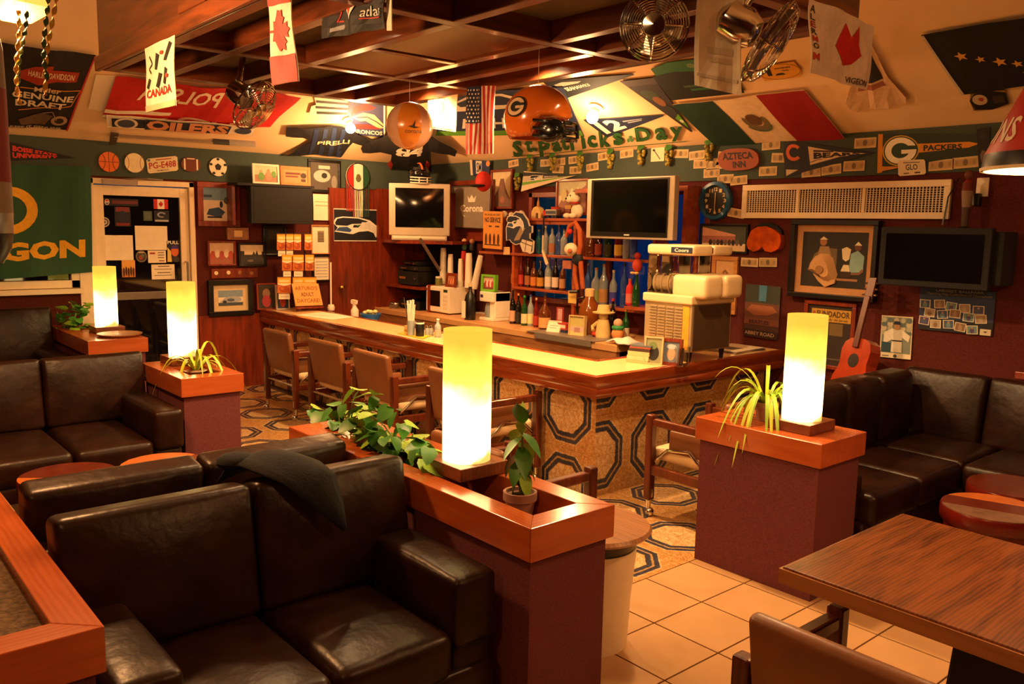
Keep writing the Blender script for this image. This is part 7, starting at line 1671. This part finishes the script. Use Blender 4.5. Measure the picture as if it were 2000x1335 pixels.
MB().box((mx0 - .01, my0 - .02, 1.20), (mx1 + .01, my1 + .02, 1.26), 'machine_cream').build('drip_tray', e, bevel=.01)
for k, y in enumerate((my0 + .02, my0 + .25)):
    m = MB(); m.rbox((mx1 - .19, y - .02, 1.24), (mx1 + .10, y + .19, 1.40), .035, 'machine_cream', 3); m.build('motor_housing', e, smooth=True)
    MB().box((mx0 + .0, y - .01, 1.26), (mx1 - .19, y + .19, 1.53), 'glass').build('bowl', e, bevel=.01)
    MB().lathe((mx0 + .03, y + .09, 1.33), [(.055, 0), (.055, .16)], 'machine_cream', 16, (1, 0, 0)).build('drum', e, smooth=True)
    for j in range(3): MB().tube([(mx0 + .05 + .06 * j, y + .09 + .065 * math.cos(a), 1.33 + .065 * math.sin(a)) for a in [2 * PI * i / 16 for i in range(16)]], .007, 'machine_cream', 6, closed=True).build('paddle_ring', e, smooth=True)
    m = MB(); m.rbox((mx0 - .005, y - .02, 1.53), (mx1 - .01, y + .20, 1.60), .02, 'machine_cream', 2); m.build('lid', e, smooth=True)
    sg = MB(); sg.box((mx1 - .2, y - .0215, 1.545), (mx1 - .02, y - .02, 1.585), '1a2436')
    vs, fs = text_shape('Coors', .02); sg.add([(mx1 - .17 + .12 * x, y - .0225, 1.553 + .024 * yy) for x, yy in vs], fs, 'e0d4bc'); sg.build('sign_panel', e)
# books and photos before the machine
q = BT(1243, 708); e = thing('book_stack', 'stack of cream paperbacks and discs in front of the drink machine', 'books', (q.x - .01, q.y + .05, BZ + .001), .3)
for k, (h_, c_) in enumerate(((.02, 'd8b078'), (.03, 'e0c090'), (.03, 'd8b884'), (.02, '3a2c24'), (.012, '9a4a38'), (.012, '5a6068'))): MB().box((-.08 + .006 * k, -.06, sum((.02, .03, .03, .02, .012, .012)[:k])), (.08 + .004 * k, .07, sum((.02, .03, .03, .02, .012, .012)[:k]) + h_ - .001), c_).build('book', e, local=True)
q = BT(1272, 712); stand_frame('standing_photo', 'small cream framed dark photo standing before the drink machine', (q.x, q.y + .01, BZ + .001), .13, .19, .45, 'c8a878', .012, [('e', .5, .4, .35, .3, '1c1c1a'), ('e', .45, .7, .25, .15, '6a7a4a')], base='8a8a64', lean=.15)
q = BT(1303, 714); stand_frame('standing_photo', 'brown framed portrait standing right of the cream framed photo', (q.x, q.y + .03, BZ + .001), .15, .18, .42, 'panel', .022, [('r', 0, 0, 1, 1, '6a7484'), ('e', .5, .4, .25, .3, 'c89a7a'), ('e', .5, .75, .3, .12, 'b8bcc0')], base='b0a898', lean=.12)
for i, (u, v) in enumerate(((1326, 716), (1338, 714))):
    q = BT(u, v); e = thing('drinking_glass', ('empty' if i == 0 else 'second empty') + ' clear glass beside the brown framed portrait', 'glass', (q.x, q.y, BZ + .001), 0, 'clear glasses by the drink machine')
    MB().lathe((0, 0, 0), [(.024, 0), (.03, .13), (.027, .13), (.022, .012), (.0, .012)], 'glass', 16).build('glass', e, local=True, smooth=True)
# newspapers at the bar end
e = thing('newspaper_pile', 'untidy pile of newspapers and magazines at the wall end of the bar', 'newspapers', (-3.72, 5.42, BZ + .001))
for k in range(6):
    c_ = ('paper', 'b8a890', '8a5a48', 'd8c8a8', '5a5450', 'e0d0b0')[k]; m = MB(); m.box((-.15, -.2, .004 * k), (.13, .2, .004 * k + .0035), c_); m.xf(Matrix.Rotation(.12 * math.sin(3 * k), 4, 'Z')); m.box((-.08, -.12, .004 * k + .0035), (.06, .02, .004 * k + .0038), '6a5a50'); m.build('newspaper', e, local=True)
# bar caddy: mat, straws, shakers
q = BT(812, 652)
sheet('bar_mat', [PZ(776, 651, BZ + .002), PZ(826, 662, BZ + .002), PZ(848, 653, BZ + .002), PZ(800, 645, BZ + .002)], [('r', .05, .08, .95, .92, 'e8b428')], 'yellow bar mat under the straw holder', 'mat', base='d8a018', thick=.003)
q = PZ(803, 654, BZ + .006); e = thing('straw_holder', 'clear cup full of white drinking straws on the yellow mat', 'straw holder', (q.x, q.y, BZ + .007))
MB().lathe((0, 0, 0), [(.03, 0), (.034, .12), (.031, .12), (.027, .01), (0, .01)], G['clear'], 16).build('cup', e, local=True, smooth=True)
for k in range(16):
    a = 2.4 * k; rr_ = .02 * math.sqrt(k / 16); MB().tube([(rr_ * math.cos(a), rr_ * math.sin(a), .012), (rr_ * math.cos(a) * 1.9, rr_ * math.sin(a) * 1.9, .27 + .02 * math.sin(k))], .0035, 'white_plastic', 5).build('straw', e, local=True)
MB().tube([(-.02, 0, .02), (-.11, 0, .30)], .0035, 'steel', 5).build('spoon', e, local=True)
q = PZ(820, 656, BZ + .006); e = thing('napkin_jar', 'squat black jar with a white band beside the straws', 'jar', (q.x, q.y, BZ + .007))
MB().lathe((0, 0, 0), [(.034, 0), (.036, .01), (.036, .1), (.03, .115)], ['black', 'black', 'black'], 18).build('jar', e, local=True, smooth=True); MB().lathe((0, 0, .1), [(.037, 0), (.037, .012)], 'white_plastic', 18).build('band', e, local=True)
for lab, u, c_ in (('glass salt shaker with metal lid on the bar', 834, 'white_plastic'), ('glass pepper shaker with metal lid on the bar', 842, 'teak')):
    q = PZ(u, 655, BZ); e = thing('shaker', lab, 'shaker', (q.x, q.y, BZ + .001), 0, 'table shakers'); MB().lathe((0, 0, 0), [(.018, 0), (.021, .04), (.016, .065)], G['clear'], 12).build('glass', e, local=True, smooth=True); MB().lathe((0, 0, .065), [(.018, 0), (.018, .012), (.008, .022)], 'chrome', 12).build('lid', e, local=True, smooth=True); MB().lathe((0, 0, .002), [(.015, 0), (.016, .03)], c_, 10).build('filling', e, local=True)
q = PZ(855, 658, BZ); bottle('soda_bottle', 'small clear bottle with a white cap at the end of the bar caddy', q.x, q.y, BZ + .001, .15, .028, G['clear'], 'b8a088', 'white_plastic', .35, .4, None)
q = PZ(795, 652, BZ + .006); e = thing('matchbox', 'small tan box at the left of the straw holder', 'box', (q.x, q.y, BZ + .007)); MB().box((-.02, -.015, 0), (.02, .015, .07), 'e0c07c').build('box', e, local=True); MB().box((-.021, -.016, .02), (.021, .016, .04), 'b8863c').build('band', e, local=True)
sheet('paper_runner', [PZ(576, 615, BZ + .002), PZ(648, 613 + 11, BZ + .002), PZ(700, 618, BZ + .002), PZ(628, 609, BZ + .002)], [('l', [(.2, .4), (.7, .5)], .03, 'c8b8a0')], 'long white paper sheet lying on the west end of the bar', 'paper', thick=.0015)
# snack rack
q = BT(588, 603); sx_, sy_ = q.x + .0, q.y + .05
e = thing('snack_rack', 'wire rack hung with bags of snacks at the west end of the bar', 'snack rack', (sx_, sy_, BZ + .001))
MB().lathe((sx_, sy_, BZ + .001), [(.09, 0), (.09, .012), (.012, .02), (.012, .03)], 'black', 18).build('base', e)
MB().tube([(sx_, sy_, BZ + .02), (sx_, sy_, 1.57)], .008, 'black', 8).build('pole', e)
bag_rows = [(457, 488, [(540, 558), (556, 573), (572, 587), (594, 608)]), (497, 528, [(550, 569), (571, 592), (595, 612)]), (541, 572, [(541, 567), (571, 592), (592, 617)])]
bd = V((.76, -.65, 0))
rack_x = sx_ + .07
for v0, v1, us in bag_rows:
    z_ = PX(580, v0, rack_x).z
    MB().tube([PX(us[0][0], v0 - 1, rack_x), PX(us[-1][1], v0 - 1, rack_x)], .004, 'black', 6).build('hook_bar', e)
    for u0, u1 in us:
        a = [PX(u0, v1, rack_x), PX(u1, v1, rack_x), PX(u1, v0, rack_x), PX(u0, v0, rack_x)]
        sheet('snack_bag', a, [('r', 0, .6, 1, .97, 'e8b020'), ('r', .1, .68, .9, .85, 'f0d890'), ('p', [(0, .55), (.5, .45), (1, .55), (1, .62), (0, .62)], 'f0e4c0'), ('e', .5, .25, .38, .2, 'a84818'), ('e', .35, .3, .14, .1, 'c87030')], base='c8702c', thick=.012, parent=e)
    for u0, u1 in us[:2]: sheet('price_card', [PX(u0 + 3, v1 + 12, rack_x), PX(u1 - 1, v1 + 12, rack_x), PX(u1 - 1, v1 + 1, rack_x), PX(u0 + 3, v1 + 1, rack_x)], [('r', .15, .4, .85, .5, 'b0a088')], parent=e)
# wooden easel sign
q = BT(600, 607); e = thing('easel_sign', 'wooden tabletop easel with an orange hand-lettered sign at the bar end', 'sign', (q.x, q.y, BZ + .001))
c4 = [PX(577, 598, q.x + .02), PX(630, 596, q.x + .02), PX(621, 554, q.x - .06), PX(569, 554, q.x - .06)]
sheet('sign_board', c4, [('t', "ARTURO'S", .08, .7, .92, .88, '9a5a24'), ('t', 'ADULT', .26, .42, .74, .6, '7a4018'), ('t', 'DAYCARE!', .08, .14, .92, .32, '9a5a24')], base='e0a050', thick=.01, parent=e)
nb = V((-1, 0, 0))
for t in (.12, .88):
    a = c4[0].lerp(c4[1], t); b = c4[3].lerp(c4[2], t)
    MB().obox(V((a.x - .02, a.y - .012, BZ + .002)), V((0, .024, 0)), V((-.015, 0, 0)), V((b.x - a.x - .01, b.y - a.y, b.z - BZ)), 'panel').build('easel_leg', e)
MB().obox(V((c4[0].x - .015, c4[0].y, c4[0].z - .025)), c4[1] - c4[0], V((.04, 0, 0)), V((0, 0, .018)), 'panel').build('ledge', e)
MB().obox(V((c4[0].x - .14, (c4[0].y + c4[1].y) / 2 - .012, BZ + .002)), V((0, .024, 0)), V((.012, 0, 0)), V((.07, 0, .22)), 'panel').build('rear_leg', e)
# framed photos standing at the bar end
for lab, u0, v0, u1, v1, f_, b_, cx_ in (('red framed photo of a person in a pink shirt at the west bar end', 503, 553, 540, 603, 'a83c24', '4a4438', 'c84a54'), ('white framed photo with a blue hat at the west bar end', 540, 556, 566, 601, 'd8ccb8', '3a4a6a', 'b84a3c')):
    standing_photo('standing_photo', lab, u0, v0, u1, v1, PZ((u0 + u1) / 2, 603, BZ).x + .05, f_, .012, [('e', .5, .62, .22, .2, 'b0886a'), ('e', .5, .3, .26, .25, cx_)] + ([('p', [(.1, .62), (.9, .7), (.7, .9), (.3, .85)], '2c5aa0')] if 'blue' in lab else []), base=b_, z=BZ + .001, lean=.06)
q = BT(640, 606); e = thing('flag_stand', 'thin white pole in a white cup at the back of the bar', 'pole', (q.x, q.y + .04, BZ + .001))
MB().lathe((0, 0, 0), [(.035, 0), (.04, .03), (.03, .06)], 'white_plastic', 14).build('cup', e, local=True, smooth=True); MB().tube([(0, 0, .02), (0, 0, .50)], .009, 'white_plastic', 8).build('pole', e, local=True)
# under-bar work shelf with spray bottle and bowl
e = thing('work_shelf', 'dark work shelf on the barman side of the bar', 'shelf', (-7.2, 4.35, 0))
MB().box((-8.3, 4.19, .70), (-5.6, 4.44, .73), 'panel').build('board', e)
for x in (-8.2, -6.9, -5.7): MB().box((x, 4.36, 0), (x + .04, 4.40, .70), 'panel').build('leg', e)
q = PY(693, 622, 4.3); e = thing('spray_bottle', 'white spray bottle standing behind the bar', 'spray bottle', (q.x, 4.3, .731))
MB().lathe((0, 0, 0), [(.038, 0), (.04, .01), (.04, .11), (.016, .15), (.016, .17)], 'white_plastic', 14).build('bottle', e, local=True, smooth=True); MB().prism([(-.05, .17), (.03, .17), (.04, .21), (-.05, .215), (-.06, .19)], (0, -.014, 0), (1, 0, 0), (0, 0, 1), (0, .028, 0), 'white_plastic').build('spray_head', e, local=True, bevel=.004); MB().tube([(-.03, 0, .175), (-.045, 0, .15), (-.04, 0, .13)], .005, 'white_plastic', 6).build('trigger', e, local=True)
q = PY(724, 622, 4.32); e = thing('blue_bowl', 'blue bowl heaped with lemon wedges behind the bar', 'bowl', (q.x, 4.32, .731))
basic('bowl_blue', '2c6ab0', .3, var=.2, scale=12); MB().lathe((0, 0, 0), [(.06, 0), (.1, .08), (.105, .1), (.1, .1), (.058, .012), (0, .012)], 'bowl_blue', 24).build('bowl', e, local=True, smooth=True)
for k in range(9):
    m = MB(); m.ball((.06 * math.cos(2.4 * k) * math.sqrt(k / 9), .06 * math.sin(2.4 * k) * math.sqrt(k / 9), .098 + .012 * (k % 3)), .026, 'e8d890', 8, 6, (1, 1, .7)); m.build('lemon_wedge', e, local=True, smooth=True)

# ================================================================== PLANTS
def ribbon(base, dirv, L, droop, w0, mat, parent, name='leaf', n=9, lift=1.0):
    """arching strap leaf"""
    b = V(base); d_ = V(dirv).normalized(); side = d_.cross(UP).normalized(); vs, fs = [], []
    for i in range(n + 1):
        t = i / n; q = b + d_ * L * t * .8 + UP * (L * lift * t - droop * L * t * t * 1.0)
        wd = w0 * (math.sin(PI * min(1, .12 + t * .88)) ** .6 if t < 1 else 0) + .0005
        vs += [q - side * wd, q - UP * wd * .35, q + side * wd]
    for i in range(n):
        k = 3 * i; fs += [(k, k + 1, k + 4, k + 3), (k + 1, k + 2, k + 5, k + 4)]
    m = MB(); m.add(vs, fs, mat); o = m.build(name, parent, smooth=True); return o
def spider(label, x, y, z, n, L, seed, pot_r=.055, pot=True):
    random.seed(seed); e = thing('spider_plant', label, 'plant', (x, y, z))
    if pot:
        MB().lathe((x, y, z), [(pot_r * .75, 0), (pot_r, .07), (pot_r * 1.12, .072), (pot_r * 1.12, .095), (pot_r * .95, .095), (pot_r * .9, .08)], 'terracotta', 20, cap=True).build('pot', e, smooth=True)
        MB().lathe((x, y, z + .08), [(pot_r * .95, 0), (0.0, .006)], 'soil', 16).build('soil', e)
    for k in range(n):
        a = 2 * PI * k / n + random.uniform(-.25, .25); l_ = L * random.uniform(.7, 1.15)
        ribbon((x + .012 * math.cos(a), y + .012 * math.sin(a), z + .08), (math.cos(a), math.sin(a), 0), l_, random.uniform(1.5, 2.6), .0095, random.choice(['leaf_spider', 'leaf_spider', 'leaf_pale']), e, lift=random.uniform(1.1, 1.9))
    return e
q = PZ(1488, 822, CZ); spider('yellow green spider plant in a clay pot beside the lamp on the free-standing planter', q.x, q.y + .03, CZ + .001, 40, .33, 3)
q = PZ(382, 716, CZ); e = spider('sparse spider plant on the far booth planter', q.x, q.y, CZ - .112, 18, .42, 5, .05)
MB().lathe((q.x, q.y, CZ - .03), [(.06, 0), (.075, .006), (.075, .01), (.055, .006)], 'white_paint', 20, cap=False).build('saucer', e, smooth=True)
# heart leaves
def heart(L, W):
    pts = [(0, 0), (.32, .08 - .12), (.5, .2), (.45, .5), (.25, .8), (0, 1)]
    P = [(W * x, L * y, .10 * L * (x * x * 3) - .15 * L * y * y) for x, y in pts]; Q = [(-p[0], p[1], p[2]) for p in P[1:-1]]
    mid = [(0, L * .2, -.01 * L), (0, L * .5, -.04 * L), (0, L * .8, -.1 * L)]
    vs = P + Q + mid; nP = len(P)
    fs = [(0, 1, 2, 10), (10, 2, 3, 11), (11, 3, 4, 12), (12, 4, 5), (6, 0, 10, 7), (7, 10, 11, 8), (8, 11, 12, 9), (9, 12, 5)]
    return vs, fs
leaf_mesh = {}
for nm, mat_ in (('a', 'leaf'), ('b', 'leaf_pale')):
    m = MB(); vs, fs = heart(1, .85); m.add(vs, fs, mat_); ob_ = m.build('leaf', local=True, smooth=True); leaf_mesh[nm] = ob_.data; bpy.data.objects.remove(ob_)
def put_leaf(e, p, size, yaw, pitch, roll, pale):
    o = bpy.data.objects.new('leaf', leaf_mesh['b' if pale else 'a']); COL.objects.link(o); o.parent = e
    o.location = V(p) - WORIG[e.name]; o.rotation_euler = (pitch, roll, yaw); o.scale = (size, size, size); return o
random.seed(11)
e = thing('pothos_plant', 'leafy green pothos trailing over the planted divider behind the sofa', 'plant', (-2.95, 1.915, CZ - .115))
for k in range(150):
    t = random.random()
    if k % 5 < 3: u, v = random.gauss(705, 38), random.gauss(830, 32); t = .3
    else: u = 700 + 150 * t; v = random.uniform(835 + 30 * t, 870 + 40 * t)
    yy = random.uniform(1.80, 2.02); q = PY(u, v, yy)
    if q.z < CZ - .03: q.z = CZ - .03 + random.uniform(0, .05)
    put_leaf(e, q, random.uniform(.065, .11), random.uniform(0, 6.28), random.uniform(-.9, .3), random.uniform(-.5, .5), random.random() < .3 + .3 * t)
for (u, v, sz) in ((700, 765, .085), (735, 775, .07), (770, 805, .075), (670, 790, .07), (660, 825, .08), (690, 800, .08), (780, 835, .06), (720, 810, .07)):
    q = PY(u, v, 1.92); put_leaf(e, q, sz, random.uniform(2.2, 3.6), -1.0, random.uniform(-.4, .4), False)
for k in range(9):
    u = 660 + 20 * k; MB().tube([PY(u, 870, 1.92) * 1.0 + V((0, 0, -.05)), PY(u + 4, 835 + 3 * k, 1.92), PY(u + 10 * math.sin(k), 790 + 8 * k, 1.92)], .0035, 'stem', 5).build('stem', e)
# young rubber plant in a clay pot
q = PZ(1016, 962, .745); e = thing('rubber_plant', 'young upright plant with drooping oval leaves in a mossy clay pot', 'plant', (q.x, q.y, CZ - .113))
MB().lathe((q.x, q.y, CZ - .113), [(.042, 0), (.055, .075), (.062, .078), (.062, .108), (.052, .108), (.05, .095)], 'terracotta', 22).build('pot', e, smooth=True)
MB().lathe((q.x, q.y, CZ - .02), [(.052, 0), (0, .008)], 'soil', 16).build('soil', e)
MB().tube([(q.x, q.y, CZ - .02), (q.x + .004, q.y, CZ + .12), (q.x + .002, q.y + .004, CZ + .25)], [.006, .005, .003], 'stem', 7).build('stem', e)
def oval(p, yaw, pitch, L, W, mat):
    vs, fs = [], []
    for i in range(7):
        t = i / 6; wd = W * math.sin(PI * (.06 + .94 * t) ** .9) if t < 1 else 0; zz = -.35 * L * t * t
        vs += [(-wd, L * t, zz + .15 * wd), (0, L * t, zz - .1 * wd), (wd, L * t, zz + .15 * wd)]
    for i in range(6): k = 3 * i; fs += [(k, k + 1, k + 4, k + 3), (k + 1, k + 2, k + 5, k + 4)]
    m = MB(); m.add(vs, fs, mat); m.xf(Matrix.Translation(p) @ Matrix.Rotation(yaw, 4, 'Z') @ Matrix.Rotation(pitch, 4, 'X')); m.build('leaf', e, smooth=True)
random.seed(4)
for k in range(13):
    h_ = .06 + .017 * k; oval((q.x, q.y, CZ + h_ - .02), k * 2.4, -1.0 + .05 * k if k < 12 else 1.3, random.uniform(.095, .125), .032, ('leaf', 'leaf', 'leaf_pale')[k % 3])
oval((q.x, q.y, CZ + .23), .8, 1.25, .1, .018, 'leaf_pale'); oval((q.x, q.y, CZ + .21), 3.8, 1.1, .08, .018, 'leaf_pale')
# bushy plant and dish on the farthest planter
random.seed(21); c_ = PZ(142, 640, CZ); e = thing('bushy_plant', 'bushy green plant on the farthest planter left of the lamp', 'plant', (c_.x, c_.y, CZ - .112))
for k in range(60):
    put_leaf(e, (c_.x + random.uniform(-.16, .16), c_.y + random.uniform(-.1, .12), CZ + random.uniform(-.02, .22)), random.uniform(.06, .10), random.uniform(0, 6.28), random.uniform(-.6, .6), random.uniform(-.5, .5), k % 4 == 0)
for k in range(8): MB().tube([(c_.x + .02 * math.cos(k), c_.y + .02 * math.sin(k), CZ - .11), (c_.x + .12 * math.cos(2.1 * k), c_.y + .12 * math.sin(2.1 * k), CZ + .14)], .004, 'stem', 5).build('stem', e)
q = PZ(234, 655, CZ); e = thing('round_tray', 'round brown serving tray on the farthest planter beside the lamp', 'tray', (q.x, q.y, CZ + .001))
MB().lathe((q.x, q.y, CZ + .001), [(.15, 0), (.17, .012), (.172, .02), (.162, .02), (.145, .008), (0, .008)], 'teak', 36).build('tray', e, smooth=True)
